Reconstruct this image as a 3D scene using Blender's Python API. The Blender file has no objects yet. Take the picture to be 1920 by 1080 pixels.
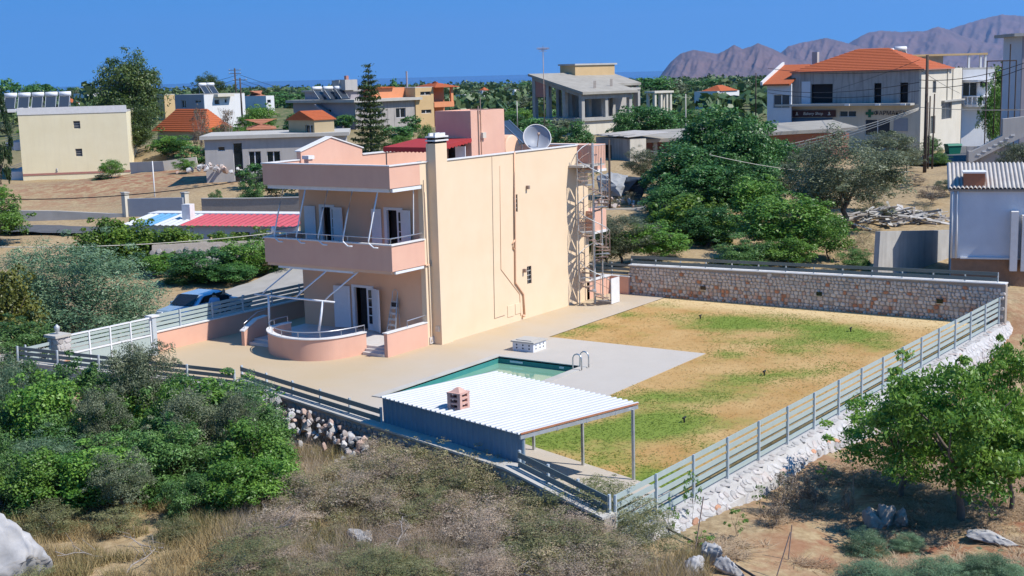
import bpy, math, random
import numpy as np
from mathutils import Matrix, Vector
random.seed(7)
rng = np.random.default_rng(7)
scene = bpy.context.scene
COL = scene.collection
V = Vector

# ------------------------------------------------------------------ camera
# world frame: origin at the villa's chimney corner, x back along the long wall, y along the front, z up (metres)
CAM = np.array([-42.5241, -32.5226, 11.0821]); F = 2450.0
RT = np.array([0.55870, -0.82897, -0.02590]); UP = np.array([0.1484, 0.0691, 0.9865]); FW = np.array([0.8160, 0.5550, -0.1616])
FW /= np.linalg.norm(FW); RT -= FW*(RT@FW); RT /= np.linalg.norm(RT); UP = np.cross(RT, FW)
cam_d = bpy.data.cameras.new('camera'); cam_o = bpy.data.objects.new('camera', cam_d); COL.objects.link(cam_o)
cam_d.sensor_width = 36; cam_d.lens = F/1920*36; cam_d.clip_start = 0.5; cam_d.clip_end = 90000
m = Matrix.Identity(4)
for i, a in enumerate((RT, UP, -FW)):
    for k in range(3): m[k][i] = a[k]
for k in range(3): m[k][3] = CAM[k]
cam_o.matrix_world = m
scene.camera = cam_o

# ------------------------------------------------------------------ light
SUN_AZ = (0.22, -0.975); SUN_EL = math.radians(50)
world = bpy.data.worlds.new('World'); scene.world = world; world.use_nodes = True
wn = world.node_tree.nodes; wl = world.node_tree.links
bg = wn['Background']; sky = wn.new('ShaderNodeTexSky'); sky.sky_type = 'NISHITA'; sky.sun_disc = False
sky.sun_elevation = SUN_EL; sky.sun_rotation = math.atan2(SUN_AZ[0], SUN_AZ[1])
sky.altitude = 0; sky.air_density = 1.0; sky.dust_density = 0.0; sky.ozone_density = 3.0
# the clear deep-blue sky of the place: no pale band along the horizon
wtc = wn.new('ShaderNodeTexCoord'); wsx = wn.new('ShaderNodeSeparateXYZ'); wl.new(wtc.outputs['Generated'], wsx.inputs[0])
wma = wn.new('ShaderNodeMath'); wma.operation = 'MULTIPLY_ADD'; wma.inputs[1].default_value = .72; wma.inputs[2].default_value = .38; wl.new(wsx.outputs['Z'], wma.inputs[0])
wcx = wn.new('ShaderNodeCombineXYZ'); wl.new(wsx.outputs['X'], wcx.inputs[0]); wl.new(wsx.outputs['Y'], wcx.inputs[1]); wl.new(wma.outputs[0], wcx.inputs[2])
wnm = wn.new('ShaderNodeVectorMath'); wnm.operation = 'NORMALIZE'; wl.new(wcx.outputs[0], wnm.inputs[0]); wl.new(wnm.outputs[0], sky.inputs['Vector'])
hsv = wn.new('ShaderNodeHueSaturation'); hsv.inputs['Saturation'].default_value = 1.36
wl.new(sky.outputs[0], hsv.inputs['Color']); wl.new(hsv.outputs[0], bg.inputs['Color'])
bg.inputs['Strength'].default_value = 0.145
sd = bpy.data.lights.new('sun', 'SUN'); sd.energy = 4.2; sd.angle = math.radians(0.5); sd.color = (1.0, 0.955, 0.88)
so = bpy.data.objects.new('sun', sd); COL.objects.link(so)
S = V((SUN_AZ[0]*math.cos(SUN_EL), SUN_AZ[1]*math.cos(SUN_EL), math.sin(SUN_EL)))
so.rotation_euler = (-S).to_track_quat('-Z', 'Y').to_euler(); so.location = S*80
vs = scene.view_settings; vs.view_transform = 'Standard'; vs.look = 'None'; vs.exposure = 0.55; vs.gamma = 1.0
vs.use_curve_mapping = False
scene.render.engine = 'CYCLES'

# ------------------------------------------------------------------ picture <-> place
def ray(x, y): return FW + RT*(x-960)/F - UP*(y-540)/F
def onz(x, y, z=0.0):
    d = ray(x, y); return V(CAM + d*((z-CAM[2])/d[2]))
def onp(x, y, n, c):
    n = np.array(n, float); d = ray(x, y); return V(CAM + d*((c-n@CAM)/(n@d)))
def atd(x, y, D): return V(CAM + ray(x, y)*D)
def proj(P):
    q = np.array(P)-CAM; w = q@FW
    return 960+F*(q@RT)/w, 540-F*(q@UP)/w, w
def length_to(C, d, px):
    """metres to walk from C along d until the picture column px is reached"""
    q = np.array(C)-CAM; d = np.array(d); k = (px-960)/F
    return (k*(q@FW)-q@RT)/(d@RT-k*(d@FW))
def rise_to(C, py):
    q = np.array(C)-CAM; k = (540-py)/F; d = np.array([0, 0, 1.0])
    return (k*(q@FW)-q@UP)/(d@UP-k*(d@FW))

# ------------------------------------------------------------------ materials
MATS = {}
def lin(c): return tuple(((v/255)/12.92 if v/255 <= .04045 else ((v/255+.055)/1.055)**2.4) for v in c)
def mat(name, col, rough=.85, col2=None, nscale=3.0, namt=.5, bump=0.0, bscale=40.0, metal=0.0, spec=.3, tint=None,
        streak=None, leaf=0.0, stretch=None, detail=6.0, coat=0.0, alpha=None):
    """procedural surface: col mottled with col2 by noise, an optional vertical streak colour, optional per-face tint attribute"""
    m = bpy.data.materials.new(name); m.use_nodes = True; MATS[name] = m
    N = m.node_tree.nodes; L = m.node_tree.links; b = N['Principled BSDF']
    b.inputs['Roughness'].default_value = rough; b.inputs['Metallic'].default_value = metal
    b.inputs['Specular IOR Level'].default_value = spec; b.inputs['Coat Weight'].default_value = coat
    tc = N.new('ShaderNodeTexCoord'); src = tc.outputs['Object']
    if stretch:
        mp = N.new('ShaderNodeMapping'); mp.inputs['Scale'].default_value = stretch; L.new(src, mp.inputs[0]); vec = mp.outputs[0]
    else: vec = src
    c = N.new('ShaderNodeRGB'); c.outputs[0].default_value = (*col, 1); out = c.outputs[0]
    if col2:
        n = N.new('ShaderNodeTexNoise'); n.inputs['Scale'].default_value = nscale; n.inputs['Detail'].default_value = detail
        n.inputs['Roughness'].default_value = .62; L.new(vec, n.inputs['Vector'])
        r = N.new('ShaderNodeMapRange'); r.inputs[1].default_value = .5-.25*namt-.05; r.inputs[2].default_value = .5+.3
        r.inputs[3].default_value = 0; r.inputs[4].default_value = 1; L.new(n.outputs['Fac'], r.inputs[0])
        mx = N.new('ShaderNodeMix'); mx.data_type = 'RGBA'; mx.inputs[7].default_value = (*col2, 1)
        L.new(r.outputs[0], mx.inputs[0]); L.new(out, mx.inputs[6]); out = mx.outputs[2]
    if streak:
        sc, amt = streak
        mp2 = N.new('ShaderNodeMapping'); mp2.inputs['Scale'].default_value = (2.2, 2.2, .18); L.new(src, mp2.inputs[0])
        n2 = N.new('ShaderNodeTexNoise'); n2.inputs['Scale'].default_value = 1.6; n2.inputs['Detail'].default_value = 7; L.new(mp2.outputs[0], n2.inputs['Vector'])
        r2 = N.new('ShaderNodeMapRange'); r2.inputs[1].default_value = .48; r2.inputs[2].default_value = .8; r2.inputs[4].default_value = amt; L.new(n2.outputs['Fac'], r2.inputs[0])
        m2 = N.new('ShaderNodeMix'); m2.data_type = 'RGBA'; m2.inputs[7].default_value = (*sc, 1)
        L.new(r2.outputs[0], m2.inputs[0]); L.new(out, m2.inputs[6]); out = m2.outputs[2]
    if tint:
        at = N.new('ShaderNodeAttribute'); at.attribute_name = 'tint'
        m3 = N.new('ShaderNodeMix'); m3.data_type = 'RGBA'; m3.inputs[7].default_value = (*tint, 1)
        L.new(at.outputs['Fac'], m3.inputs[0]); L.new(out, m3.inputs[6]); out = m3.outputs[2]
        oi = N.new('ShaderNodeObjectInfo'); hs = N.new('ShaderNodeHueSaturation')
        rr = N.new('ShaderNodeMapRange'); rr.inputs[3].default_value = .78; rr.inputs[4].default_value = 1.22; L.new(oi.outputs['Random'], rr.inputs[0])
        L.new(rr.outputs[0], hs.inputs['Value']); L.new(out, hs.inputs['Color']); out = hs.outputs[0]
    L.new(out, b.inputs['Base Color'])
    if bump:
        n3 = N.new('ShaderNodeTexNoise'); n3.inputs['Scale'].default_value = bscale; n3.inputs['Detail'].default_value = 5; L.new(src, n3.inputs['Vector'])
        bp = N.new('ShaderNodeBump'); bp.inputs['Strength'].default_value = bump; bp.inputs['Distance'].default_value = .02
        L.new(n3.outputs['Fac'], bp.inputs['Height']); L.new(bp.outputs[0], b.inputs['Normal'])
    if leaf:
        t = N.new('ShaderNodeBsdfTranslucent'); L.new(out, t.inputs['Color'])
        ms = N.new('ShaderNodeMixShader'); ms.inputs[0].default_value = leaf
        L.new(b.outputs[0], ms.inputs[1]); L.new(t.outputs[0], ms.inputs[2]); L.new(ms.outputs[0], N['Material Output'].inputs[0])
    return m

# ------------------------------------------------------------------ meshes
class MB:
    def __init__(s): s.v = []; s.f = []
    def add(s, vs, fs):
        o = len(s.v); s.v += [tuple(p) for p in vs]; s.f += [tuple(i+o for i in q) for q in fs]; return s
    def box(s, x0, x1, y0, y1, z0, z1):
        if x0 > x1: x0, x1 = x1, x0
        if y0 > y1: y0, y1 = y1, y0
        if z0 > z1: z0, z1 = z1, z0
        return s.add([(x0,y0,z0),(x1,y0,z0),(x1,y1,z0),(x0,y1,z0),(x0,y0,z1),(x1,y0,z1),(x1,y1,z1),(x0,y1,z1)],
                     [(0,3,2,1),(4,5,6,7),(0,1,5,4),(1,2,6,5),(2,3,7,6),(3,0,4,7)])
    def bar(s, p, q, w, h=None, up=(0,0,1)):
        """box section from p to q, w wide across, h along up"""
        h = h or w; p = V(p); q = V(q); d = (q-p).normalized(); u = V(up)
        if abs(d.dot(u)) > .98: u = V((1, 0, 0))
        a = d.cross(u).normalized()*w/2; b = a.cross(d).normalized()*h/2
        return s.add([p-a-b, p+a-b, p+a+b, p-a+b, q-a-b, q+a-b, q+a+b, q-a+b],
                     [(0,1,2,3),(7,6,5,4),(0,4,5,1),(1,5,6,2),(2,6,7,3),(3,7,4,0)])
    def tube(s, pts, r, n=8, cap=True, r1=None):
        pts = [V(p) for p in pts]; k = len(pts); rings = []
        for i, p in enumerate(pts):
            d = (pts[min(i+1, k-1)]-pts[max(i-1, 0)]).normalized()
            u = V((0,0,1)) if abs(d.z) < .95 else V((1,0,0))
            a = d.cross(u).normalized(); b = a.cross(d)
            rr = (r if r1 is None else r+(r1-r)*i/(k-1)) if not isinstance(r, (list, tuple)) else r[i]
            rings.append([p+(a*math.cos(2*math.pi*j/n)+b*math.sin(2*math.pi*j/n))*rr for j in range(n)])
        vs = [p for R_ in rings for p in R_]; fs = []
        for i in range(k-1):
            for j in range(n):
                fs.append((i*n+j, i*n+(j+1) % n, (i+1)*n+(j+1) % n, (i+1)*n+j))
        if cap: fs.append(tuple(range(n))[::-1]); fs.append(tuple((k-1)*n+j for j in range(n)))
        return s.add(vs, fs)
    def prism(s, poly, axis, a, b):
        """2-D outline extruded between a and b along axis ('x','y','z'); poly in the two other axes, in order"""
        def P(u, v, w): return {'x': (w, u, v), 'y': (u, w, v), 'z': (u, v, w)}[axis]
        n = len(poly); vs = [P(u, v, a) for u, v in poly]+[P(u, v, b) for u, v in poly]
        fs = [tuple(range(n))[::-1], tuple(range(n, 2*n))]+[(i, (i+1) % n, n+(i+1) % n, n+i) for i in range(n)]
        return s.add(vs, fs)
    def quad(s, a, b, c, d): return s.add([a, b, c, d], [(0, 1, 2, 3)])
    def slab(s, pts, t):
        """a flat plate given by its top outline, t thick downwards"""
        n = len(pts); vs = [tuple(p) for p in pts]+[(p[0], p[1], p[2]-t) for p in pts]
        return s.add(vs, [tuple(range(n)), tuple(range(n, 2*n))[::-1]]+[(i, n+i, n+(i+1) % n, (i+1) % n) for i in range(n)])
    def lathe(s, prof, n=16, c=(0,0,0)):
        k = len(prof); vs = []; fs = []
        for r, z in prof:
            for j in range(n): vs.append((c[0]+r*math.cos(2*math.pi*j/n), c[1]+r*math.sin(2*math.pi*j/n), c[2]+z))
        for i in range(k-1):
            for j in range(n): fs.append((i*n+j, i*n+(j+1) % n, (i+1)*n+(j+1) % n, (i+1)*n+j))
        fs.append(tuple(range(n))[::-1]); fs.append(tuple((k-1)*n+j for j in range(n)))
        return s.add(vs, fs)
    def wall(s, axis, c, t, u0, u1, z0, z1, holes=()):
        """wall in plane axis=c (front face), t thick towards +axis if t>0, u along the other axis, with rectangular holes"""
        us = sorted({u0, u1, *[h[0] for h in holes], *[h[1] for h in holes]}); zs = sorted({z0, z1, *[h[2] for h in holes], *[h[3] for h in holes]})
        us = [u for u in us if u0 <= u <= u1]; zs = [z for z in zs if z0 <= z <= z1]
        def solid(i, j):
            if i < 0 or j < 0 or i >= len(us)-1 or j >= len(zs)-1: return False
            um = (us[i]+us[i+1])/2; zm = (zs[j]+zs[j+1])/2
            return not any(h[0] < um < h[1] and h[2] < zm < h[3] for h in holes)
        P = (lambda u, z, w: (c+w, u, z)) if axis == 'x' else (lambda u, z, w: (u, c+w, z))
        for i in range(len(us)-1):
            for j in range(len(zs)-1):
                if not solid(i, j): continue
                a, b, e, g = us[i], us[i+1], zs[j], zs[j+1]
                s.quad(P(a,e,0), P(b,e,0), P(b,g,0), P(a,g,0)); s.quad(P(a,e,t), P(b,e,t), P(b,g,t), P(a,g,t))
                if not solid(i-1, j): s.quad(P(a,e,0), P(a,g,0), P(a,g,t), P(a,e,t))
                if not solid(i+1, j): s.quad(P(b,e,0), P(b,g,0), P(b,g,t), P(b,e,t))
                if not solid(i, j-1): s.quad(P(a,e,0), P(b,e,0), P(b,e,t), P(a,e,t))
                if not solid(i, j+1): s.quad(P(a,g,0), P(b,g,0), P(b,g,t), P(a,g,t))
        return s
    def mesh(s, name, m=None, smooth=False):
        me = bpy.data.meshes.new(name); me.from_pydata(s.v, [], s.f)
        if m: me.materials.append(MATS[m] if isinstance(m, str) else m)
        if smooth: me.polygons.foreach_set('use_smooth', [True]*len(me.polygons))
        me.update(); return me
    def build(s, name, m, parent=None, smooth=False, bevel=0):
        o = bpy.data.objects.new(name, s.mesh(name, m, smooth)); COL.objects.link(o)
        if parent: o.parent = parent
        if bevel:
            b = o.modifiers.new('bevel', 'BEVEL'); b.width = bevel; b.segments = 2; b.limit_method = 'ANGLE'
        return o
def bx(name, m, parent, *a, **k): return MB().box(*a).build(name, m, parent, **k)
def empty(name, loc=(0,0,0), rz=0.0):
    o = bpy.data.objects.new(name, None); COL.objects.link(o); o.location = loc; o.rotation_euler = (0, 0, rz); o.empty_display_size = .2
    return o
def tag(o, label, cat, group=None, kind=None):
    o['label'] = label; o['category'] = cat
    if group: o['group'] = group
    if kind: o['kind'] = kind
    return o
def thing(name, label, cat, loc=(0,0,0), rz=0.0, group=None): return tag(empty(name, loc, rz), label, cat, group)
def struct(o): o['kind'] = 'structure'; return o
def inst(name, me, parent=None, loc=(0,0,0), rot=(0,0,0), sc=(1,1,1)):
    o = bpy.data.objects.new(name, me); COL.objects.link(o); o.location = loc; o.rotation_euler = rot
    o.scale = sc if not isinstance(sc, (int, float)) else (sc, sc, sc)
    if parent: o.parent = parent
    return o
def fast_mesh(name, verts, faces_n, m, tint=None):
    """verts (N,3) used in order, every face faces_n corners"""
    n = len(verts); k = n//faces_n; me = bpy.data.meshes.new(name)
    me.vertices.add(n); me.vertices.foreach_set('co', np.ascontiguousarray(verts, dtype=np.float32).ravel())
    me.loops.add(n); me.loops.foreach_set('vertex_index', np.arange(n, dtype=np.int32))
    me.polygons.add(k); me.polygons.foreach_set('loop_start', np.arange(0, n, faces_n, dtype=np.int32))
    me.polygons.foreach_set('loop_total', np.full(k, faces_n, dtype=np.int32))
    if tint is not None:
        a = me.attributes.new('tint', 'FLOAT', 'FACE'); a.data.foreach_set('value', np.ascontiguousarray(tint, dtype=np.float32))
    me.materials.append(MATS[m]); me.update(); me.validate(); return me
# ------------------------------------------------------------------ palette
mat('soil_mat', (.27, .19, .105), .95, (.17, .125, .07), .5, .7, .8, 9)
mat('plaster_cream', (0.713, 0.558, 0.389), .9, (0.681, 0.508, 0.336), .7, .5, .15, 60, streak=((0.640, 0.492, 0.344), .18))
mat('plaster_pink', (0.656, 0.389, 0.287), .9, (0.607, 0.344, 0.254), .8, .5, .15, 60, streak=((0.508, 0.295, 0.230), .2))
mat('plaster_peach', (0.697, 0.443, 0.295), .9, (0.656, 0.402, 0.254), .8, .5, .15, 60)
mat('white_trim', (0.672, 0.656, 0.640), .7, (0.574, 0.558, 0.533), 4, .4)
mat('white_paint', (0.672, 0.672, 0.681), .55, (0.607, 0.615, 0.631), 6, .3)
mat('marble', (0.607, 0.574, 0.541), .5, (0.492, 0.459, 0.435), 5, .6)
mat('steel', (.55, .56, .58), .35, metal=.9)
mat('galvanised', (.50, .52, .53), .5, (.38, .37, .35), 8, .5, metal=.5)
mat('rusty_steel', (.36, .30, .27), .7, (.30, .17, .10), 9, .7, metal=.3)
mat('black_glass', (.012, .014, .018), .08, spec=.6)
mat('dark_void', (.02, .02, .022), .9)
mat('fence_sage', (.36, .42, .40), .45, (.32, .38, .36), 3, .4)
mat('fence_shaded', (.15, .18, .175), .5, (.125, .15, .145), 3, .4)  # sage fence paint with the shade of the camera-facing slats put into it
mat('cap_white', (.70, .69, .67), .9, (.55, .54, .52), 3, .5, .5, 20)
mat('fence_post', (.55, .60, .63), .4, metal=.3)
mat('concrete', (.40, .385, .355), .9, (.29, .275, .25), 1.2, .6, .4, 25, streak=((.17, .16, .15), .5))
mat('concrete_pale', (0.459, 0.435, 0.394), .9, (0.369, 0.344, 0.303), 1.0, .6, .3, 25)
mat('patio_tan', (0.451, 0.389, 0.312), .9, (0.410, 0.328, 0.221), .35, .7, .3, 20)
mat('deck_grey', (.465, .425, .375), .9, (.395, .355, .305), .9, .6, .3, 25)
mat('asphalt', (.085, .085, .09), .95, (.12, .12, .12), 2, .5, .5, 50)
mat('terracotta', (0.426, 0.111, 0.037), .8, (0.328, 0.078, 0.029), 5, .5, .4, 30)
mat('terracotta_old', (.42, .16, .08), .85, (.30, .13, .08), 4, .6, .4, 30)
mat('red_canvas', (.36, .035, .035), .85, (.28, .03, .03), 4, .4)
mat('pink_roof', (0.508, 0.098, 0.115), .7, (0.426, 0.070, 0.082), 3, .5, .3, 20)
mat('blue_sheet', (.12, .30, .50), .6, (.16, .36, .55), 3, .4)
mat('shed_blue', (.165, .245, .31), .45, (.14, .215, .275), 2, .4)
mat('shed_roof', (.58, .585, .59), .5, (.52, .52, .51), 1.2, .4)
mat('shed_pan', (.36, .355, .34), .6, (.44, .44, .43), 1.5, .6)
mat('brick_pink', (.60, .36, .29), .85, (.50, .29, .235), 9, .5, .3, 30)
mat('brick_red', (.42, .20, .16), .85, (.33, .15, .12), 9, .5, .3, 30)
mat('stone_grey', (.66, .585, .51), .92, (.48, .42, .36), 7, .6, .6, 18, tint=(.48, .19, .085))
mat('stone_pale', (0.492, 0.476, 0.467), .92, (0.328, 0.312, 0.299), 5, .7, .9, 14, tint=(0.451, 0.221, 0.123))
mat('mortar', (.36, .31, .26), .95, (.26, .22, .185), 8, .6, .6, 25)
mat('mortar_pale', (0.459, 0.443, 0.426), .95, (0.328, 0.312, 0.295), 3, .6, .6, 20)
mat('water_green', (.13, .30, .21), .04, (.25, .39, .29), .35, .7, spec=.5)
mat('earth_brown', (.30, .185, .12), .95, (.20, .13, .09), 3, .6, .6, 12)
mat('stone_dark', (.30, .28, .27), .95, (.20, .185, .175), 6, .6, .8, 15, tint=(.33, .22, .15))
mat('pool_wall', (.04, .20, .19), .5, (.06, .26, .22), 2, .4)
mat('bark', (.16, .13, .105), .95, (.09, .07, .055), 9, .6, .7, 25)
mat('dry_wood', (.36, .32, .28), .95, (.24, .21, .18), 9, .6)
mat('pole_wood', (.085, .062, .05), .9, (.05, .038, .03), 6, .5)
mat('cable_black', (.02, .02, .022), .6)
mat('cable_pale', (.45, .42, .36), .7)
mat('rock_white', (.47, .455, .445), .95, (.22, .21, .20), 3.2, .9, 1.0, 7)
mat('tank_peach', (.80, .50, .33), .6)
mat('dish_grey', (.27, .29, .33), .5, (.24, .26, .30), 3, .3)
mat('panel_dark', (.035, .045, .06), .15, spec=.6)
mat('yellow_plaster', (.78, .69, .47), .9, (.72, .62, .40), .5, .5, streak=((.64, .55, .38), .3))
mat('ochre_plaster', (.42, .33, .20), .9, (.37, .29, .17), .8, .5)
mat('grey_plaster', (.42, .395, .37), .9, (.35, .33, .31), .8, .5, streak=((.27, .25, .24), .4))
mat('mauve_or_shade_plaster', (.34, .31, .33), .9, (.28, .26, .28), .8, .5)  # mauve walls; on left flanks of other houses it is painted-in shade
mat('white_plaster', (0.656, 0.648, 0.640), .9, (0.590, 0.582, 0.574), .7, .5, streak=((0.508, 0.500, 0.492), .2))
mat('cream_plaster', (0.590, 0.541, 0.451), .9, (0.525, 0.476, 0.385), .6, .5, streak=((0.369, 0.328, 0.271), .35))
mat('orange_plaster', (.68, .27, .13), .9, (.60, .23, .11), .8, .5)
mat('sand_plaster', (0.541, 0.377, 0.197), .9, (0.476, 0.328, 0.164), .8, .5)
mat('stained_plaster', (.38, .35, .325), .9, (.29, .27, .255), .7, .6, streak=((.10, .095, .10), .75))
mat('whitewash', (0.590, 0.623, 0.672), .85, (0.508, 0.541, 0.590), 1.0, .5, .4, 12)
mat('fibre_cement', (.46, .43, .395), .9, (.35, .32, .29), 2, .6)
mat('sign_brown', (.075, .028, .028), .5)
mat('sign_letter_pale', (.75, .70, .62), .6)
mat('sign_letter_green', (.02, .12, .07), .5)
mat('sign_letter_dark', (.05, .055, .065), .5)
mat('awning_grey', (.17, .19, .22), .8)
mat('bin_green', (.01, .16, .10), .5)
mat('car_red', (.55, .03, .015), .25, coat=.6)
mat('car_silver', (.42, .55, .68), .25, metal=.4, coat=.6)
mat('tyre', (.015, .015, .015), .85)
mat('cloth_blue', (.28, .42, .62), .9); mat('cloth_dark', (.015, .016, .02), .9); mat('skin', (.45, .26, .18), .6); mat('hair_dark', (.02, .015, .012), .7)
mat('road_pale', (.36, .335, .30), .95, (.28, .26, .23), 1.2, .6)

# ------------------------------------------------------------------ terrain
ANCH = [(-18,-8,.15),(-20,0,.2),(-17,8,.1),(-25,-10,.2),(-30,-20,0),(-18.5,-15,.1),(-15,-5,.25),(-13.8,3,.25),(-20,12,.0),(-16,-10,.2),(-22,-17,-.1),
        (-10,-22,-.9),(0,-23,-1.2),(10,-24,-1.5),(-6,-32,-1.3),(-14,-21,-.65),(20,-25,-1.5),(-22,-28,-1.0),(5,-36,-1.7),(-18,-21,-.4),(-17.5,-12,.25),(-18.3,-16.5,.25),(-17.9,-18.6,.1),(-16.5,-8,.25),(-19.5,-18,.1),
        (18,-10,.9),(22,0,1.1),(30,-20,1.3),(18,5,.6),(19,-17,.9),
        (-12,13,-.5),(-4,13,-.1),(-1,12.5,-.05),(-2,11,-.05),(5,16,.0),(15,18,.4),(-14,20,-.7),(0,25,-.3),(-25,15,-.8),(-40,0,-1),(-45,-35,-1)]
for x, y, D in [(140,338,134),(100,400,105),(300,325,125),(450,345,110),(400,478,84),(400,262,145),(1090,255,155),(1160,300,115),
                (1190,350,95),(1160,395,82),(1340,205,230),(1790,288,135),(1600,285,135),(1810,272,160),(1785,295,115),(1850,325,95),
                (1680,410,80),(1560,440,75),(1330,450,75),(640,240,170),(800,235,180),(300,205,230)]:
    ANCH.append(tuple(atd(x, y, D)))
ANCH += [(213,310,5.),(369,260,2.5),(426,175,1.5),(300,400,4.5),(250,60,4.),(330,30,5),(700,495,0),(820,330,0),(560,620,1),(400,-100,8),(-100,300,3),(800,0,6),(1100,700,-12),(1300,300,-8),(900,1000,-12),(200,-300,6)]
AN = np.array(ANCH, float)
def tz_many(X, Y):
    d2 = (X[:, None]-AN[None, :, 0])**2+(Y[:, None]-AN[None, :, 1])**2+9.0
    w = d2**-1.6
    return (w*AN[None, :, 2]).sum(1)/w.sum(1)
PROP = [(-13.3,9.4),(-12.3,-.8),(-16.9,-17.75),(15.0,-18.95),(15.2,10.0),(-7.2,9.85),(-11.3,9.75)]
def inside(x, y, poly):
    c = False; n = len(poly)
    for i in range(n):
        (x0, y0), (x1, y1) = poly[i], poly[i-1]
        if (y0 > y) != (y1 > y) and x < (x1-x0)*(y-y0)/(y1-y0)+x0: c = not c
    return c
def edge_dist(X, Y):
    best = np.full(len(X), 1e9)
    n = len(PROP)
    for i in range(n):
        a = np.array(PROP[i]); b = np.array(PROP[(i+1) % n]); ab = b-a
        t = np.clip(((X-a[0])*ab[0]+(Y-a[1])*ab[1])/(ab@ab), 0, 1)
        best = np.minimum(best, np.hypot(X-a[0]-t*ab[0], Y-a[1]-t*ab[1]))
    return best
def graded(c0, c1, step, lo, hi, g=1.09):
    a = list(np.arange(c0, c1+.01, step)); s = step
    while a[-1] < hi: s *= g; a.append(a[-1]+s)
    s = step
    while a[0] > lo: s *= g; a.insert(0, a[0]-s)
    return np.array(a)
gx = graded(-46, 40, .7, -500, 2600); gy = graded(-42, 42, .7, -1200, 2600)
GX, GY = np.meshgrid(gx, gy, indexing='ij'); fx = GX.ravel(); fy = GY.ravel()
fz = np.concatenate([tz_many(fx[i:i+20000], fy[i:i+20000]) for i in range(0, len(fx), 20000)])
def vnoise(x, y, s, seed=0):
    """cheap smooth value noise"""
    x = x*s+seed*17.3; y = y*s+seed*9.1; xi = np.floor(x); yi = np.floor(y); u = x-xi; v = y-yi; u = u*u*(3-2*u); v = v*v*(3-2*v)
    h = lambda a, b: np.modf(np.abs(np.sin(a*127.1+b*311.7)*43758.5453))[0]
    return (h(xi, yi)*(1-u)+h(xi+1, yi)*u)*(1-v)+(h(xi, yi+1)*(1-u)+h(xi+1, yi+1)*u)*v
ins = np.array([(-15.5 < a < 16 and -20 < b < 11) and inside(a, b, PROP) for a, b in zip(fx, fy)])
fz += (vnoise(fx, fy, .35, 1)-.5)*.28+(vnoise(fx, fy, 1.1, 2)-.5)*.10
ed = edge_dist(fx, fy)
fz = np.where(ins, np.minimum(-.55, fz-.4), fz)
far = np.hypot(fx, fy); fz = fz-np.clip((far-1000)/700, 0, 1)**1.3*75
def tz(x, y):
    X = np.array([x], float); Y = np.array([y], float)
    z = tz_many(X, Y)+(vnoise(X, Y, .35, 1)-.5)*.28+(vnoise(X, Y, 1.1, 2)-.5)*.10
    return float(z[0])
nx, ny = len(gx), len(gy); idx = np.arange(nx*ny).reshape(nx, ny)
quads = np.stack([idx[:-1, :-1], idx[1:, :-1], idx[1:, 1:], idx[:-1, 1:]], -1).reshape(-1, 4)
me = bpy.data.meshes.new('terrain'); me.vertices.add(nx*ny); me.vertices.foreach_set('co', np.stack([fx, fy, fz], 1).astype(np.float32).ravel())
me.loops.add(len(quads)*4); me.loops.foreach_set('vertex_index', quads.astype(np.int32).ravel())
me.polygons.add(len(quads)); me.polygons.foreach_set('loop_start', np.arange(0, len(quads)*4, 4, dtype=np.int32)); me.polygons.foreach_set('loop_total', np.full(len(quads), 4, dtype=np.int32))
me.polygons.foreach_set('use_smooth', np.ones(len(quads), dtype=bool))
# kinds of soil: red earth (the walnut orchard and the bulldozed plot), ochre dry grass (fields), scrubby green (far country)
def blob(x, y, cx, cy, r): return np.clip(1-np.hypot(x-cx, y-cy)/r, 0, 1)**.6
red = np.clip(blob(fx, fy, -4, -27, 12)+blob(fx, fy, 12, -27, 12)+blob(fx, fy, -15, -26, 7)+blob(fx, fy, 40, 64, 18)*.9, 0, 1)
green = np.clip((far-70)/90, 0, 1)*.95*(1-blob(fx, fy, 36, 60, 34))
A = me.attributes.new('soil', 'FLOAT_COLOR', 'POINT')
A.data.foreach_set('color', np.stack([red, green, 0*red, 0*red+1], 1).astype(np.float32).ravel())
m = mat('terrain_mat', (.33, .225, .115), .96, (.20, .145, .08), .35, .8, .9, 6)
N = m.node_tree.nodes; L = m.node_tree.links; b = N['Principled BSDF']; base = b.inputs['Base Color'].links[0].from_socket
at = N.new('ShaderNodeAttribute'); at.attribute_name = 'soil'; sp = N.new('ShaderNodeSeparateColor'); L.new(at.outputs['Color'], sp.inputs[0])
nz = N.new('ShaderNodeTexNoise'); nz.inputs['Scale'].default_value = 1.3; nz.inputs['Detail'].default_value = 8; tcn = N.new('ShaderNodeTexCoord'); L.new(tcn.outputs['Object'], nz.inputs['Vector'])
def mixin(base, fac, colour, nlo=.35, nhi=.6):
    mr = N.new('ShaderNodeMapRange'); mr.inputs[1].default_value = nlo; mr.inputs[2].default_value = nhi; L.new(nz.outputs['Fac'], mr.inputs[0])
    mu = N.new('ShaderNodeMath'); mu.operation = 'MULTIPLY'; L.new(fac, mu.inputs[0]); L.new(mr.outputs[0], mu.inputs[1])
    mx = N.new('ShaderNodeMix'); mx.data_type = 'RGBA'; mx.inputs[7].default_value = (*colour, 1); L.new(mu.outputs[0], mx.inputs[0]); L.new(base, mx.inputs[6]); return mx.outputs[2]
nz2 = N.new('ShaderNodeTexNoise'); nz2.inputs['Scale'].default_value = 4.5; nz2.inputs['Detail'].default_value = 9; nz2.inputs['Roughness'].default_value = .7; L.new(tcn.outputs['Object'], nz2.inputs['Vector'])
mr9 = N.new('ShaderNodeMapRange'); mr9.inputs[1].default_value = .4; mr9.inputs[2].default_value = .68; mr9.inputs[4].default_value = .8; L.new(nz2.outputs['Fac'], mr9.inputs[0])
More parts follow.
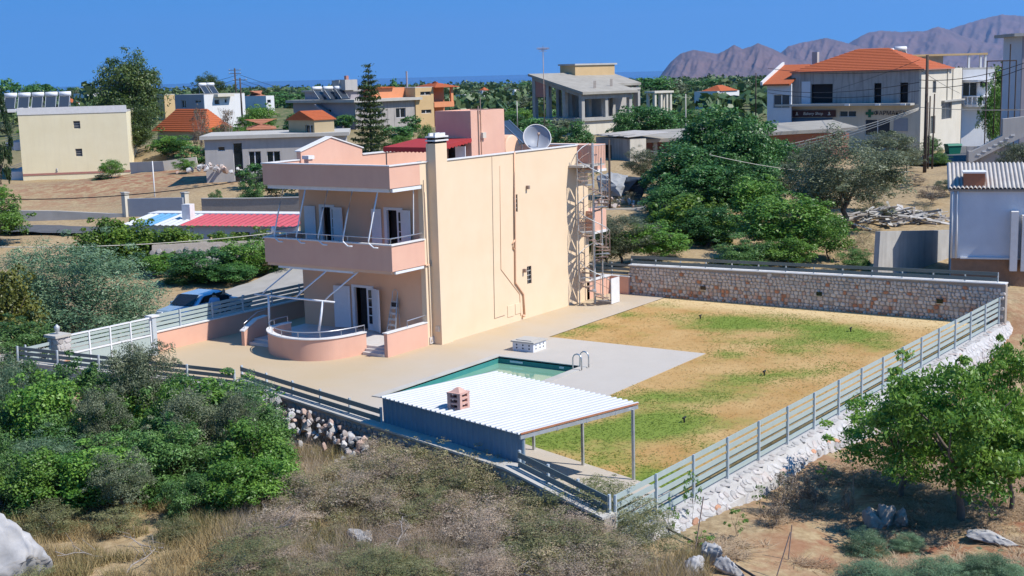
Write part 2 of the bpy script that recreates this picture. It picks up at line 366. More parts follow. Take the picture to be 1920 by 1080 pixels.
mx9 = N.new('ShaderNodeMix'); mx9.data_type = 'RGBA'; mx9.inputs[7].default_value = (.47, .36, .21, 1); L.new(mr9.outputs[0], mx9.inputs[0]); L.new(base, mx9.inputs[6]); base = mx9.outputs[2]
base = mixin(base, sp.outputs[0], (.25, .095, .05), .42, .58); base = mixin(base, sp.outputs[1], (.07, .095, .03), .2, .5)
L.new(base, b.inputs['Base Color'])
me.materials.append(m); me.update(); me.validate()
terrain = bpy.data.objects.new('terrain', me); COL.objects.link(terrain); struct(terrain)

# sea out to the horizon
mat('sea_mat', (.012, .075, .20), .25, (.015, .09, .22), .002, .5)
sea = MB().quad((-60000,-60000,-60), (80000,-60000,-60), (80000,80000,-60), (-60000,80000,-60)).build('sea', 'sea_mat'); struct(sea)

# mountains across the bay: ridges with real depth
m = mat('mountain_mat', (.17, .105, .095), .95, (.060, .050, .050), .0035, .8, detail=12)
def ridge(name, prof, D, depth, seed, nrow=40, over=420):
    """prof: picture points along the skyline; the crest stands at distance D, the slope comes forward by depth"""
    pts = []
    xs = np.array([p[0] for p in prof], float); ys = np.array([p[1] for p in prof], float)
    cols = np.linspace(xs[0], xs[-1], 190); yy = np.interp(cols, xs, ys); vs = []; nc = len(cols)
    for r in range(nrow):
        t = r/(nrow-1)                      # 0 crest .. 1 foot
        for c, (px, py) in enumerate(zip(cols, yy)):
            P = atd(px, py, D); q = P-V(CAM); h = V((q.x, q.y, 0)).normalized()
            zc = P.z; w_ = c*.13+t*1.2
            sp1 = 1-abs(2*float(vnoise(np.array([w_*1.3]), np.array([t*1.6]), 1, seed)[0])-1); sp2 = 1-abs(2*float(vnoise(np.array([w_*3.1+t]), np.array([t*4.]), 1, seed+5)[0])-1)
            n1 = float(vnoise(np.array([c*.9]), np.array([t*26.]), 1, seed+9)[0])-.5
            k_ = math.sin(math.pi*min(1, t*1.05))
            z = -70+(zc+70)*((1-t)**1.15*(1-.42*k_)+k_*(.34*sp1+.12*sp2)*(1-t))
            rough = (zc+70)*.05*n1*(1 if 0 < t < 1 else .4)
            Q = P-h*(depth*t)+V((0, 0, 0)); vs.append((Q.x, Q.y, z+rough))
    fs = [(r*nc+c, r*nc+c+1, (r+1)*nc+c+1, (r+1)*nc+c) for r in range(nrow-1) for c in range(nc-1)]
    k = len(vs); vs += [(p[0]*1.12, p[1]*1.12, -70) for p in vs[:nc]]; fs += [(k+c, k+c+1, c+1, c) for c in range(nc-1)]
    o = MB().add(vs, fs).build(name, 'mountain_mat', smooth=True); struct(o); return o
ridge('mountain', [(1236,146),(1242,136),(1258,116),(1275,101),(1300,93),(1322,97),(1345,101),(1362,93),(1376,84),(1392,92),(1408,87),(1420,81),(1436,86),(1460,97),(1478,107),(1500,112),(1560,120),(1700,130)], 9500, 1800, 1)
ridge('mountain', [(1380,130),(1440,112),(1465,98),(1478,87),(1500,80),(1530,75),(1548,71),(1575,77),(1600,84),(1640,96),(1720,105),(1800,112)], 11500, 2000, 2)
ridge('mountain', [(1500,118),(1560,100),(1600,76),(1625,62),(1650,57),(1690,60),(1735,58),(1757,50),(1775,54),(1800,66),(1850,80),(1990,90),(2100,95)], 13000, 2500, 3)
ridge('mountain', [(1690,80),(1760,62),(1800,48),(1840,36),(1878,27),(1905,29),(1940,33),(2000,40),(2100,60),(2300,100)], 15000, 3000, 4)

# ------------------------------------------------------------------ the villa's plot
def near_x(y): return -12.05+.272*(y+.8)           # inner line of the front boundary
pm = MB(); e = .0
pm.add([(near_x(-.8),-.8,e),(near_x(-3.45),-3.45,e),(3.45,-3.45,e),(3.45,-3.1,e),(14.6,-3.0,e),(15.1,10.0,e),(-7.2,9.85,e),(-11.3,9.75,e),(-13.1,9.4,e)], [tuple(range(9))])
pm.add([(near_x(-3.45),-3.45,e),(near_x(-7.25),-7.25,e),(-8.0,-7.25,e),(-8.0,-3.45,e)], [(0,1,2,3)])
lx = lambda y: -10.84+.317*(y+11.75)
pm.add([(near_x(-10.4),-10.4,e),(near_x(-17.8),-17.8,e),(lx(-17.8),-17.8,e),(lx(-10.4),-10.4,e)], [(0,1,2,3)])
patio = pm.build('patio', 'patio_tan'); struct(patio)
dm = MB().add([(-.85,-7.25,e),(3.45,-7.25,e),(3.45,-3.45,e),(-.85,-3.45,e)], [(0,1,2,3)])
dm.add([(near_x(-10.4),-10.4,e),(3.45,-10.4,e),(3.45,-7.25,e),(near_x(-7.25),-7.25,e)], [(0,1,2,3)])
dm.add([(3.45,-10.4,e),(near_x(-10.4),-10.4,e),(near_x(-10.4),-10.4,-.3),(3.45,-10.4,-.3)], [(0,1,2,3)])
dm.add([(3.45,-10.4,e),(3.45,-10.4,-.3),(3.45,-3.45,-.3),(3.45,-3.45,e)], [(0,1,2,3)])
deck = dm.build('pool_deck', 'deck_grey'); struct(deck)
# ochre dust on the paving: warm along the house, greyer towards the pool
for mm, near_c, far_c in (('patio_tan', (0.476, 0.353, 0.205), (0.451, 0.406, 0.353)), ('deck_grey', (.42, .375, .315), (.445, .405, .355))):
    N = MATS[mm].node_tree.nodes; L = MATS[mm].node_tree.links; b = N['Principled BSDF']; base = b.inputs['Base Color'].links[0].from_socket
    tcn = N.new('ShaderNodeTexCoord'); sx = N.new('ShaderNodeSeparateXYZ'); L.new(tcn.outputs['Object'], sx.inputs[0])
    nz = N.new('ShaderNodeTexNoise'); nz.inputs['Scale'].default_value = .45; nz.inputs['Detail'].default_value = 6; L.new(tcn.outputs['Object'], nz.inputs['Vector'])
    ad = N.new('ShaderNodeMath'); ad.operation = 'MULTIPLY_ADD'; ad.inputs[1].default_value = 6; L.new(nz.outputs['Fac'], ad.inputs[0]); L.new(sx.outputs['Y'], ad.inputs[2])
    mr = N.new('ShaderNodeMapRange'); mr.inputs[1].default_value = -1.5; mr.inputs[2].default_value = 3.5; L.new(ad.outputs[0], mr.inputs[0])
    mx = N.new('ShaderNodeMix'); mx.data_type = 'RGBA'; mx.inputs[6].default_value = (*far_c, 1); mx.inputs[7].default_value = (*near_c, 1); L.new(mr.outputs[0], mx.inputs[0])
    m2 = N.new('ShaderNodeMix'); m2.data_type = 'RGBA'; m2.inputs[0].default_value = .6; L.new(base, m2.inputs[6]); L.new(mx.outputs[2], m2.inputs[7]); L.new(m2.outputs[2], b.inputs['Base Color'])

# lawn: half parched, green where the sprinklers reach
lm = MB()
LN = 60
pts_l = [(lx(-10.4),-10.4),(3.45,-10.4),(3.45,-3.1),(14.6,-3.0),(15.0,-18.9),(lx(-17.8),-17.8)]
lm.add([(x, y, -.02) for x, y in pts_l], [tuple(range(len(pts_l)))])
m = mat('lawn_mat', (.50, .34, .15), .95, (.34, .175, .045), .42, .9, .8, 30, stretch=(1, 1, 1))
N = m.node_tree.nodes; L = m.node_tree.links; b = N['Principled BSDF']; base = b.inputs['Base Color'].links[0].from_socket
tcn = N.new('ShaderNodeTexCoord')
acc = None
GREEN = [(onz(px, py), r, s) for px, py, r, s in [(1350,608,2.0,1.0),(1440,600,2.4,1.0),(1540,618,2.2,1.1),(1620,628,1.8,.9),(1290,592,1.5,.7),(1250,570,1.0,.9),(1170,590,1.0,.8),(1100,612,1.0,.9),(1060,625,.7,.8),
        (1365,664,.9,1.0),(1420,705,1.3,.9),(1330,742,1.5,.9),(1210,742,1.3,1.1),(1280,795,1.7,1.2),(1200,800,1.5,1.0),(1070,820,1.8,1.0),(1150,850,1.2,.8),(1010,830,1.2,.9),(1240,890,1.0,1.1),(1220,905,1.0,1.0),(1560,690,1.2,.6),(1460,640,1.2,.45),(1640,650,1.1,.5),(1340,838,.9,.6),(1480,655,1.6,.6),(1400,640,1.4,.5),(1530,640,1.5,.6),(1360,715,1.4,.6),(1250,770,1.6,.7),(1130,800,1.4,.7),(1100,870,1.2,.7),(1500,700,1.1,.5)]]
for P, r, s in GREEN:
    d = N.new('ShaderNodeVectorMath'); d.operation = 'DISTANCE'; d.inputs[1].default_value = tuple(P); L.new(tcn.outputs['Object'], d.inputs[0])
    mr = N.new('ShaderNodeMapRange'); mr.interpolation_type = 'SMOOTHSTEP'; mr.inputs[1].default_value = r*1.6; mr.inputs[2].default_value = 0; mr.inputs[4].default_value = s*.62; L.new(d.outputs['Value'], mr.inputs[0])
    if acc is None: acc = mr.outputs[0]
    else:
        a_ = N.new('ShaderNodeMath'); a_.operation = 'ADD'; L.new(acc, a_.inputs[0]); L.new(mr.outputs[0], a_.inputs[1]); acc = a_.outputs[0]
for sc_, k in ((.4, 1.3), (1.6, .6), (9, .35)):
    nz = N.new('ShaderNodeTexNoise'); nz.inputs['Scale'].default_value = sc_; nz.inputs['Detail'].default_value = 5; L.new(tcn.outputs['Object'], nz.inputs['Vector'])
    s_ = N.new('ShaderNodeMath'); s_.operation = 'MULTIPLY_ADD'; s_.inputs[1].default_value = k; s_.inputs[2].default_value = -k*.5; L.new(nz.outputs['Fac'], s_.inputs[0])
    a_ = N.new('ShaderNodeMath'); a_.operation = 'ADD'; L.new(acc, a_.inputs[0]); L.new(s_.outputs[0], a_.inputs[1]); acc = a_.outputs[0]
mr = N.new('ShaderNodeMapRange'); mr.interpolation_type = 'SMOOTHSTEP'; mr.inputs[1].default_value = .0; mr.inputs[2].default_value = .95; L.new(acc, mr.inputs[0])
mx = N.new('ShaderNodeMix'); mx.data_type = 'RGBA'; mx.inputs[7].default_value = (.16, .215, .03, 1); L.new(mr.outputs[0], mx.inputs[0]); L.new(base, mx.inputs[6])
# pale bare strip by the back wall
sx = N.new('ShaderNodeSeparateXYZ'); L.new(tcn.outputs['Object'], sx.inputs[0])
ad = N.new('ShaderNodeMath'); ad.operation = 'MULTIPLY_ADD'; ad.inputs[1].default_value = 2.2; L.new(nz.outputs['Fac'], ad.inputs[0]); L.new(sx.outputs['X'], ad.inputs[2])
mr = N.new('ShaderNodeMapRange'); mr.inputs[1].default_value = 12.6; mr.inputs[2].default_value = 14.4; L.new(ad.outputs[0], mr.inputs[0])
m2 = N.new('ShaderNodeMix'); m2.data_type = 'RGBA'; m2.inputs[7].default_value = (.56, .42, .22, 1); L.new(mr.outputs[0], m2.inputs[0]); L.new(mx.outputs[2], m2.inputs[6])
L.new(m2.outputs[2], b.inputs['Base Color'])
lawn = lm.build('lawn', 'lawn_mat'); struct(lawn)
# the lawn's own short grass blades, uneven tufts
def lawn_points(n):
    P = []
    xs = rng.uniform(-14, 15, n*2); ys = rng.uniform(-18.5, -3, n*2)
    for x, y in zip(xs, ys):
        if inside(x, y, pts_l): P.append((x, y))
        if len(P) >= n: break
    return np.array(P)
mat('lawn_blade', (.46, .33, .15), .9, tint=(.19, .26, .05), leaf=.5)
lp = lawn_points(34000); gsum = np.zeros(len(lp))
for P, r, s in GREEN: gsum += s*np.clip(1-np.hypot(lp[:, 0]-P.x, lp[:, 1]-P.y)/(r*1.35), 0, 1)
gsum = gsum*.8+(vnoise(lp[:, 0], lp[:, 1], .6, 3)-.5)*.6+(vnoise(lp[:, 0], lp[:, 1], 2.5, 4)-.5)*.5
keep = rng.uniform(0, 1, len(lp)) < np.clip(.25+gsum, .2, 1); lp = lp[keep]; gsum = gsum[keep]
h = rng.uniform(.015, .035, len(lp))*(1+.5*np.clip(gsum, 0, 1)); an = rng.uniform(0, 6.28, len(lp)); w = .02
b0 = np.stack([lp[:, 0]-np.cos(an)*w, lp[:, 1]-np.sin(an)*w, 0*h-.02], 1); b1 = np.stack([lp[:, 0]+np.cos(an)*w, lp[:, 1]+np.sin(an)*w, 0*h-.02], 1)
la_ = rng.uniform(.07, .13, len(lp)); tp = np.stack([lp[:, 0]-np.sin(an)*la_, lp[:, 1]+np.cos(an)*la_, h-.02], 1)
gm = fast_mesh('lawn_grass', np.stack([b0, b1, tp], 1).reshape(-1, 3), 3, 'lawn_blade', np.clip(gsum*1.4, 0, 1))
lg = inst('lawn_grass', gm); tag(lg, 'short patchy lawn grass, green where watered and straw-coloured elsewhere', 'grass', kind='stuff')

# pool
pool = thing('swimming_pool', 'rectangular swimming pool of murky green water beside the villa', 'pool')
PX0, PX1, PY0, PY1 = -8.0, -.85, -7.25, -3.45
mb = MB(); mb.wall('x', PX1, .06, PY0, PY1, -1.6, .0); mb.wall('x', PX0, -.06, PY0, PY1, -1.6, 0); mb.wall('y', PY1, .06, PX0, PX1, -1.6, 0); mb.wall('y', PY0, -.06, PX0, PX1, -1.6, 0)
mb.build('basin_wall', 'pool_wall', pool)
bx('water', 'water_green', pool, PX0, PX1, PY0, PY1, -1.6, -.24)
for a in ((PX0-.3, PX1+.3, PY1, PY1+.3), (PX0-.3, PX1+.3, PY0-.3, PY0), (PX0-.3, PX0, PY0, PY1), (PX1, PX1+.3, PY0, PY1)):
    bx('coping', 'concrete_pale', pool, *a, -.05, .035)
bx('skimmer', 'white_paint', pool, PX1-.03, PX1+.02, -4.6, -4.0, -.16, -.09)
bx('skimmer', 'white_paint', pool, PX1-.03, PX1+.02, -6.5, -6.3, -.16, -.09)
lad = thing('pool_ladder', 'curved steel handrails of the pool ladder', 'ladder', (-1.15, -7.25, 0))
for dx in (-.26, .26):
    pts = [(dx, -.38, .03), (dx, -.38, .42)]+[(dx, -.19-.19*math.cos(t), .42+.2*math.sin(t)) for t in np.linspace(.3, math.pi-.3, 7)]+[(dx, 0.0, .42), (dx, .02, -.9)]
    MB().tube(pts, .028, 8).build('handrail', 'steel', lad, smooth=True)
for z in (-.25, -.5, -.75): bx('rung', 'steel', lad, -.26, .26, -.02, .06, z-.015, z+.015)
# ------------------------------------------------------------------ the villa
H = thing('villa', 'two-storey peach and cream villa with pink balconies, flat roof terrace and outside spiral stair', 'house')
XW = -.3                                    # front wall plane
def yf(px, py=400): return onp(px, py, (1, 0, 0), XW).y
def wx(px, py): p = onp(px, py, (0, 1, 0), .1); return p.x, p.z
# walls
U_DOORS = [((575.7,592.4),(600.6,607),(607,618.5),(618.5,626),(626,645.4)), ((700.4,715.7),(721.8,727),(727,742.8),(742.8,753.4),(753.4,771.7))]
G_DOOR = ((632.8,658.9),(663,671.4),(671.4,688),(688,700.6),(700.6,721.4))
def door_span(d, py): return yf(d[3][1], py), yf(d[1][0], py)
uh = [(*door_span(d, 400), 3.62, 5.66) for d in U_DOORS]; gh = (*door_span(G_DOOR, 580), .35, 2.25)
MB().wall('x', XW, .25, .55, 7.4, -.3, 6.74, holes=[*uh, gh]).build('front_wall', 'plaster_peach', H)
blocks_u = [(5.84, 6.08, 4.96, 5.76)]; 
bu = (*[wx(965,365)[0], wx(971,397)[0]], wx(971,397)[1], wx(965,365)[1]); bl = (wx(988,500)[0], wx(997,531)[0], wx(997,531)[1], wx(988,500)[1])
MB().wall('y', .1, .25, .78, 11.25, -.3, 7.62, holes=[bu, bl]).build('side_wall', 'plaster_cream', H)
MB().box(11.25, 12.0, .1, .35, -.3, 6.72).build('side_wall', 'plaster_cream', H)
MB().box(-.36, 0.0, .45, .7, -.3, 7.66).box(0, .78, .36, .7, -.3, 7.6).build('corner_pier', 'plaster_cream', H)
MB().box(.001, .78, 0, .4, -.3, 8.36).box(-.01, .06, .4, .47, 7.66, 8.36).build('chimney_breast', 'plaster_cream', H)
MB().box(11.75, 12.0, .35, 7.4, -.3, 6.7).build('back_wall', 'plaster_peach', H)
MB().box(XW+.25, 11.75, 7.15, 7.4, -.3, 6.7).build('side_wall', 'plaster_pink', H)
for (y0, y1, z0, z1) in [(*h,) for h in uh]+[gh]:
    pass
# interior floor plates keep daylight out of the rooms
bx('floor_slab', 'concrete', H, XW+.26, 11.7, .4, 7.1, 3.3, 3.55)
bx('floor_slab', 'marble', H, XW+.02, 11.7, .4, 7.1, .05, .33)
bx('roof_slab', 'concrete_pale', H, -2.3, 11.74, .5, 7.14, 6.70, 6.80)
bx('inner_partition', 'mauve_or_shade_plaster', H, 3.2, 3.35, .4, 7.1, .33, 6.7)
# doors
def door(d, z0, z1, py, idx, swing):
    y_ = lambda px: yf(px, py)
    f = MB(); a, b = y_(d[3][1]), y_(d[1][0])
    f.box(XW-.03, XW+.1, a-.05, a+.03, z0, z1+.05).box(XW-.03, XW+.1, b-.1, b+.05, z0, z1+.05).box(XW-.028, XW+.1, a+.03, b-.1, z1-.06, z1+.05)
    D = f.build('door', 'white_paint', H)
    y0, y1 = y_(d[3][1])+.03, y_(d[3][0])
    g = MB(); g.box(XW+.02, XW+.07, y0, y0+.07, z0, z1-.06).box(XW+.02, XW+.07, y1-.08, y1, z0, z1-.06).box(XW+.02, XW+.07, y0+.07, y1-.08, z0, z0+.28).box(XW+.02, XW+.07, y0+.07, y1-.08, z1-.14, z1-.06)
    for k in (1, 2, 3): z = z0+.28+(z1-.14-z0-.28)*k/4; g.box(XW+.025, XW+.065, y0+.07, y1-.08, z-.02, z+.02)
    g.build('door_leaf', 'white_paint', D)
    for k in range(4):
        za = z0+.28+(z1-.14-z0-.28)*k/4; zb = z0+.28+(z1-.14-z0-.28)*(k+1)/4
        bx('pane', 'black_glass', D, XW+.04, XW+.05, y0+.07, y1-.08, za+.02, zb-.02)
    bx('dark_backing', 'dark_void', D, XW+.32, XW+.34, y1-.1, y_(d[2][0])+.1, z0, z1)  # black sheet standing in for the unlit inside behind the open door
    for side, (pa, pb) in ((0, d[0]), (1, d[4])):
        ya, yb = y_(pb), y_(pa); s = MB(); t = .045
        hinge, tip = (ya, yb) if side == 0 else (yb, ya); out = swing[side]
        A0 = V((XW-.05, hinge, 0)); B0 = V((XW-.05-out, tip, 0))
        s.bar(A0+V((0,0,(z0+z1)/2)), B0+V((0,0,(z0+z1)/2)), t, z1-z0-.06)
        sh = s.build('shutter', 'white_paint', H)
        dirv = (B0-A0); nn = dirv.normalized(); nrm = V((-nn.y, nn.x, 0));  nrm = nrm if nrm.x < 0 else -nrm
        nsl = 22
        l = MB()
        for k in range(nsl):
            z = z0+.14+(z1-z0-.32)*k/(nsl-1)
            l.bar(A0+dirv*.14+nrm*(t/2+.004)+V((0,0,z)), A0+dirv*.86+nrm*(t/2+.004)+V((0,0,z)), .016, .05)
        lo = l.build('louvre', 'white_paint', sh); lo['kind'] = 'stuff'
    return D
door(U_DOORS[0], 3.62, 5.66, 400, 0, (.12, .10)); door(U_DOORS[1], 3.62, 5.66, 400, 1, (.10, .08)); door(G_DOOR, .35, 2.25, 580, 2, (.14, .3))
# upper balcony
BX = -2.5; y0b, y1b = .45, 7.45
bx('balcony_slab', 'plaster_pink', H, BX+.12, XW, y0b+.12, y1b-.12, 3.40, 3.60)
BP = MB(); BP.box(BX, BX+.12, y0b, y1b, 3.40, 4.44).box(BX+.12, XW-.06, y0b+.002, y0b+.12, 3.40, 4.44).box(BX+.12, XW-.001, y1b-.12, y1b, 3.40, 4.44)
bal = BP.build('balcony_parapet', 'plaster_pink', H)
MB().box(BX-.05, BX+.16, y0b-.05, y1b+.05, 4.44, 4.49).box(BX+.16, XW-.06, y0b-.05, y0b+.16, 4.441, 4.489).box(BX+.16, XW, y1b-.16, y1b+.05, 4.441, 4.489).build('coping', 'white_trim', bal)
rl = MB().tube([(XW-.1, y0b+.08, 4.72), (BX+.08, y0b+.08, 4.72), (BX+.08, y1b-.08, 4.72), (XW-.1, y1b-.08, 4.72)], .022, 8)
ra = rl.build('railing', 'steel', H)
for y in np.linspace(y0b+.1, y1b-.1, 7): MB().tube([(BX+.08, y, 4.48), (BX+.08, y, 4.72)], .014, 6).build('baluster', 'steel', ra)
bx('drip_moulding', 'plaster_peach', H, BX+.03, BX+.2, y0b+.1, y1b-.1, 3.28, 3.40)
# awning cassette under the balcony and along the roof edge
bx('awning_cassette', 'white_trim', H, BX+.04, BX+.20, y1b-4.9, y1b-.7, 3.19, 3.279)
bx('awning_cassette', 'white_paint', H, BX+.2, XW-.15, y0b+.0, y0b+.11, 3.27, 3.37)
bx('awning_cassette', 'white_trim', H, -2.38, -2.2, .6, 7.2, 6.56, 6.71)
bx('awning_cassette', 'white_paint', H, -2.3, -.45, .44, .56, 6.56, 6.69)
# roof fascia and parapets
FB = MB(); FB.box(-2.45, -2.3, .45, 7.38, 6.72, 7.60).box(-2.3, -.5, .452, .6, 6.72, 7.60).box(-2.3, -.3, 7.24, 7.38, 6.72, 7.60)
fas = FB.build('roof_fascia', 'plaster_pink', H)
MB().box(-2.3, -.05, .6, 7.24, 6.715, 6.76).build('soffit', 'plaster_peach', H)
MB().box(-.5, -.36, .451, .6, 6.72, 7.60).build('corner_pier', 'plaster_cream', H)
MB().box(-2.5, -2.26, .40, 7.43, 7.60, 7.645).box(-2.26, 0.0, .40, .64, 7.601, 7.644).box(-2.26, -.3, 7.2, 7.43, 7.601, 7.644).build('coping', 'white_trim', fas)
pc = MB().box(.78, 11.27, .05, .38, 7.62, 7.66).build('coping', 'white_trim', H)
# far side: parapet that rises to a gable
g = [(-.3, 6.7), (3.8, 6.7), (3.8, 7.88), (1.67, 8.48), (-.3, 7.97)]
MB().prism(g, 'y', 7.15, 7.40).build('gable_parapet', 'plaster_pink', H)
MB().prism([(-.36, 7.965), (1.67, 8.49), (3.87, 7.875), (3.87, 7.925), (1.67, 8.545), (-.36, 8.015)], 'y', 7.1, 7.45).build('coping', 'white_trim', H)
bx('side_parapet', 'plaster_pink', H, 3.8, 11.75, 7.15, 7.40, 6.7, 7.58)
bx('coping', 'white_trim', H, 3.81, 11.75, 7.1, 7.45, 7.58, 7.63)
bx('back_parapet', 'plaster_pink', H, 11.75, 12.0, .5, 7.4, 6.7, 7.62)
bx('coping', 'white_trim', H, 11.7, 12.05, .45, 7.45, 7.62, 7.66)
# stair house on the roof
sx0, sx1, sy0, sy1 = 5.3, 7.95, 2.0, 4.0
SHh = MB().wall('x', sx0, .2, sy0, sy1, 6.8, 9.5, holes=[(sy0+.35, sy0+1.45, 6.8, 8.0)]); SHh.wall('y', sy0+.001, .2, sx0+.2, sx1, 6.8, 9.5).box(sx0+.2, sx1-.001, sy1-.2, sy1, 6.8, 9.5).box(sx1-.2, sx1, sy0+.2, sy1-.2, 6.8, 9.5)
sh = SHh.build('stair_house', 'plaster_pink', H)
bx('flat_roof', 'plaster_pink', sh, sx0+.2, sx1-.2, sy0+.2, sy1-.2, 9.36, 9.46)
bx('door_leaf', 'white_paint', sh, sx0-.5, sx0-.46, sy0+.0, sy0+.55, 6.82, 7.95)
bx('doorway_dark', 'dark_void', sh, sx0+.3, sx0+.35, sy0+.2, sy1-.2, 6.81, 8.2)  # black sheet painting the darkness behind the roof doorway
# red canvas awning over the roof door
aw = MB(); n = 14
for i in range(n):
    ya, yb = sy0-.02+i*(3.0/n), sy0-.02+(i+1)*(3.0/n)
    aw.add([(sx0-.02, ya, 8.28), (sx0-.02, yb, 8.28), (sx0-2.6, yb, 8.02), (sx0-2.6, ya, 8.02)], [(0,1,2,3)])
    ym = (ya+yb)/2
    aw.add([(sx0-2.6, ya, 8.02), (sx0-2.6, yb, 8.02), (sx0-2.62, yb, 7.84), (sx0-2.62, ym, 7.79), (sx0-2.62, ya, 7.84)], [(0,1,2,3,4)])
for i in range(10):
    xa, xb = sx0-2.6+i*.258, sx0-2.6+(i+1)*.258; za, zb = 8.02+i*.026, 8.02+(i+1)*.026
    aw.add([(xa, sy0-.02, za), (xb, sy0-.02, zb), (xb, sy0-.03, zb-.14), ((xa+xb)/2, sy0-.03, za-.19), (xa, sy0-.03, za-.14)], [(0,1,2,3,4)])
o = aw.build('awning', 'red_canvas', H); sm = o.modifiers.new('thick', 'SOLIDIFY'); sm.thickness = .012
for y in (sy0+.05, sy0+2.9): MB().tube([(sx0-2.5, y, 6.8), (sx0-2.5, y, 8.02)], .03, 8).build('awning_post', 'rusty_steel', H)
for dx, t in ((.55, .02), (.75, .015)):
    MB().tube([(sx0+dx, sy0-.03, 6.8), (sx0+dx, sy0-.03, 9.5 if t < .02 else 9.7)], t+.006, 6).build('conduit', 'plaster_peach' if t < .02 else 'rusty_steel', H)
bx('lamp', 'cream_plaster', H, sx0+.72, sx0+.98, sy0-.14, sy0, 8.25, 8.5)
MB().tube([(sx0+.7, sy0-.05, 9.4), (sx0+.7, sy0-.05, 10.1)], .02, 6).build('antenna_mast', 'rusty_steel', H)
# chimney head: stacked slabs on corner blocks
for k in range(2):
    z = 8.36+k*.15
    for a in (.02, .64):
        for b in (.0, .3): bx('chimney_block', 'dark_void', H, a, a+.14, b, b+.12, z, z+.09)
for k in range(2): z = 8.45+k*.15; bx('chimney_slab', 'white_trim', H, -.06, .84, -.06, .46, z, z+.06)
MB().box(.05, .73, .02, .10, 8.66, 8.78).box(.05, .73, .3, .38, 8.66, 8.78).box(.3, .42, .1, .3, 8.66, 8.78).build('chimney_cap', 'white_trim', H)
bx('flue', 'dark_void', H, .18, .6, .08, .32, 8.36, 8.655)
# roof vent
MB().box(-1.5, -1.25, 5.6, 5.85, 6.8, 7.75).build('roof_vent', 'plaster_pink', H); bx('vent_cap', 'white_trim', H, -1.56, -1.19, 5.54, 5.91, 7.75, 7.9)
# hot water tank, collector, dish
tk = thing('water_tank', 'peach-painted hot water tank lying on the villa roof', 'water tank', (8.6, 2.3, 6.8))
pr = [(math.cos(t)*.62, .85+math.sin(t)*.62) for t in np.linspace(0, 2*math.pi, 28, endpoint=False)]
MB().prism(pr, 'y', -.3, 1.1).build('tank', 'tank_peach', tk, bevel=.06)
for y in (-.1, .9): bx('cradle', 'steel', tk, -.5, .5, y, y+.06, 0, .5)
sp_ = thing('solar_collector', 'dark solar collector tilted on the villa roof behind the dish', 'solar panel', (9.9, 3.4, 7.25))
MB().add([(-1.1, -1.1, .55), (.9, -1.1, .55), (.9, .2, 1.6), (-1.1, .2, 1.6), (-1.1, -1.06, .48), (.9, -1.06, .48), (.9, .26, 1.53), (-1.1, .26, 1.53)], [(0,1,2,3),(7,6,5,4),(0,4,5,1),(1,5,6,2),(2,6,7,3),(3,7,4,0)]).build('collector_panel', 'panel_dark', sp_)
for x in (-1.0, 0, .8): MB().bar((x, -1.1, .57), (x, .2, 1.62), .04).build('frame_bar', 'steel', sp_); MB().bar((x, .15, 0), (x, .15, 1.55), .04).build('stand', 'steel', sp_); MB().bar((x, -1.05, 0), (x, -1.05, .52), .04).build('stand', 'steel', sp_)
C = onp(1006, 263, (0, 1, 0), 1.2)
dsh = thing('satellite_dish', 'large grey satellite dish on the villa roof parapet', 'satellite dish', (C.x, 1.2, 6.8))
R0 = .66; dv = MB(); nr, ns = 6, 28; vv = [(0, 0, 0)]
for i in range(1, nr+1):
    r = R0*i/nr
    for j in range(ns): vv.append((r*math.cos(2*math.pi*j/ns), r*math.sin(2*math.pi*j/ns), .32*(r/R0)**2))
ff = [(0, 1+j, 1+(j+1) % ns) for j in range(ns)]
for i in range(1, nr): ff += [(1+(i-1)*ns+j, 1+i*ns+j, 1+i*ns+(j+1) % ns, 1+(i-1)*ns+(j+1) % ns) for j in range(ns)]
dv.add(vv, ff); od = dv.build('reflector', 'dish_grey', dsh, smooth=True)
sm = od.modifiers.new('thick', 'SOLIDIFY'); sm.thickness = .03
zc = C.z-6.8; od.location = (0.1, .1, zc-.0); od.rotation_euler = V((-.62, -.62, .42)).to_track_quat('Z', 'Y').to_euler()
rim = MB().tube([(R0*math.cos(t), R0*math.sin(t), .32) for t in np.linspace(0, 2*math.pi, 33)], .022, 6, cap=False).build('rim', 'white_trim', dsh, smooth=True); rim.location = od.location; rim.rotation_euler = od.rotation_euler
MB().tube([(.2, .25, 0), (.2, .25, zc)], .05, 8).build('mast', 'galvanised', dsh)
nd = V((-.62, -.62, .42)).normalized(); fp = V((.1, .1, zc))+nd*.75
MB().tube([fp, V((.1, .1, zc))+V((-.1, -.1, -.5))], .018, 6).build('feed_arm', 'rusty_steel', dsh); MB().bar(fp-nd*.08, fp+nd*.06, .1).build('feed_horn', 'rusty_steel', dsh)

# awning arms on the upper balcony
for k, px in enumerate((529, 570, 612, 658, 705.5)):
    y = onp(px, 350, (1, 0, 0), -2.4).y; j = .02*math.sin(k*2.1)
    MB().tube([(-2.32, y, 6.6), (-2.62+j, y+.05, 5.7), (-2.93+j, y+.10, 4.66), (-2.97+j, y+.04, 4.56), (-2.98+j, y-.20, 4.40), (-2.95+j, y-.40, 4.40)], .03, 8).build('awning_arm', 'white_paint', H, smooth=True)
MB().tube([(-.75, .62, 6.6), (-.85, .62, 4.7)], .024, 6).build('awning_arm', 'white_paint', H)
MB().lathe([(.02, -.02), (.09, .0), (.10, .16), (.07, .26), (.02, .28)], 10, (-2.86, onp(512,425,(1,0,0),-2.86).y, 4.75)).build('lantern', 'white_paint', H, smooth=True)

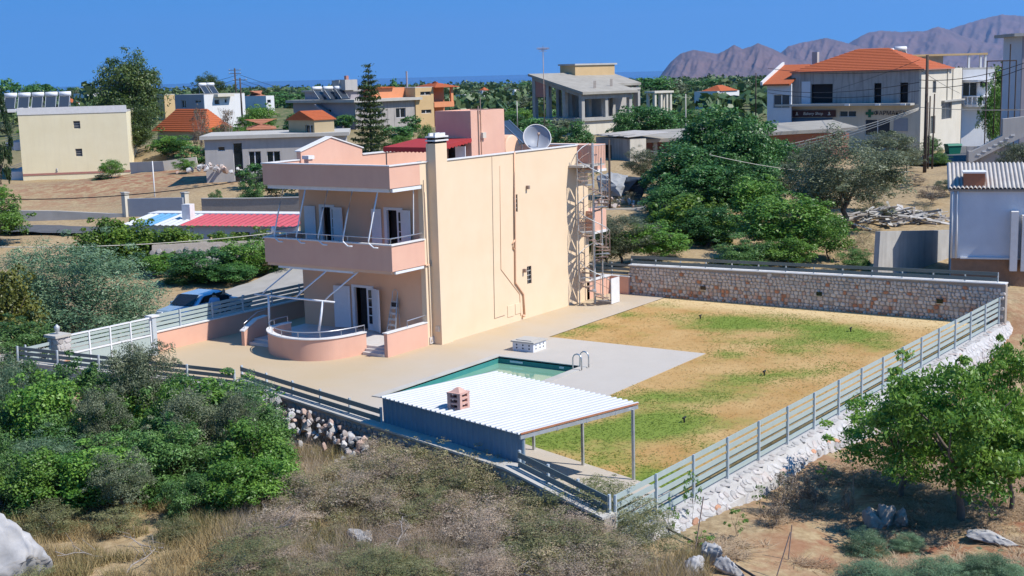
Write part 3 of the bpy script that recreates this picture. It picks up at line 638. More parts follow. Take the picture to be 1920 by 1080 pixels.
# ground-floor terrace with a rounded front
RIM = .86
base = [onz(*q) for q in ((504,661),(510,666),(525,672),(550,676.5),(580,678),(620,676),(650,671),(671,666.7))]
crv = [V((-2.55, 6.25, 0)), V((-3.3, 6.3, 0)), V((-4.0, 6.08, 0)), *base, V((-2.75, 1.76, 0))]
def smooth_line(p, it=2):
    for _ in range(it):
        q = [p[0]]
        for a, b in zip(p, p[1:]): q += [a*.75+b*.25, a*.25+b*.75]
        p = q+[p[-1]]
    return p
crv = smooth_line(crv, 3)
def ribbon(mb, line, t, z0, z1):
    inn = []
    for i, p in enumerate(line):
        d = (line[min(i+1, len(line)-1)]-line[max(i-1, 0)]).normalized(); inn.append(p+V((-d.y, d.x, 0))*t)
    n = len(line); vs = [(p.x, p.y, z) for z in (z0, z1) for p in line]+[(p.x, p.y, z) for z in (z0, z1) for p in inn]; fs = []
    for i in range(n-1):
        fs += [(i, i+1, n+i+1, n+i), (2*n+i+1, 2*n+i, 3*n+i, 3*n+i+1), (n+i, n+i+1, 3*n+i+1, 3*n+i), (2*n+i, 2*n+i+1, i+1, i)]
    fs += [(0, n, 3*n, 2*n), (n-1, 2*n+n-1, 3*n+n-1, n+n-1)]
    return mb.add(vs, fs), inn
w_, inn = ribbon(MB(), crv, .16, -.1, RIM); w_.build('curved_wall', 'plaster_pink', H, smooth=False)
out = [p-(q-p)*.3 for p, q in zip(crv, inn)]
cw_, _ = ribbon(MB(), out, .26, RIM, RIM+.045); cw_.build('coping', 'white_trim', H)
mid = [(p+q)/2 for p, q in zip(crv, inn)]
rr = [V((p.x, p.y, RIM+.30)) for p in mid[4:]]
rc = MB().tube(rr, .022, 8).build('railing', 'steel', H, smooth=True)
for i in range(4, len(mid), max(1, len(mid)//9)): MB().tube([(mid[i].x, mid[i].y, RIM+.04), (mid[i].x, mid[i].y, RIM+.3)], .014, 6).build('baluster', 'steel', rc)
fl = [(p.x, p.y, .33) for p in inn]+[(-2.7, .6, .33), (XW+.02, .6, .33), (XW+.02, 7.4, .33), (-2.55, 7.35, .33)]
MB().slab(fl, .4).build('terrace_floor', 'marble', H)
# steps on both sides and their cheek walls
for k, (a, b) in enumerate(((-3.05, -2.86), (-2.86, -2.70))): bx('step', 'marble', H, a, -2.70-.001*k, .62, 1.74, -.05, .12+.105*k+.0)
bx('low_wall', 'plaster_pink', H, -3.0, -.36, .452, .62, -.2, .96); bx('coping', 'white_trim', H, -3.05, -.36, .42, .66, .96, 1.0)
MB().tube([(-1.6, .53, 1.0), (-1.6, .53, 1.25), (-.37, .53, 1.28)], .02, 6).build('railing', 'steel', H)
for k in range(2): bx('step', 'marble', H, -3.75+.3*k, -2.56-.001*k, 6.32, 7.44, -.05, .12+.105*k)
MB().prism([(-4.0, -.2), (-2.6, -.2), (-2.6, 1.05), (-3.2, 1.0), (-4.0, .62)], 'y', 7.45, 7.62).build('low_wall', 'plaster_pink', H)
MB().prism([(-4.05, .61), (-3.2, 1.0), (-2.6, 1.05), (-2.6, 1.09), (-3.22, 1.045), (-4.05, .66)], 'y', 7.41, 7.66).build('coping', 'white_trim', H)
MB().tube([(-3.9, 7.53, .68), (-3.9, 7.53, .95), (-3.1, 7.53, 1.3), (-2.6, 7.53, 1.33)], .018, 6).build('railing', 'steel', H)
# awning frame standing on the rim
p1 = onz(505, 607, RIM+.04); p2 = onz(598, 621, RIM+.04); zt = p2.z+rise_to(p2, 567)
e1 = onz(478, 552, zt); e2 = onz(627, 566.7, zt)
bar = MB().tube([e1, e2], .04, 10).build('awning_bar', 'white_paint', H, smooth=True)
for p in (p1, p2):
    t = (p-e1).dot(e2-e1)/(e2-e1).length_squared; q = e1+(e2-e1)*t
    MB().tube([p, q], .05, 10).build('awning_post', 'white_paint', H, smooth=True)
for (a, b) in (((550.5,501),(492,551)), ((615.8,505),(554.7,558)), ((671.4,509.7),(610,562.5))):
    A1 = onp(*a, (1, 0, 0), BX+.12); B1 = onz(*b, zt)
    MB().tube([A1, A1*.15+B1*.85+V((0,0,.03)), B1], .032, 8).build('awning_arm', 'white_paint', H, smooth=True)
# folding ladder leaning on the wall
ld = thing('step_ladder', 'aluminium step ladder leaning on the wall of the ground-floor terrace', 'ladder', (XW-.55, 2.05, .33))
la, lb = V((0, .24, 0)), V((0, -.24, 0)); ta, tb = V((.36, .13, 1.55)), V((.36, -.13, 1.55))
for a, b in ((la, ta), (lb, tb)): MB().bar(a, b, .05, .03).build('rail', 'galvanised', ld)
for k in range(1, 7):
    t = k/6.6; MB().bar(la+(ta-la)*t, lb+(tb-lb)*t, .03, .09).build('tread', 'galvanised', ld)
MB().tube([ta, ta+V((.05, 0, .28)), ta+V((.05, -.08, .38)), tb+V((.05, .08, .38)), tb+V((.05, 0, .28)), tb], .018, 6).build('handle', 'galvanised', ld)
for a, b in ((la, ta), (lb, tb)): MB().bar(a*1.3+V((.3, 0, 0)), b+V((.04, 0, -.1)), .03, .02).build('back_leg', 'galvanised', ld)
bx('tool_tray', 'cable_black', ld, .28, .4, -.13, .13, 1.2, 1.4)
# pipes and fittings on the long wall
def wall_pipe(px, r, m, name='pipe', off=None):
    pts = [(*wx(*q),) for q in px]; MB().tube([(x, .1-(off if off is not None else r), z) for x, z in pts], r, 8).build(name, m, H, smooth=True)
wall_pipe([(922,293),(924,430),(927,597),(946,591)], .012, 'rusty_steel', 'cable')
wall_pipe([(937,311),(938,420),(939,505),(974,551),(976,592)], .014, 'plaster_peach', 'cable')
wall_pipe([(963,285),(964,400),(965,530),(980,551),(982,590)], .045, 'plaster_peach', 'drain_pipe')
wall_pipe([(963,283),(962.5,370),(963,447)], .016, 'rusty_steel', 'cable', .06)
wall_pipe([(964,450),(960,457),(961,465),(965,470)], .035, 'plaster_peach', 'drain_pipe')
wall_pipe([(981,592),(978,592)], .06, 'plaster_peach', 'drain_pipe')
for a, b in (((951,574),(963,592)), ((965.5,570),(975.5,587))):
    xa, zt_ = wx(*a); xb, zb = wx(*b); bx('meter_door', 'plaster_cream', H, xa, xb, .075, .1, zb, zt_, bevel=.01)
for px, py in ((987,352), (981,508)):
    x, z = wx(px, py); bx('wall_lamp', 'rusty_steel', H, x-.05, x+.06, -.06, .1, z-.06, z+.1)
def blocks(h, nu, nz):
    for i in range(nu):
        for j in range(nz):
            a = h[0]+(h[1]-h[0])*i/nu; b = h[0]+(h[1]-h[0])*(i+1)/nu; c = h[2]+(h[3]-h[2])*j/nz; d = h[2]+(h[3]-h[2])*(j+1)/nz
            bx('glass_block', 'black_glass', H, a+.025, b-.025, .13, .2, c+.025, d-.025)
    bx('block_frame', 'concrete_pale', H, h[0], h[1], .15, .22, h[2], h[3])
blocks(bu, 1, 4); blocks(bl, 2, 4)
MB().tube([(-.22, .43, 6.4), (-.2, .43, 3.4), (-.19, .40, 3.3), (-.17, .43, .25), (-.19, .36, .16)], .035, 8).build('drain_pipe', 'plaster_cream', H, smooth=True)
MB().tube([(-.3, .435, 6.9), (-.3, .435, 4.5)], .014, 6).build('cable', 'rusty_steel', H)
bx('clip', 'plaster_peach', H, -.4, -.15, .38, .45, 3.36, 3.41); bx('meter_box', 'galvanised', H, -.06, 0, .1, .28, .55, .78)
# rear balconies peeping past the corner
for z in (3.3, 6.3):
    bx('rear_balcony', 'plaster_pink', H, 12.0, 13.3, -.3, 3.0, z+.1, z+1.1 if z < 4 else 7.6); bx('rear_slab', 'white_trim', H, 12.0, 13.3, -.35, 3.0, z-.02, z+.1)
bx('rear_pier', 'plaster_cream', H, 12.0, 12.25, .1, .5, -.2, 6.4)
# spiral stair
sc_ = V((11.25, -.78, 0)); SP = thing('spiral_stair', 'weathered steel spiral stair rising to the roof at the villa corner', 'stair', sc_)
MB().tube([(0, 0, 0), (0, 0, 7.75)], .06, 10).build('newel_post', 'galvanised', SP)
nst = 36; hh = 6.75/nst; a0 = math.radians(-60); da = math.radians(-27.5); RR = .78
pts_r = []
for k in range(nst):
    a = a0+da*k; z = hh*(k+1); a2 = a+da*1.05
    MB().slab([(.05*math.cos(a), .05*math.sin(a), z), (RR*math.cos(a), RR*math.sin(a), z), (RR*math.cos(a2), RR*math.sin(a2), z), (.05*math.cos(a2), .05*math.sin(a2), z)], .035).build('tread', 'rusty_steel' if k % 3 else 'galvanised', SP)
    am = a+da*.5; p = (RR*math.cos(am), RR*math.sin(am))
    MB().tube([(*p, z-.03), (*p, z+.95)], .013, 5).build('baluster', 'rusty_steel', SP)
    pts_r.append((*p, z+.95))
MB().tube(pts_r, .022, 6).build('handrail', 'galvanised', SP, smooth=True)
MB().tube([(x, y, z-.45) for x, y, z in pts_r], .014, 5).build('handrail', 'rusty_steel', SP, smooth=True)
MB().tube([(x, y, z-.98) for x, y, z in pts_r], .022, 5).build('stringer', 'rusty_steel', SP, smooth=True)
bx('landing', 'concrete_pale', SP, -.8, 1.3, .1, .86, 6.62, 6.72)
for x in np.linspace(.1, 1.3, 9): MB().tube([(x, .08, 6.7), (x, .08, 7.6)], .014, 5).build('baluster', 'rusty_steel', SP)
MB().tube([(0, .08, 7.6), (1.3, .08, 7.6)], .02, 6).build('handrail', 'galvanised', SP)
MB().bar((-.6, .5, 0), (-.6, .5, 7.3), .05).build('stair_post', 'galvanised', SP); MB().bar((.78, .0, 0), (.78, .0, 7.0), .05).build('stair_post', 'galvanised', SP)
gp = bx('gate_panel', 'white_trim', SP, .15, .95, -.84, -.80, .02, 1.25)
# ------------------------------------------------------------------ stones
def stone_variant(seed, tintv, m, name='stone'):
    r = random.Random(seed); n = 8; ring0 = []; ring1 = []
    for j in range(n):
        a = 2*math.pi*(j+.3*r.random())/n; sq = 1/max(abs(math.cos(a)), abs(math.sin(a)))
        k = (.42+.07*r.random())*(1+(sq-1)*.42)
        ring0.append((k*math.cos(a), k*math.sin(a), 0)); ring1.append((k*.78*math.cos(a)+.02*r.uniform(-1, 1), k*.78*math.sin(a)+.02*r.uniform(-1, 1), .8+.2*r.random()))
    vs = ring0+ring1+[(0, 0, 1.0+.15*r.random())]
    fs = [(j, (j+1) % n, n+(j+1) % n, n+j) for j in range(n)]+[(n+j, n+(j+1) % n, 2*n) for j in range(n)]
    me = MB().add(vs, fs).mesh(name, m); at_ = me.attributes.new('tint', 'FLOAT', 'FACE'); at_.data.foreach_set('value', [tintv]*len(fs)); return me
ST = {k: [stone_variant(i+50*q, t, m) for i, t in enumerate((0, .05, .12, .0, .22, .08, .45, .9))] for q, (k, m) in enumerate((('grey', 'stone_grey'), ('pale', 'stone_pale'), ('dark', 'stone_dark')))}
def stone_face(parent, O, U, W, length, hfun, cell, kind, limit=300, redlow=.5, proud=.045, seed=1, order=None, rot=0):
    """rows of uneven stones on the face starting at O, along U, rising along W; hfun(u) gives the height; returns the number of single stones"""
    r = random.Random(seed); U = V(U).normalized(); W = V(W).normalized(); N_ = U.cross(W); z = 0.0; cells = []
    hm = max(hfun(length*t/20) for t in range(21))
    while z < hm:
        hrow = cell*r.uniform(.75, 1.2); u = -cell*r.random()
        while u < length:
            w = cell*r.uniform(.75-rot*.3, 1.75+rot); cu, cz = u+w/2, z+hrow/2+cell*r.uniform(-.12-rot*.25, .12+rot*.25)
            if 0 < cu < length and cz+hrow*.35 < hfun(cu): cells.append((cu, cz, w*.97, hrow*1.06))
            u += w
        z += hrow*.93
    key = order or (lambda c: -c[2]*c[3]); cells.sort(key=key); vs = []; fs = []; tv = []
    for i, (cu, cz, w, hh_) in enumerate(cells):
        red = r.random() < redlow*(1-cz/hm)**2.4+.035
        me = ST[kind][r.choice((6, 7, 4) if red else (0, 1, 2, 3, 0, 5))]
        P = V(O)+U*cu+W*cz; B = Matrix((U, W, N_)).transposed().to_4x4()
        M = Matrix.Translation(P-V(parent.location)) @ B @ Matrix.Rotation(r.uniform(-.12-rot, .12+rot)+math.pi*r.randint(0, 1), 4, 'Z') @ Matrix.Diagonal((w, hh_, proud*r.uniform(.6, 1.3), 1))
        if i < limit:
            o = bpy.data.objects.new('stone', me); COL.objects.link(o); o.parent = parent; o.matrix_local = M
        else:
            k = len(vs); vs += [M @ v.co for v in me.vertices]; fs += [tuple(j+k for j in p.vertices) for p in me.polygons]; tv += [me.attributes['tint'].data[0].value]*len(me.polygons)
    if vs:
        o = MB().add(vs, fs).build('stone', {'grey': 'stone_grey', 'pale': 'stone_pale', 'dark': 'stone_dark'}[kind], parent); o['kind'] = 'stuff'
        a_ = o.data.attributes.new('tint', 'FLOAT', 'FACE'); a_.data.foreach_set('value', tv)

# back wall of the garden
bw = thing('garden_stone_wall', 'long grey and rust stone wall with white top along the back of the lawn', 'stone wall', (14.5, -10, 0))
hb = lambda u: 1.42+.28*u/18.0
MB().prism([(9.1, -.3), (-9.1, -.3), (-9.1, 1.71), (9.1, 1.43)], 'x', 0, .35).build('wall_core', 'mortar', bw)
MB().prism([(9.15, 1.43), (-9.1, 1.71), (-9.1, 1.76), (9.15, 1.48)], 'x', -.06, .42).build('coping', 'cap_white', bw)
stone_face(bw, (14.5, -.9, -.05), (0, -1, 0), (0, 0, 1), 18.1, lambda u: hb(u)+.03, .17, 'grey', 300, .75)
for (px, py) in ((1318,540), (1536,551), (1762,565)):
    p = onp(px, py, (1, 0, 0), 14.42); MB().box(-.1, .06, p.y+10-.13, p.y+10+.13, p.z-.09, p.z+.09).build('lamp_niche', 'black_glass', bw); bx('lamp_frame', 'steel', bw, -.11, -.06, p.y+9.86, p.y+10.14, p.z-.11, p.z-.09)
# slatted fences: every slat and post is its own piece
def fence(label, pts, zs, posts_h, slat_h=.13, post_w=.06, side=1, base=None, t=.025, m='fence_sage'):
    root = thing('slat_fence', label, 'fence', (pts[0][0], pts[0][1], pts[0][2])); O = V(pts[0])
    for k, (a, b) in enumerate(zip(pts, pts[1:])):
        a = V(a)-O; b = V(b)-O; d = (b-a).normalized(); n_ = V((-d.y, d.x, 0)).normalized()*side
        for z in zs: MB().bar(a+V((0, 0, z)), b+V((0, 0, z)), t, slat_h).build('slat', m, root)
        MB().bar(a+n_*(.02+post_w/2)+V((0, 0, -.05)), a+n_*(.02+post_w/2)+V((0, 0, posts_h)), post_w, post_w, up=tuple(d)).build('post', 'fence_post', root)
        if k == len(pts)-2: MB().bar(b+n_*(.02+post_w/2)+V((0, 0, -.05)), b+n_*(.02+post_w/2)+V((0, 0, posts_h)), post_w, post_w, up=tuple(d)).build('post', 'fence_post', root)
    return root
yb_ = [-.9-k*1.37 for k in range(14)]
fence('low two-slat fence on top of the back garden stone wall', [(14.68, y, 1.48+.28*(-.9-y)/18) for y in yb_], (.12, .36), .42, .15, .05, side=1, m='fence_shaded')
yr = lambda x: -17.75-.0385*(x+14)
fence('long five-slat sage fence beside the lawn on the whitish retaining wall', [(x, yr(x), .04) for x in np.linspace(-16.6, 14.4, 17)], (.10, .37, .59, .81, 1.03), 1.13, .135, .055, side=-1)
fence('shade-darkened low fence between the stair corner and the back stone wall', [(14.6, 1.6, .92), (14.6, .2, .92), (14.6, -.9, .92)], (.1, .3, .5), .6, .12, .05, m='fence_shaded')
# pink rear walls beside the spiral stair
rw = thing('rear_pink_wall', 'low pink wall with white top between spiral stair and back stone wall', 'wall', (14.2, 0, 0))
bx('wall', 'plaster_pink', rw, .1, .3, -.95, 1.7, -.2, .88); bx('coping', 'white_trim', rw, .05, .35, -1.0, 1.75, .88, .92); bx('side_wall', 'plaster_pink', rw, -2.2, .1, 0.1, .3, -.2, .88); bx('coping', 'white_trim', rw, -2.2, .05, .05, .35, .88, .92)

# right retaining wall, whitish rubble masonry with a batter
rt = thing('retaining_wall', 'whitish rubble-stone retaining wall under the long sage fence', 'retaining wall', (0, -18.3, 0))
xa, xb = -17.2, 26.0
sec = lambda x: [(yr(x)+18.3+.15, -2.2), (yr(x)+18.3+.15, .02), (yr(x)+18.3-.28, -.02), (yr(x)+18.3-.62, -.35), (yr(x)+18.3-1.0, -2.2)]
A_, B_ = sec(xa), sec(xb); n = 5
MB().add([(xa, *p) for p in A_]+[(xb, *p) for p in B_], [(0,1,2,3,4), (9,8,7,6,5)]+[(i, i+5, (i+1) % 5+5, (i+1) % 5) for i in range(5)]).build('wall_core', 'mortar_pale', rt)
dU = V((1, -.0385, 0)).normalized()
stone_face(rt, (xa, yr(xa)-1.02, -2.2), dU, (0, .42, 1.95), 43, lambda u: 1.95, .23, 'pale', 240, .22, .035, 5, order=lambda c: c[0]-8*c[1], rot=.7)
stone_face(rt, (xa, yr(xa)-.63, -.36), dU, (0, .34, .33), 43, lambda u: .46, .2, 'pale', 50, .12, .03, 8, order=lambda c: c[0], rot=.8)
stone_face(rt, (xa, yr(xa)-.3, -.015), dU, (0, 1, .08), 43, lambda u: .24, .2, 'pale', 10, .0, .02, 9, order=lambda c: c[0], rot=.8)

# front boundary wall, seen from outside: dark rubble with a pale kerb
fw_ = thing('front_boundary_wall', 'dark rubble-stone boundary wall with pale kerb between the scrub and the patio', 'stone wall', (-14, -8, 0))
ya, yb2 = -.8, -17.75; U = V((near_x(yb2)-near_x(ya), yb2-ya, 0)); Lw = U.length; U.normalize(); Nw = V((U.y, -U.x, 0));  Nw = Nw if Nw.x < 0 else -Nw
def strip_box(mb, a, b, n_, t0, t1, z0, z1):
    a = V(a); b = V(b); return mb.add([a+n_*t0+V((0,0,z0)), b+n_*t0+V((0,0,z0)), b+n_*t1+V((0,0,z0)), a+n_*t1+V((0,0,z0)), a+n_*t0+V((0,0,z1)), b+n_*t0+V((0,0,z1)), b+n_*t1+V((0,0,z1)), a+n_*t1+V((0,0,z1))], [(0,3,2,1),(4,5,6,7),(0,1,5,4),(1,2,6,5),(2,3,7,6),(3,0,4,7)])
a0_ = V((near_x(ya)+14, ya+8, 0)); b0_ = V((near_x(yb2)+14, yb2+8, 0))
def drop(y): return 0.0 if y > -14.3 else .45*min(1, (-14.3-y)/3.3)
ks = [ya, -14.3, -15.4, -16.5, yb2]
for q0, q1 in zip(ks, ks[1:]):
    pa, pb = V((near_x(q0)+14, q0+8, 0)), V((near_x(q1)+14, q1+8, 0)); A8 = []
    for z_lo, z_hi, t0, t1, nm, mt_ in ((-.9, 1.14, 0, .40, 'wall_core', 'mortar'), (1.14, 1.2, -.04, .46, 'kerb', 'concrete_pale')):
        vs = []
        for zz, top_ in ((z_lo, nm == 'kerb'), (z_hi, True)):
            for p_, y_ in ((pa, q0), (pb, q1)):
                for t_ in (t0, t1): vs.append(p_+Nw*t_+V((0, 0, zz-(drop(y_) if top_ else 0))))
        MB().add(vs, [(0,1,3,2),(4,6,7,5),(0,2,6,4),(1,5,7,3),(0,4,5,1),(2,3,7,6)]).build(nm, mt_, fw_)
O_ = V((near_x(ya), ya, -.1))+Nw*.40
stone_face(fw_, O_, U, (0, 0, 1), Lw, lambda u: 1.22-drop(ya+(yb2-ya)*u/Lw), .2, 'dark', 200, .08, .05, 11, order=lambda c: c[0])
lf = thing('front_boundary_wall', 'whitish boundary wall half hidden by shrubs left of the patio, by the gate', 'wall', (-12.3, -.8, 0))
a1 = V((0, 0, 0)); b1 = V((-1.0, 10.3, 0)); nl = V((-1, -.1, 0)).normalized()
strip_box(MB(), a1, b1, nl, 0, .35, -.5, .98).build('wall_core', 'mortar_pale', lf); strip_box(MB(), a1, b1, nl, -.03, .4, .98, 1.04).build('kerb', 'concrete_pale', lf)
nf = lambda y: (near_x(y)-.17, y, 1.2)
fence('low shade-darkened two-slat fence on the front kerb between shrubs and shed', [nf(y) for y in np.linspace(-.8, -8.6, 6)], (.11, .35), .46, .15, .06, side=1, m='fence_shaded')
fence('short low fence on the front kerb right of the shed', [(near_x(y)-.17, y, 1.2-drop(y)) for y in np.linspace(-14.5, -17.6, 4)], (.11, .35), .46, .15, .06, side=1, m='fence_shaded')
fence('low slat fence half hidden behind shrubs near the gate', [(-12.3-1.0*t-.17, -.8+10.3*t, 1.04) for t in np.linspace(0, 1, 6)], (.1, .28, .46), .55, .12, .06, side=1, m='fence_shaded')
# left wall, gate and pillar
lw = thing('pink_driveway_wall', 'long low pink wall with white top along the driveway', 'wall', (0, 9.85, 0))
bx('wall', 'plaster_pink', lw, -7.2, 15.2, 0, .22, -.3, .83); bx('coping', 'white_trim', lw, -7.25, 15.2, -.05, .27, .83, .88)
fence('four-slat sage fence on top of the pink driveway wall', [(x, 9.96, .88) for x in np.linspace(-7.1, 14.9, 13)], (.09, .27, .45, .63), .72, .13, .055, side=-1)
gt = thing('driveway_gate', 'pale sliding gate of slats and panels at the driveway entrance', 'gate', (-7.25, 9.5, 0))
gx0, gx1, gh_ = -4.05, 0, 1.58
for z in (.06, .86, gh_): MB().bar((gx0, 0, z), (gx1, 0, z), .06, .06).build('rail', 'white_paint', gt)
for k in range(5): x = gx0+(gx1-gx0)*k/4; MB().bar((x, -.002, .03), (x, -.002, gh_+.03), .062, .062).build('stile', 'white_paint', gt)
for k in range(4):
    x = gx0+(gx1-gx0)*k/4; x2 = gx0+(gx1-gx0)*(k+1)/4; bx('panel', 'fence_sage', gt, x+.03, x2-.03, .0, .03, .09, .83)
    for z in (.98, 1.14, 1.30, 1.46): bx('slat', 'fence_sage', gt, x+.03, x2-.03, .0, .025, z-.055, z+.055)
bx('motor_post', 'fence_post', gt, .05, .25, -.1, .15, 0, 1.6); bx('post_cap', 'white_trim', gt, -.02, .4, -.15, .25, 1.6, 1.66)
pl = thing('gate_pillar', 'square stone gate pillar with pale cap and lantern', 'pillar', (-11.65, 9.6, 0))
bx('shaft', 'mortar_pale', pl, -.27, .27, -.27, .27, -.2, 1.6); bx('cap', 'concrete_pale', pl, -.36, .36, -.36, .36, 1.6, 1.7)
for U_, O2 in ((V((0, -1, 0)), V((-.27, .27, 0))), (V((1, 0, 0)), V((-.27, -.27, 0)))):
    stone_face(pl, V(pl.location)+O2, U_, (0, 0, 1), .54, lambda u: 1.62, .22, 'pale', 40, .5, .03, 21)
MB().lathe([(.05, 0), (.03, .05), (.09, .12), (.12, .28), (.05, .34), (.02, .38)], 10, (0, 0, 1.7)).build('lantern', 'galvanised', pl, smooth=True)
fence('short lit fence piece between gate pillar and left corner', [(-11.95, 9.6, .55), (-13.1, 9.55, .55)], (.25, .45, .65, .85), 1.0, .12, .055, side=-1)

# ------------------------------------------------------------------ shed
sd_ = thing('tin_shed', 'lean-to shed with white corrugated roof and blue-grey metal wall on the boundary wall', 'shed', (-13, -12, 0))
cL, cF, cR, cN = V((-14.34, -8.62, 2.0)), V((-10.45, -9.6, 2.10)), V((-11.85, -15.72, 2.08)), V((-15.72, -14.42, 2.0))
cF = cL+(cR-cN); O3 = V(sd_.location); nrib = 29
long_d = (cN-cL); short_d = (cF-cL)
for k in range(nrib):
    a = cL+long_d*(k/nrib)-O3; b = cL+long_d*((k+1)/nrib)-O3; w = b-a; zu = V((0, 0, 1)); p_ = [a-short_d*.012, a+w*.60-short_d*.012, a+w*.60+short_d*1.012, a+short_d*1.012]
    sheet = MB().slab(p_, .012).build('roof_sheet', 'shed_pan', sd_)
    vs = []
    for t in (-.012, 1.012):
        for u, hgt in ((.60, -.012), (.60, 0), (.68, .035), (.92, .035), (1.0, 0), (1.0, -.012)): vs.append(a+w*u+short_d*t+zu*hgt)
    MB().add(vs, [(i, i+1, 7+i, 6+i) for i in range(5)]+[(5, 0, 6, 11), (0, 5, 4, 3, 2, 1), (6, 7, 8, 9, 10, 11)]).build('roof_rib', 'shed_roof', sheet)
npan = 27; ins_ = short_d.normalized()*.12
for k in range(npan):
    a = cL+long_d*(k/npan)-O3+ins_; b = cL+long_d*((k+1)/npan)-O3+ins_; n_ = -short_d.normalized()*.03; w = b-a; pr = [(0, 0), (.55, 0), (.65, 1), (.9, 1), (1, 0)]; vs = []
    for z in (-.02, -.86):
        for u, q in pr: vs.append(a+w*u+n_*q+V((0, 0, z)))
    for z in (-.02, -.86):
        for u, q in pr: vs.append(a+w*u+n_*q+V((0, 0, z))-n_*.4)
    MB().add(vs, [(i+1, i, 5+i, 6+i) for i in range(4)]+[(10+i, 11+i, 16+i, 15+i) for i in range(4)]+[(0, 10, 15, 5), (4, 9, 19, 14)]).build('wall_sheet', 'shed_blue', sd_)
# left end wall, frame and posts
MB().bar(cL-O3+ins_+V((0, 0, -.45)), cF-O3-ins_+V((0, 0, -.45)), .04, .85).build('end_wall', 'shed_blue', sd_)
bm_ = lambda p, q, w, h_: MB().bar(p, q, w, h_).build('beam', 'galvanised', sd_)
dz = V((0, 0, -.09)); bm_(cN-O3+dz, cR-O3+dz, .05, .10); bm_(cF-O3+dz-ins_*1.5, cR-O3+dz-ins_*1.5, .05, .10); bm_(cL-O3+dz+ins_*1.3, cN-O3+dz+ins_*1.3, .05, .1)
MB().bar(cN-O3+V((0, 0, .01))-long_d.normalized()*-.03, cR-O3+V((0, 0, .01))-long_d.normalized()*-.03, .03, .04).build('edge_board', 'terracotta_old', sd_)
for p in (onz(1188, 899), onz(1093, 872), V((-11.05, -11.75, 0)), V((-10.55, -9.75, 0))): MB().bar(p-O3, p-O3+V((0, 0, 1.98)), .07).build('post', 'galvanised', sd_)
MB().bar(cN-O3+ins_*1.2+V((0, 0, -.8))-long_d.normalized()*.05, cN-O3+ins_*1.2+V((0, 0, -.03))-long_d.normalized()*.05, .07).build('post', 'galvanised', sd_)
for t in (.3, .55, .8): q = cN+(cR-cN)*t-O3; MB().bar(q+V((0, 0, -.02)), q+V((0, 0, -.16)), .05).build('bracket', 'galvanised', sd_)
ck = onz(860, 764, 2.04); cw = thing('brick_chimney', 'small pink brick chimney with louvred sides on the white shed roof', 'chimney', (ck.x, ck.y, 2.0)); cw.scale = (.85, .85, .9)
for k in range(3):
    bx('slab', 'brick_pink', cw, -.26, .26, -.26, .26, .02+k*.16, .08+k*.16)
    for a in (-.2, .2):
        for b in (-.2, .2): bx('brick', 'brick_pink', cw, a-.06, a+.06, b-.06, b+.06, .08+k*.16, .18+k*.16)
bx('core', 'dark_void', cw, -.1, .1, -.1, .1, .02, .5); bx('slab', 'brick_pink', cw, -.27, .27, -.27, .27, .50, .55)
MB().add([(-.2, -.2, .55), (.2, -.2, .55), (.2, .2, .55), (-.2, .2, .55), (-.05, -.05, .68), (.05, -.05, .68), (.05, .05, .68), (-.05, .05, .68)], [(0,1,5,4),(1,2,6,5),(2,3,7,6),(3,0,4,7),(4,5,6,7)]).build('cap', 'brick_pink', cw)
# hose along the wall
hp = [V((near_x(y)-.62-.1*math.sin(y), y, 1.0-.35*max(0, math.sin((y+4)*-.32))+.05*math.sin(y*2))) for y in np.linspace(-2.5, -13.2, 26)]
tag(MB().tube(hp, .03, 6).build('hose', 'cable_black', smooth=True), 'black hose hanging along the outer face of the front boundary wall', 'hose')
# white ventilated pump box by the pool
pb = thing('pump_box', 'low white pump box with round vent holes on the patio by the pool', 'pump box', (.95, -3.75, 0))
bx('body', 'white_paint', pb, -.5, .45, -.5, .5, 0, .36); bx('lid', 'concrete_pale', pb, -.56, .5, -.56, .56, .36, .42, bevel=.01); bx('hatch', 'concrete_pale', pb, -.4, .3, -.35, .4, .42, .45)
for yv in (-.3, 0, .3):
    for z in (.13, .26): MB().tube([(-.505, yv, z), (-.495, yv, z)], .035, 10).build('vent_hole', 'dark_void', pb)
for xv in (-.3, 0, .25):
    for z in (.13, .26): MB().tube([(xv, -.505, z), (xv, -.495, z)], .035, 10).build('vent_hole', 'dark_void', pb)
# rubble heaped outside the wall
rb_v = []
def rock_mesh(name, seed, m, rough=.32, sub=2):
    import bmesh
    bm = bmesh.new(); bmesh.ops.create_icosphere(bm, subdivisions=sub, radius=.5); r = random.Random(seed)
    ph = [(r.uniform(2, 6), r.uniform(2, 6), r.uniform(2, 6), r.uniform(0, 6)) for _ in range(5)]; pl_ = [(V((r.uniform(-1, 1), r.uniform(-1, 1), r.uniform(-1, 1))).normalized(), r.uniform(.22, .42)) for _ in range(14)]
    for v in bm.verts:
        n = v.co.normalized(); k = 1+rough*.35*sum(math.sin(a*n.x+b*n.y+c*n.z+d) for a, b, c, d in ph)/2; p = n*.5*k
        for q, dd in pl_:
            e = p.dot(q)-dd
            if e > 0: p -= q*e*.97
        if sub > 2: p = p*(1+.10*math.sin(9*n.x+ph[0][3])*math.sin(11*n.y+ph[1][3])+.06*math.sin(23*n.z+ph[2][3])*math.sin(19*n.x)+r.uniform(-.025, .025))
        v.co = p
    me = bpy.data.meshes.new(name); bm.to_mesh(me); bm.free(); me.materials.append(MATS[m]); a = me.attributes.new('tint', 'FLOAT', 'FACE'); a.data.foreach_set('value', [(.0, .0, .2, .5)[seed % 4]]*len(me.polygons)); return me
ROCK = [rock_mesh('stone', i, 'stone_pale') for i in range(8)]
rub = thing('rubble_heap', 'heap of loose whitish stones tumbled against the front boundary wall', 'rubble', (-13.6, -5, 0)); r = random.Random(3)
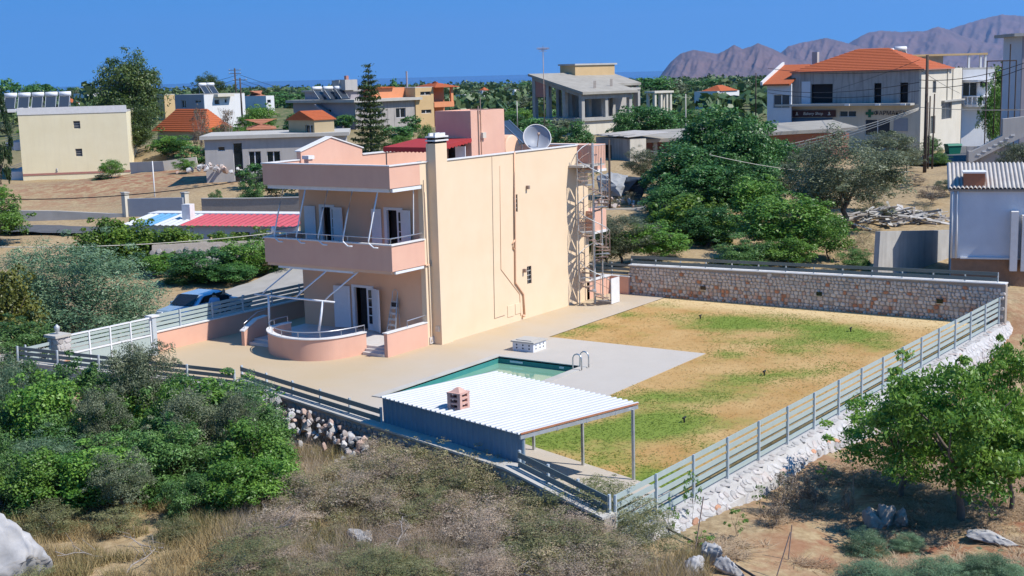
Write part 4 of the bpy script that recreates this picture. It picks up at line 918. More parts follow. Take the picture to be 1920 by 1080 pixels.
for i in range(190):
    y = r.uniform(-1.8, -9.0); off = abs(r.gauss(0, .45)); zt_ = max(.15, 1.12-off*.62-.12*max(0, -y-6)); z = zt_*r.random()**.35
    s = r.uniform(.14, .40)
    inst('stone', r.choice(ROCK), rub, (near_x(y)-.62-off*.9+13.6, y+5, z), (r.uniform(0, 6), r.uniform(0, 6), r.uniform(0, 6)), (s*r.uniform(.8, 1.4), s*r.uniform(.8, 1.2), s*r.uniform(.55, .9)))
# ------------------------------------------------------------------ vegetation
def leafmat(n, c, t, leaf=.3): return mat(n, c, .45, tint=t, leaf=leaf, spec=.4)
leafmat('leaf_mastic', (.048, .122, .028), (.150, .270, .070)); leafmat('leaf_olive', (.095, .120, .062), (.215, .24, .135))
leafmat('leaf_sage', (.085, .165, .085), (.21, .31, .17)); leafmat('leaf_carob', (.036, .110, .028), (.105, .235, .055))
leafmat('leaf_citrus', (.070, .175, .024), (.175, .31, .048)); leafmat('leaf_walnut', (.075, .195, .022), (.225, .375, .055), .4)
leafmat('leaf_yellow', (.13, .15, .025), (.25, .25, .05)); leafmat('leaf_pine', (.050, .088, .022), (.12, .165, .04))
leafmat('leaf_norfolk', (.038, .070, .020), (.095, .13, .035)); leafmat('leaf_vine', (.065, .145, .018), (.17, .26, .035), .4)
leafmat('leaf_dry', (.36, .27, .17), (.25, .24, .10), .2); leafmat('leaf_brown', (.16, .11, .075), (.23, .18, .11), .1); leafmat('leaf_cypress', (.020, .048, .014), (.045, .08, .022))
mat('twig_grey', (.33, .29, .26), .95, (.22, .19, .17), 8, .6)
def unit(a): return a/np.maximum(np.linalg.norm(a, axis=1, keepdims=True), 1e-9)
def leaves(P, N_, size, aspect, g, droop=0.0):
    """rhombus leaves at P facing N_"""
    n = len(P); t = unit(np.cross(N_, g.normal(size=(n, 3)))+np.array([0, 0, -droop])); N2 = unit(N_-t*(N_*t).sum(1, keepdims=True)); b = np.cross(N2, t)
    s = (size*g.uniform(.6, 1.35, n))[:, None]
    return np.stack([P-t*s*.5, P+b*s*.5/aspect, P+t*s*.5, P-b*s*.5/aspect], 1).reshape(-1, 3)
def crown(name, m, seed, n, leaf, aspect=2.0, clumps=26, cr=.17, zlo=0.0, shape='round', hollow=.55, droop=0.0, tintb=.35, fill=0.0):
    """crown in a unit box: width 1, height 1, built of leaf clumps"""
    g = np.random.default_rng(seed); C = []
    while len(C) < clumps:
        p = g.uniform(-1, 1, 3); r = np.linalg.norm(p)
        if r > 1 or r < hollow: continue
        if shape == 'round': q = np.array([p[0]*.5*(1-cr), p[1]*.5*(1-cr), .5+p[2]*.5*(1-cr)])
        elif shape == 'dome':
            z = abs(p[2]); q = np.array([p[0]*.5*(1-cr), p[1]*.5*(1-cr), z*(1-cr)+.02])
        elif shape == 'cone':
            z = g.uniform(0, 1)**1.3; k = (1-z)*.5+.04; a = g.uniform(0, 6.28); q = np.array([k*math.cos(a)*.8, k*math.sin(a)*.8, z*.94])
        elif shape == 'column':
            z = g.uniform(0, 1); k = .36*math.sin(math.pi*(z*.8+.12))+.05; a = g.uniform(0, 6.28); q = np.array([k*math.cos(a), k*math.sin(a), z*.92+.02])
        elif shape == 'umbrella': q = np.array([p[0]*.46, p[1]*.46, .62+abs(p[2])*.3])
        C.append(q)
    nsp = clumps//3 if shape in ('round', 'dome') else 0
    for _ in range(nsp):                                    # stray sprays that break the outline
        d = unit(g.normal(size=(1, 3)))[0]; d[2] = abs(d[2])*.9 if shape == 'dome' else d[2]; rr = g.uniform(.98, 1.16)
        C.append(np.array([d[0]*.5*rr, d[1]*.5*rr, (d[2]*rr if shape == 'dome' else .5+d[2]*.5*rr)]))
    C = np.array(C); k = int(n/(clumps+nsp*.25)); P = []; N_ = []; T = []; k0 = k
    for ci, c in enumerate(C):
        stray = ci >= clumps; k = max(6, k0//4) if stray else k0
        rad = (.42 if stray else 1)*cr*g.uniform(.65, 1.3)*(.55 if shape in('cone', 'column') else 1); d = unit(g.normal(size=(k, 3))); d[:, 2] = np.where((d[:, 2] < -.3) & (g.uniform(size=k) < .6), -d[:, 2], d[:, 2])
        rr = rad*g.uniform(.35, 1, k)**.5*(1+.25*g.normal(size=k).clip(-1, 1))
        P.append(c+d*rr[:, None]*np.array([1, 1, .8])); N_.append(d*.7+g.normal(size=(k, 3))*.45+np.array([0, 0, .35])); T.append(np.clip(tintb+.33*g.normal()+.30*g.normal(size=k)+.25*(rr/rad-.6), 0, 1))
    P = np.concatenate(P); N_ = unit(np.concatenate(N_)); T = np.concatenate(T)
    P[:, 2] = np.maximum(P[:, 2], zlo)
    return fast_mesh(name, leaves(P, N_, leaf, aspect, g, droop), 4, m, T)
def trunk(name, seed, h=.55, r=.03, limbs=5, m='bark', lean=.06, spread=.3):
    q = random.Random(seed); mb = MB(); pts = [V((0, 0, -.06))]; 
    for i in range(1, 5): pts.append(V((q.uniform(-lean, lean), q.uniform(-lean, lean), h*.55*i/4)))
    mb.tube(pts, r, 8, r1=r*.72)
    for k in range(limbs):
        a = 2*math.pi*(k+q.random()*.6)/limbs; p0 = pts[-1-(k % 2)]; p = [p0]; sp = spread*q.uniform(.6, 1.1)
        for i in range(1, 4): t = i/3; p.append(p0+V((math.cos(a)*sp*t+q.uniform(-.02, .02), math.sin(a)*sp*t+q.uniform(-.02, .02), (h*.75)*t*q.uniform(.75, 1.05))))
        mb.tube(p, r*.58, 6, r1=r*.15)
    return mb.mesh(name, m, True)
CR = {}; TR = {}
def species(k, m, n, leaf, tr=None, var=3, **kw):
    CR[k] = [crown('crown', m, 100+7*i+hash_(k), n, leaf, **kw) for i in range(var)]; TR[k] = [trunk('trunk', i+hash_(k), **(tr or {})) for i in range(var)]
def hash_(s): return sum(ord(c)*(i+3) for i, c in enumerate(s)) % 997
species('mastic', 'leaf_mastic', 15000, .034, dict(h=.5, r=.02), 4, clumps=40, cr=.135, shape='dome', hollow=.5, aspect=2.4, tintb=.45)
species('olive', 'leaf_olive', 21000, .029, dict(h=.6, r=.035, lean=.05), 3, clumps=60, cr=.14, shape='round', aspect=2.8, tintb=.42, hollow=.35)
species('sage', 'leaf_sage', 30000, .026, dict(h=.5, r=.02), 2, clumps=90, cr=.15, shape='dome', hollow=.35, aspect=3.2, tintb=.45)
species('carob', 'leaf_carob', 13000, .036, dict(h=.5, r=.03), 3, clumps=52, cr=.15, shape='round', aspect=1.6, tintb=.35)
species('citrus', 'leaf_citrus', 9000, .042, dict(h=.45, r=.025), 3, clumps=40, cr=.16, shape='round', aspect=1.8, tintb=.42)
species('walnut', 'leaf_walnut', 17000, .033, dict(h=.62, r=.028, limbs=6, lean=.03, spread=.36), 2, clumps=46, cr=.125, shape='round', aspect=2.4, droop=.9, tintb=.5, hollow=.35)
species('yellow', 'leaf_yellow', 7000, .045, dict(h=.5, r=.02), 2, clumps=30, cr=.17, shape='dome', aspect=1.6)
species('pine', 'leaf_pine', 22000, .034, dict(h=.7, r=.02, limbs=7), 2, clumps=90, cr=.14, shape='round', aspect=2.2, hollow=.25)
species('far', 'leaf_carob', 2200, .075, dict(h=.5, r=.03), 4, clumps=24, cr=.18, shape='round', aspect=1.5)
species('farolive', 'leaf_olive', 2200, .075, dict(h=.5, r=.03), 3, clumps=24, cr=.18, shape='round', aspect=1.7)
species('cypress', 'leaf_cypress', 5000, .06, dict(h=.3, r=.02), 2, clumps=46, cr=.16, shape='column', aspect=2.2)
species('vine', 'leaf_vine', 7000, .045, dict(h=.5, r=.012), 2, clumps=40, cr=.15, shape='dome', aspect=1.3, tintb=.5, hollow=.5)
species('dryshrub', 'leaf_dry', 5200, .036, dict(h=.6, r=.008, limbs=9, m='twig_grey', spread=.45), 4, clumps=44, cr=.15, shape='dome', aspect=3.5, tintb=.45, hollow=.25)
species('browntree', 'leaf_brown', 3500, .05, dict(h=.8, r=.02, limbs=9, m='dry_wood', spread=.35), 2, clumps=40, cr=.13, shape='round', aspect=3.0)
species('weed', 'leaf_citrus', 420, .085, dict(h=.8, r=.012, limbs=6, spread=.3), 3, clumps=14, cr=.18, shape='column', aspect=2.2, tintb=.5)
# far trees that read as one mass of green
CNT = {}
def veg(kind, px, top, wpx, D=None, label='', cat='tree', group=None, name=None, base=None, z=None, rz=None, wscale=1.0):
    """plant at picture column px: its crown top at row top, wpx wide in the picture, D metres off (or base row on level z)"""
    if D is None: P = onz(px, base, z)
    else:
        py = 300
        for _ in range(6):
            P = atd(px, py, D); gz = tz(P.x, P.y); py += (P.z-gz)*F/D
        P = V((P.x, P.y, gz))
    D = proj(P)[2]; h = max(.2, rise_to(P, top)); w = wpx*D/F*wscale; i = CNT.get(kind, 0); CNT[kind] = i+1
    root = thing(name or ('shrub' if cat == 'shrub' else 'tree'), label, cat, (P.x, P.y, P.z-.05), rz if rz is not None else i*2.399, group)
    v = i % len(CR[kind]); low = kind in ('mastic', 'sage', 'yellow', 'vine', 'dryshrub', 'cypress')
    c0 = 0.0 if low else (.10 if kind in ('carob', 'citrus', 'far', 'farolive', 'pine') else (.16 if kind == 'walnut' else .20))
    inst('trunk', TR[kind][v], root, (0, 0, 0), (0, 0, 0), (h*.9 if h < w else w*.9, h*.9 if h < w else w*.9, h*.95))
    inst('crown', CR[kind][v], root, (0, 0, h*c0), (0, 0, 0), (w*1.04, w*1.04, h*(1-c0)))
    return root
# foreground evergreen thicket on the left
G1 = 'dark evergreen shrubs in the left foreground thicket'
LB1 = 'dense dark-green evergreen shrub in the thicket before the boundary wall'
r_ = random.Random(44)
def thicket(n, rows):
    for base, top, w0, w1, x0, x1, k_ in rows:
        for i in range(k_):
            px = x0+(x1-x0)*(i+r_.uniform(.1, .9))/k_; kk = r_.choice(('mastic', 'mastic', 'mastic', 'mastic', 'olive', 'citrus', 'sage'))
            lab = {'mastic': (LB1, G1), 'olive': ('grey-green wild olive bush in the left foreground thicket', 'wild olive bushes in the left thicket'), 'citrus': ('fresh-green bush in the left foreground thicket', 'fresh-green bushes in the left thicket'), 'sage': ('silvery bush in the left foreground thicket', 'silvery bushes in the left thicket')}[kk]
            veg(kk, px, top+r_.uniform(-22, 22), r_.uniform(w0, w1), label=lab[0], cat='shrub', group=lab[1], base=base+r_.uniform(-12, 12), z=.15)
thicket(0, ((830, 655, 140, 210, -30, 330, 5), (850, 692, 130, 190, 230, 500, 5), (885, 735, 130, 200, -40, 510, 7), (930, 785, 120, 190, -40, 530, 7), (965, 845, 110, 170, -40, 540, 7)))
for px, top, w, base, k, lb in ((90,700,150,880,'citrus','bright light-green bush standing out of the dark thicket'),(30,655,120,860,'sage','silver-leaved bush at the left end of the dark thicket'),(205,720,110,890,'olive','grey-green bush rising out of the dark thicket'),(330,705,80,880,'citrus','small fresh-green bush among the dark thicket shrubs'),(455,735,90,900,'olive','dusty olive bush at the right end of the dark thicket')):
    veg(k, px, top, w, label=lb, cat='shrub', base=base, z=.15)
# trees left of the gate and along the lane
veg('sage', 165, 432, 300, base=625, z=-.3, label='broad silvery-green shrubby tree overhanging the lane left of the gate', cat='tree')
veg('sage', 55, 440, 190, base=620, z=-.3, label='silvery-green tree behind the yellow-leaved bush', cat='tree')
veg('yellow', 25, 490, 130, base=650, z=-.2, label='yellow-green leaved bush left of the gate', cat='shrub')
veg('citrus', 0, 360, 110, D=88, label='bright green tree by the lot at the left edge', cat='tree')
veg('mastic', 40, 590, 180, base=700, z=.1, label='grey-green shrub beside the gate pillar', cat='shrub')
G2 = 'green shrubs along the lane wall'
for px, top, w, D, k in ((385,466,135,73,'carob'),(345,495,90,73,'mastic'),(455,450,100,74,'citrus'),(520,435,80,75,'citrus'),(430,490,100,72,'carob'),(310,470,90,76,'citrus')):
    veg(k, px, top, w, D, 'leafy green shrub on the lane bank below the red-roofed house', 'shrub', G2)
for px, top, w in ((200,396,110),(290,404,130),(340,418,110),(245,400,120),(420,425,80),(480,418,90)):
    veg('vine', px, top, w, 79, 'vine-covered pergola greenery before the red-roofed house', 'vine', 'vines before the red-roofed house', name='vine')
# behind the villa and the back wall
veg('carob', 1370, 198, 190, 92, 'tall dense dark-green tree above the debris plot', 'tree')
veg('carob', 1290, 265, 170, 86, 'dark-green tree left of the tallest one behind the back wall', 'tree')
veg('carob', 1435, 250, 130, 90, 'dark-green tree next to the olive behind the back wall', 'tree')
veg('carob', 1255, 345, 110, 80, 'dark leafy tree at the edge of the dry field', 'tree')
veg('olive', 1585, 244, 230, 76, 'big grey-green olive tree with dark forked trunk on the dry plot', 'olive tree')
veg('olive', 1670, 243, 110, 96, 'second olive tree before the pharmacy building', 'olive tree')
veg('citrus', 1470, 362, 170, 70, 'glossy bright-green fruit tree just behind the back wall', 'tree')
veg('citrus', 1555, 400, 85, 68, 'small bright-green fruit tree with drooping leaves behind the back wall', 'tree')
veg('mastic', 1390, 432, 135, base=500, z=1.0, label='rounded mid-green shrub directly behind the back wall', cat='shrub')
veg('olive', 1165, 402, 150, 70, 'leafy shrub beside the spiral stair beyond the villa', 'shrub')
veg('citrus', 1215, 412, 110, 70, 'green shrub between the spiral stair and the back wall', 'shrub')
veg('olive', 1205, 275, 75, 100, 'round dark olive in the dry field', 'olive tree')
veg('vine', 1290, 355, 150, 76, 'vine-covered pergola top behind the back wall', 'vine', name='vine')
veg('vine', 1340, 362, 70, 75, 'bright vine shoots at the end of the pergola', 'vine', name='vine')
for px, top, w, D in ((1215,195,130,140),(1180,205,70,138),(1075,225,80,110),(955,210,70,150),(985,225,60,148),(1280,205,80,150)):
    veg('carob', px, top, w, D, 'green tree around the unfinished concrete house', 'tree', 'trees around the concrete house')
veg('mastic', 1745, 245, 40, 118, 'narrow green bush by the leaning poles', 'shrub')
veg('olive', 1905, 262, 80, 88, 'olive-green bush before the stepped concrete wall', 'shrub')
veg('citrus', 1890, 115, 75, 130, 'green tree behind the scaffold poles', 'tree'); veg('citrus', 1860, 150, 50, 128, 'second green tree behind the scaffold poles', 'tree')
veg('carob', 1818, 208, 50, 150, 'leafy tree above the carport', 'tree'); 
GX_ = 'trees filling the orchard behind the back wall'
for px, top, w, D, k in ((1330,235,130,95,'carob'),(1400,225,120,88,'carob'),(1320,305,160,82,'carob'),(1400,300,150,82,'carob'),(1250,300,90,88,'carob'),(1275,390,130,76,'citrus'),(1330,385,120,74,'carob'),(1420,330,120,78,'citrus'),(1440,390,120,72,'citrus'),(1520,385,120,72,'citrus'),(1510,280,110,84,'olive'),(1640,290,90,84,'olive'),(1250,430,90,70,'citrus'),(1135,425,80,70,'citrus'),(1480,440,110,67,'citrus'),(1700,275,70,100,'olive'),(1540,330,100,80,'olive')):
    veg(k, px, top, w, D, {'carob': 'dark-green leafy tree in the orchard behind the back wall', 'citrus': 'bright-green fruit tree in the orchard behind the back wall', 'olive': 'grey-green olive in the orchard behind the back wall'}[k], 'tree', {'carob': GX_, 'citrus': 'fruit trees in the orchard behind the back wall', 'olive': 'olives in the orchard behind the back wall'}[k])
for px, top, w, D in ((500,470,90,74),(450,478,100,75),(400,500,90,73),(300,460,120,80),(215,430,110,86),(350,455,90,79),(530,450,70,78),(330,445,110,80),(270,435,110,82),(430,440,80,80)):
    veg('citrus', px, top, w, D, 'loose green bush among the vines by the lane', 'shrub', 'loose green bushes by the lane')
for px, top, w, D, k in ((1700,290,60,104,'olive'),(1760,285,40,108,'citrus'),(1715,325,50,92,'browntree'),(1745,345,60,86,'browntree'),(1770,335,50,88,'olive'),(1640,345,70,82,'dryshrub'),(1730,375,60,80,'dryshrub'),(1620,420,60,70,'dryshrub'),(1690,440,60,68,'greenbush'),(1600,455,70,66,'greenbush'),(1250,480,60,66,'dryshrub'),(1180,355,60,88,'dryshrub'),(1150,370,50,86,'dryshrub'),(1220,370,60,84,'dryshrub')):
    veg('mastic' if k == 'greenbush' else k, px, top, w, D, 'scrubby bush on the rough plot beyond the back wall', 'shrub', 'scrubby bushes on the rough plots')
# the left middle distance
veg('pine', 247, 100, 132, 150, 'tall dense rounded pine standing above the houses', 'pine tree')
veg('pine', 250, 190, 95, 142, 'lower spreading pine before the tall rounded one', 'pine tree')
veg('pine', 393, 138, 55, 240, 'two-headed pine behind the white house', 'pine tree')
veg('citrus', 325, 250, 80, 138, 'bright green tree beside the orange hip roof', 'tree'); veg('citrus', 490, 195, 60, 150, 'green tree behind the grey flat-roofed house', 'tree')
veg('browntree', 378, 200, 36, 135, 'bare brown tree before the orange hip roof', 'tree'); veg('browntree', 433, 200, 50, 132, 'half-dry brown tree before the orange hip roof', 'tree')
veg('mastic', 475, 318, 62, 98, 'rounded olive-green bush on the ramp', 'shrub'); veg('mastic', 407, 345, 32, 98, 'small bush by the ramp gate', 'shrub')
veg('citrus', 210, 297, 46, 122, 'small green tree before the yellow building', 'tree'); veg('mastic', 192, 325, 40, 122, 'low bush before the yellow building', 'shrub')
veg('cypress', 4, 160, 50, 128, 'dark cypress at the left edge beside the yellow building', 'cypress')
veg('citrus', 800, 225, 40, 118, 'green tree left of the stair house', 'tree')
for px, top, w, D in ((20,152,60,330),(85,150,70,320),(55,158,60,300),(140,162,40,420),(150,163,40,300),(190,166,30,450),(520,168,50,260),(545,175,60,240),(575,165,30,330),(740,150,22,380),(728,155,16,380),(885,170,40,420),(910,165,30,600),(935,160,40,700),(960,160,50,600),(985,155,40,650),
        (1225,140,75,330),(1260,150,60,380),(1340,147,60,420),(1300,150,40,480),(1395,155,60,380),(1420,150,40,420),(925,190,70,260),(875,185,60,250),(960,185,60,230),(990,180,50,260),(1255,175,80,250),(1290,180,60,240),(1400,175,70,250),(1370,180,60,260),(500,180,60,250),(470,168,40,400)):
    veg('far' if (px*7) % 3 else 'farolive', px, top, w, D, 'distant rounded tree among the far houses', 'tree', 'scattered trees among the far houses')
def far_wood(n):
    g = np.random.default_rng(5); Pv = []; Tv = []
    for _ in range(n):
        D = g.uniform(190, 1150)**1.0; px = g.uniform(-150, 2050); P = atd(px, 300, D); x, y = P.x, P.y
        zz = tz(x, y)-np.clip((math.hypot(x, y)-1000)/700, 0, 1)**1.3*75
        if 280 < px < 860 and D < 260: continue
        if px > 1430 and D < 250: continue
        w = g.uniform(2.2, 5.0)*(1+D/900); h = w*g.uniform(.6, .95); k = 34 if D < 500 else 22; cl = unit(g.normal(size=(5, 3)))*np.array([.3, .3, .22])+np.array([0, 0, .5])
        q = cl[g.integers(0, 5, k)]+unit(g.normal(size=(k, 3)))*.24*g.uniform(.6, 1, (k, 1)); q[:, 2] = np.maximum(q[:, 2], 0); N_ = unit(q-np.array([0, 0, .4])+g.normal(size=(k, 3))*.3)
        Pv.append(leaves(np.array([x, y, zz-.2])+q*np.array([w, w, h]), N_, w*.3, 1.4, g)); Tv.append(np.clip(g.uniform(.0, .8)+.15*g.normal(size=k), 0, 1))
    return fast_mesh('distant_woodland', np.concatenate(Pv), 4, 'leaf_far', np.concatenate(Tv))
leafmat('leaf_far', (.045, .088, .026), (.12, .16, .06), .15)
tag(inst('distant_woodland', far_wood(2600)), 'olive groves and scrub merging into one green mass towards the sea', 'woodland', kind='stuff')
BFOOT = []
# Norfolk pine: whorls of drooping fronds on a straight stem
def norfolk(px, top, basepy, D):
    B_ = atd(px, basepy, D); hgt = rise_to(B_, top); R_ = thing('norfolk_pine', 'tall symmetrical Norfolk pine with tiered branches behind the villa', 'pine tree', (B_.x, B_.y, B_.z-2))
    Ht = hgt+2; MB().tube([(0, 0, 0), (0, 0, Ht*.5), (0, 0, Ht)], .14, 8, r1=.015).build('trunk', 'bark', R_, smooth=True)
    g = np.random.default_rng(3); P = []; N_ = []; T = []; tiers = 17; br = MB()
    for k in range(tiers):
        t = k/(tiers-1); z = 1.6+(Ht-1.7)*t**.92; rad = 1.65*(1-t)**.72+.10
        if t > .93: rad = .16
        nb = 7 if t < .8 else 4
        for j in range(nb):
            a = 2*math.pi*(j+.37*k)/nb+g.normal()*.1; rd = rad*g.uniform(.85, 1.08); up_ = .16+.12*t
            pts = [V((math.cos(a)*rd*s, math.sin(a)*rd*s, z+rd*(up_*s*s*1.6-.22*s))) for s in np.linspace(0, 1, 5)]
            br.tube(pts, .022, 4, r1=.006)
            kk = int(90*rd)+14; s = g.uniform(.12, 1, kk); i = np.minimum((s*4).astype(int), 3); f_ = s*4-i; pa = np.array(pts); c = pa[i]*(1-f_)[:, None]+pa[i+1]*f_[:, None]
            wd = .17*np.sin(np.pi*np.clip(s*.9+.08, 0, 1))[:, None]+.03; off = g.normal(size=(kk, 3))*wd*np.array([1, 1, .45])+np.array([0, 0, .03]); P.append(c+off); N_.append(g.normal(size=(kk, 3))+np.array([0, 0, .8])); T.append(np.clip(.3+.3*g.normal(size=kk)+.3*(s-.5), 0, 1))
    br.build('branch', 'bark', R_)
    P = np.concatenate(P); N_ = unit(np.concatenate(N_)); inst('crown', fast_mesh('crown', leaves(P, N_, .20, 2.6, g), 4, 'leaf_norfolk', np.concatenate(T)), R_)
norfolk(697, 122, 290, 100)
mat('roof_concrete', (.34, .315, .27), .95, (.24, .22, .19), .8, .6, .4, 15)
# ------------------------------------------------------------------ the town around
class Bld:
    """a house placed by its near corner: local x runs along the face to the right, local y along the face to the left"""
    def __init__(s, name, label, cat, cx, cy, D, rz, sink=1.5, group=None):
        s.C = atd(cx, cy, D); s.rz = math.radians(rz); s.X = V((math.cos(s.rz), math.sin(s.rz), 0)); s.Y = V((-math.sin(s.rz), math.cos(s.rz), 0))
        s.root = thing(name, label, cat, s.C, s.rz, group); s.sink = sink
    def L(s, px, axis): return length_to(s.C, s.X if axis == 'x' else s.Y, px)
    def Hh(s, py, px=None): return rise_to(s.C, py)
    def on(s, axis, px, py, off=0.0):
        """picture point on the right face ('y' = 0 plane) or left face ('x' = 0 plane) -> (along, z)"""
        n = s.Y if axis == 'x' else s.X; P = onp(px, py, tuple(n), n.dot(s.C)+off); q = P-s.C
        return (q.dot(s.X) if axis == 'x' else q.dot(s.Y)), q.z
    def rect(s, axis, x0, y0, x1, y1, off=0.0):
        a, za = s.on(axis, x0, y0, off); b, zb = s.on(axis, x1, y1, off)
        return min(a, b), max(a, b), min(za, zb), max(za, zb)
    def face(s, axis, u1, z1, m, holes=(), panes='black_glass', frame='white_paint', u0=0, z0=None, name='wall', c=0.0, inset=.15):
        z0 = -s.sink if z0 is None else z0
        MB().wall('y' if axis == 'x' else 'x', c, .22, u0+(0 if axis == 'x' else .0), u1, z0, z1, holes=holes).build(name, m, s.root)
        for h in holes:
            bxa = (lambda a, b, d0, d1, e, f: (a, b, c+d0, c+d1, e, f)) if axis == 'x' else (lambda a, b, d0, d1, e, f: (c+d0, c+d1, a, b, e, f))
            w = bx('window', frame, s.root, *bxa(h[0], h[1], inset, inset+.05, h[2], h[3])) if frame else None
            if frame:
                n = 2 if h[1]-h[0] > .9 else 1; g = .05
                for k in range(n):
                    a = h[0]+(h[1]-h[0])*k/n+g; b = h[0]+(h[1]-h[0])*(k+1)/n-g
                    bx('pane', panes, w, *bxa(a, b, inset-.012, inset-.002, h[2]+g, h[3]-g))
            else: bx('opening', panes, s.root, *bxa(h[0], h[1], .5, .52, h[2], h[3]))
    def block(s, lx, ly, z1, m, holes_x=(), holes_y=(), roof='concrete_pale', over=.0, th=.18, my=None, **k):
        s.face('x', lx, z1, m, holes_x, **k); s.face('y', ly, z1, my or m, holes_y, u0=.22, **k)
        MB().box(.22, lx, ly-.22, ly, -s.sink, z1).box(lx-.22, lx, .22, ly-.22, -s.sink, z1-.001).build('wall', m, s.root)
        bx('roof', roof, s.root, -over+(.01 if not over else 0), lx+over, -over+(.01 if not over else 0), ly+over, z1, z1+th)
    def hip(s, x0, x1, y0, y1, z, h, m='terracotta', courses=10, gable=False, ridge_axis='x'):
        """tiled roof made of stepped courses; every course is a piece"""
        w = (y1-y0)/2 if ridge_axis == 'x' else (x1-x0)/2
        for k in range(courses):
            t0, t1 = k/courses, (k+1)/courses
            def ring(t): 
                e = w*t
                if ridge_axis == 'x': ex, ey = (0 if gable else e), e
                else: ex, ey = e, (0 if gable else e)
                return x0+ex, x1-ex, y0+ey, y1-ey
            a0, a1, b0, b1 = ring(t0); c0, c1, d0, d1 = ring(t1); za = z+h*t0; zb = z+h*t1
            MB().add([(a0,b0,za+.05),(a1,b0,za+.05),(a1,b1,za+.05),(a0,b1,za+.05),(c0,d0,zb),(c1,d0,zb),(c1,d1,zb),(c0,d1,zb),(a0,b0,za-.03),(a1,b0,za-.03),(a1,b1,za-.03),(a0,b1,za-.03)],
                     [(0,1,5,4),(1,2,6,5),(2,3,7,6),(3,0,4,7),(8,9,1,0),(9,10,2,1),(10,11,3,2),(11,8,0,3),(4,5,6,7)]).build('tile_course', m, s.root)
def heater(root_loc, rz, label, n=1, w=1.1, group=None):
    t = thing('solar_water_heater', label, 'solar panel', root_loc, rz, group)
    MB().add([(0,0,.15),(w,0,.15),(w,1.1,1.25),(0,1.1,1.25),(0,.03,.08),(w,.03,.08),(w,1.13,1.18),(0,1.13,1.18)], [(0,1,2,3),(7,6,5,4),(0,4,5,1),(1,5,6,2),(2,6,7,3),(3,7,4,0)]).build('collector_panel', 'panel_dark', t)
    MB().tube([(0, 1.25, 1.5), (w+.1, 1.25, 1.5)], .24, 12).build('tank', 'white_paint', t, smooth=True)
    for x in (.03, w-.03): MB().bar((x, 1.25, 0), (x, 1.25, 1.5), .05).build('stand', 'galvanised', t); MB().bar((x, -.02, .17), (x, 1.12, 1.28), .05).build('frame_bar', 'galvanised', t)
    return t
# yellow building on the left
B = Bld('yellow_building', 'plain yellow two-storey building with white parapet band at the bulldozed plot', 'house', 44, 340, 134, -45)
lx_ = B.L(245, 'x'); z1 = B.Hh(216); z2 = B.Hh(203)
hs = [B.rect('x', 137, 227, 151, 241), B.rect('x', 141, 279, 155, 293)]
B.block(lx_, 9, z1, 'yellow_plaster', holes_x=hs, frame='grey_plaster', panes='panel_dark', my='mauve_or_shade_plaster')  # left face gets mauve: its shade is put into the colour
for h in hs:
    for k in range(1, 3): bx('mullion', 'grey_plaster', B.root, h[0], h[1], .12, .14, h[2]+(h[3]-h[2])*k/3-.02, h[2]+(h[3]-h[2])*k/3+.02)
MB().box(-.05, lx_+.05, -.05, .2, z1+.001, z2).box(-.05, .2, .2, 9, z1+.001, z2).build('parapet', 'white_trim', B.root)
bx('plinth_line', 'brick_red', B.root, .02, lx_+.02, -.04, 0, .55, .75)
for z in (.2, 3.4):
    bx('balcony', 'white_trim', B.root, -1.6, 0, 1.0, 9, z-.25, z+.75 if z < 1 else z+.55)
    for q in range(3): bx('rail', 'steel', B.root, -1.6, -1.55, 1.0, 9, z+.75+q*.2, z+.79+q*.2)
for k in range(5):
    p = B.C+B.X*(-1.7+k*1.32)+B.Y*(2.2+.2*k)+V((0, 0, z2-.2)); heater(p, B.rz, 'slanted solar water heater in the row on the yellow building roof', group='solar heaters on the yellow building')
bx('balcony_roof', 'white_trim', B.root, -2.4, 0, 1.0, 9, z2-.42, z2-.2)
# low plot wall beside it
def garden_wall(name, label, pts, h, m, cap=None, D=None, t=.25, posts=None):
    P = [V(p) for p in pts]; o = P[0]; R_ = thing(name, label, 'wall', o)
    for a, b in zip(P, P[1:]):
        MB().bar(a-o+V((0, 0, h/2-.6)), b-o+V((0, 0, h/2-.6)), t, h+1.2).build('wall', m, R_)
        if cap: MB().bar(a-o+V((0, 0, h+.03)), b-o+V((0, 0, h+.03)), t+.1, .06).build('coping', cap, R_)
    return R_
garden_wall('plot_wall', 'low cream block wall between the yellow building and the red earth bank', [atd(247,328,130), atd(310,326,128), atd(372,318,128)], 1.25, 'cream_plaster')
# grey flat-roofed house with an ochre stair tower
B = Bld('flat_roofed_house', 'grey single-storey flat-roofed house with dark openings on the ramp', 'house', 387, 330, 112, -50)
lx_ = B.L(650, 'x'); z1 = B.Hh(262)
hs = [B.rect('x', 408, 275, 422, 283), B.rect('x', 466, 284, 491, 322), B.rect('x', 500, 284, 527, 322), B.rect('x', 436, 268, 458, 340)]
B.block(lx_, 8, z1, 'grey_plaster', holes_x=hs, over=.35, th=.3, roof='concrete_pale')
B2 = Bld('stair_tower', 'ochre stair tower with a small orange gable roof above the flat-roofed house', 'tower', 592, 290, 113, -10)
lx2, ly2, ze = B2.L(629, 'x'), B2.L(544, 'y'), B2.Hh(225)
hd = B2.rect('y', 572, 234, 588, 264); B2.block(lx2, ly2, ze, 'ochre_plaster', holes_y=[hd], th=.02, frame='white_paint')
hp_ = B2.on('y', 567, 208)[1]; MB().prism([(0, ze), (ly2, ze), (ly2/2, hp_-.05)], 'x', .0, .2).build('gable', 'ochre_plaster', B2.root)
B2.hip(-.15, lx2+.15, -.15, ly2+.15, ze, hp_-ze, courses=7, gable=True)
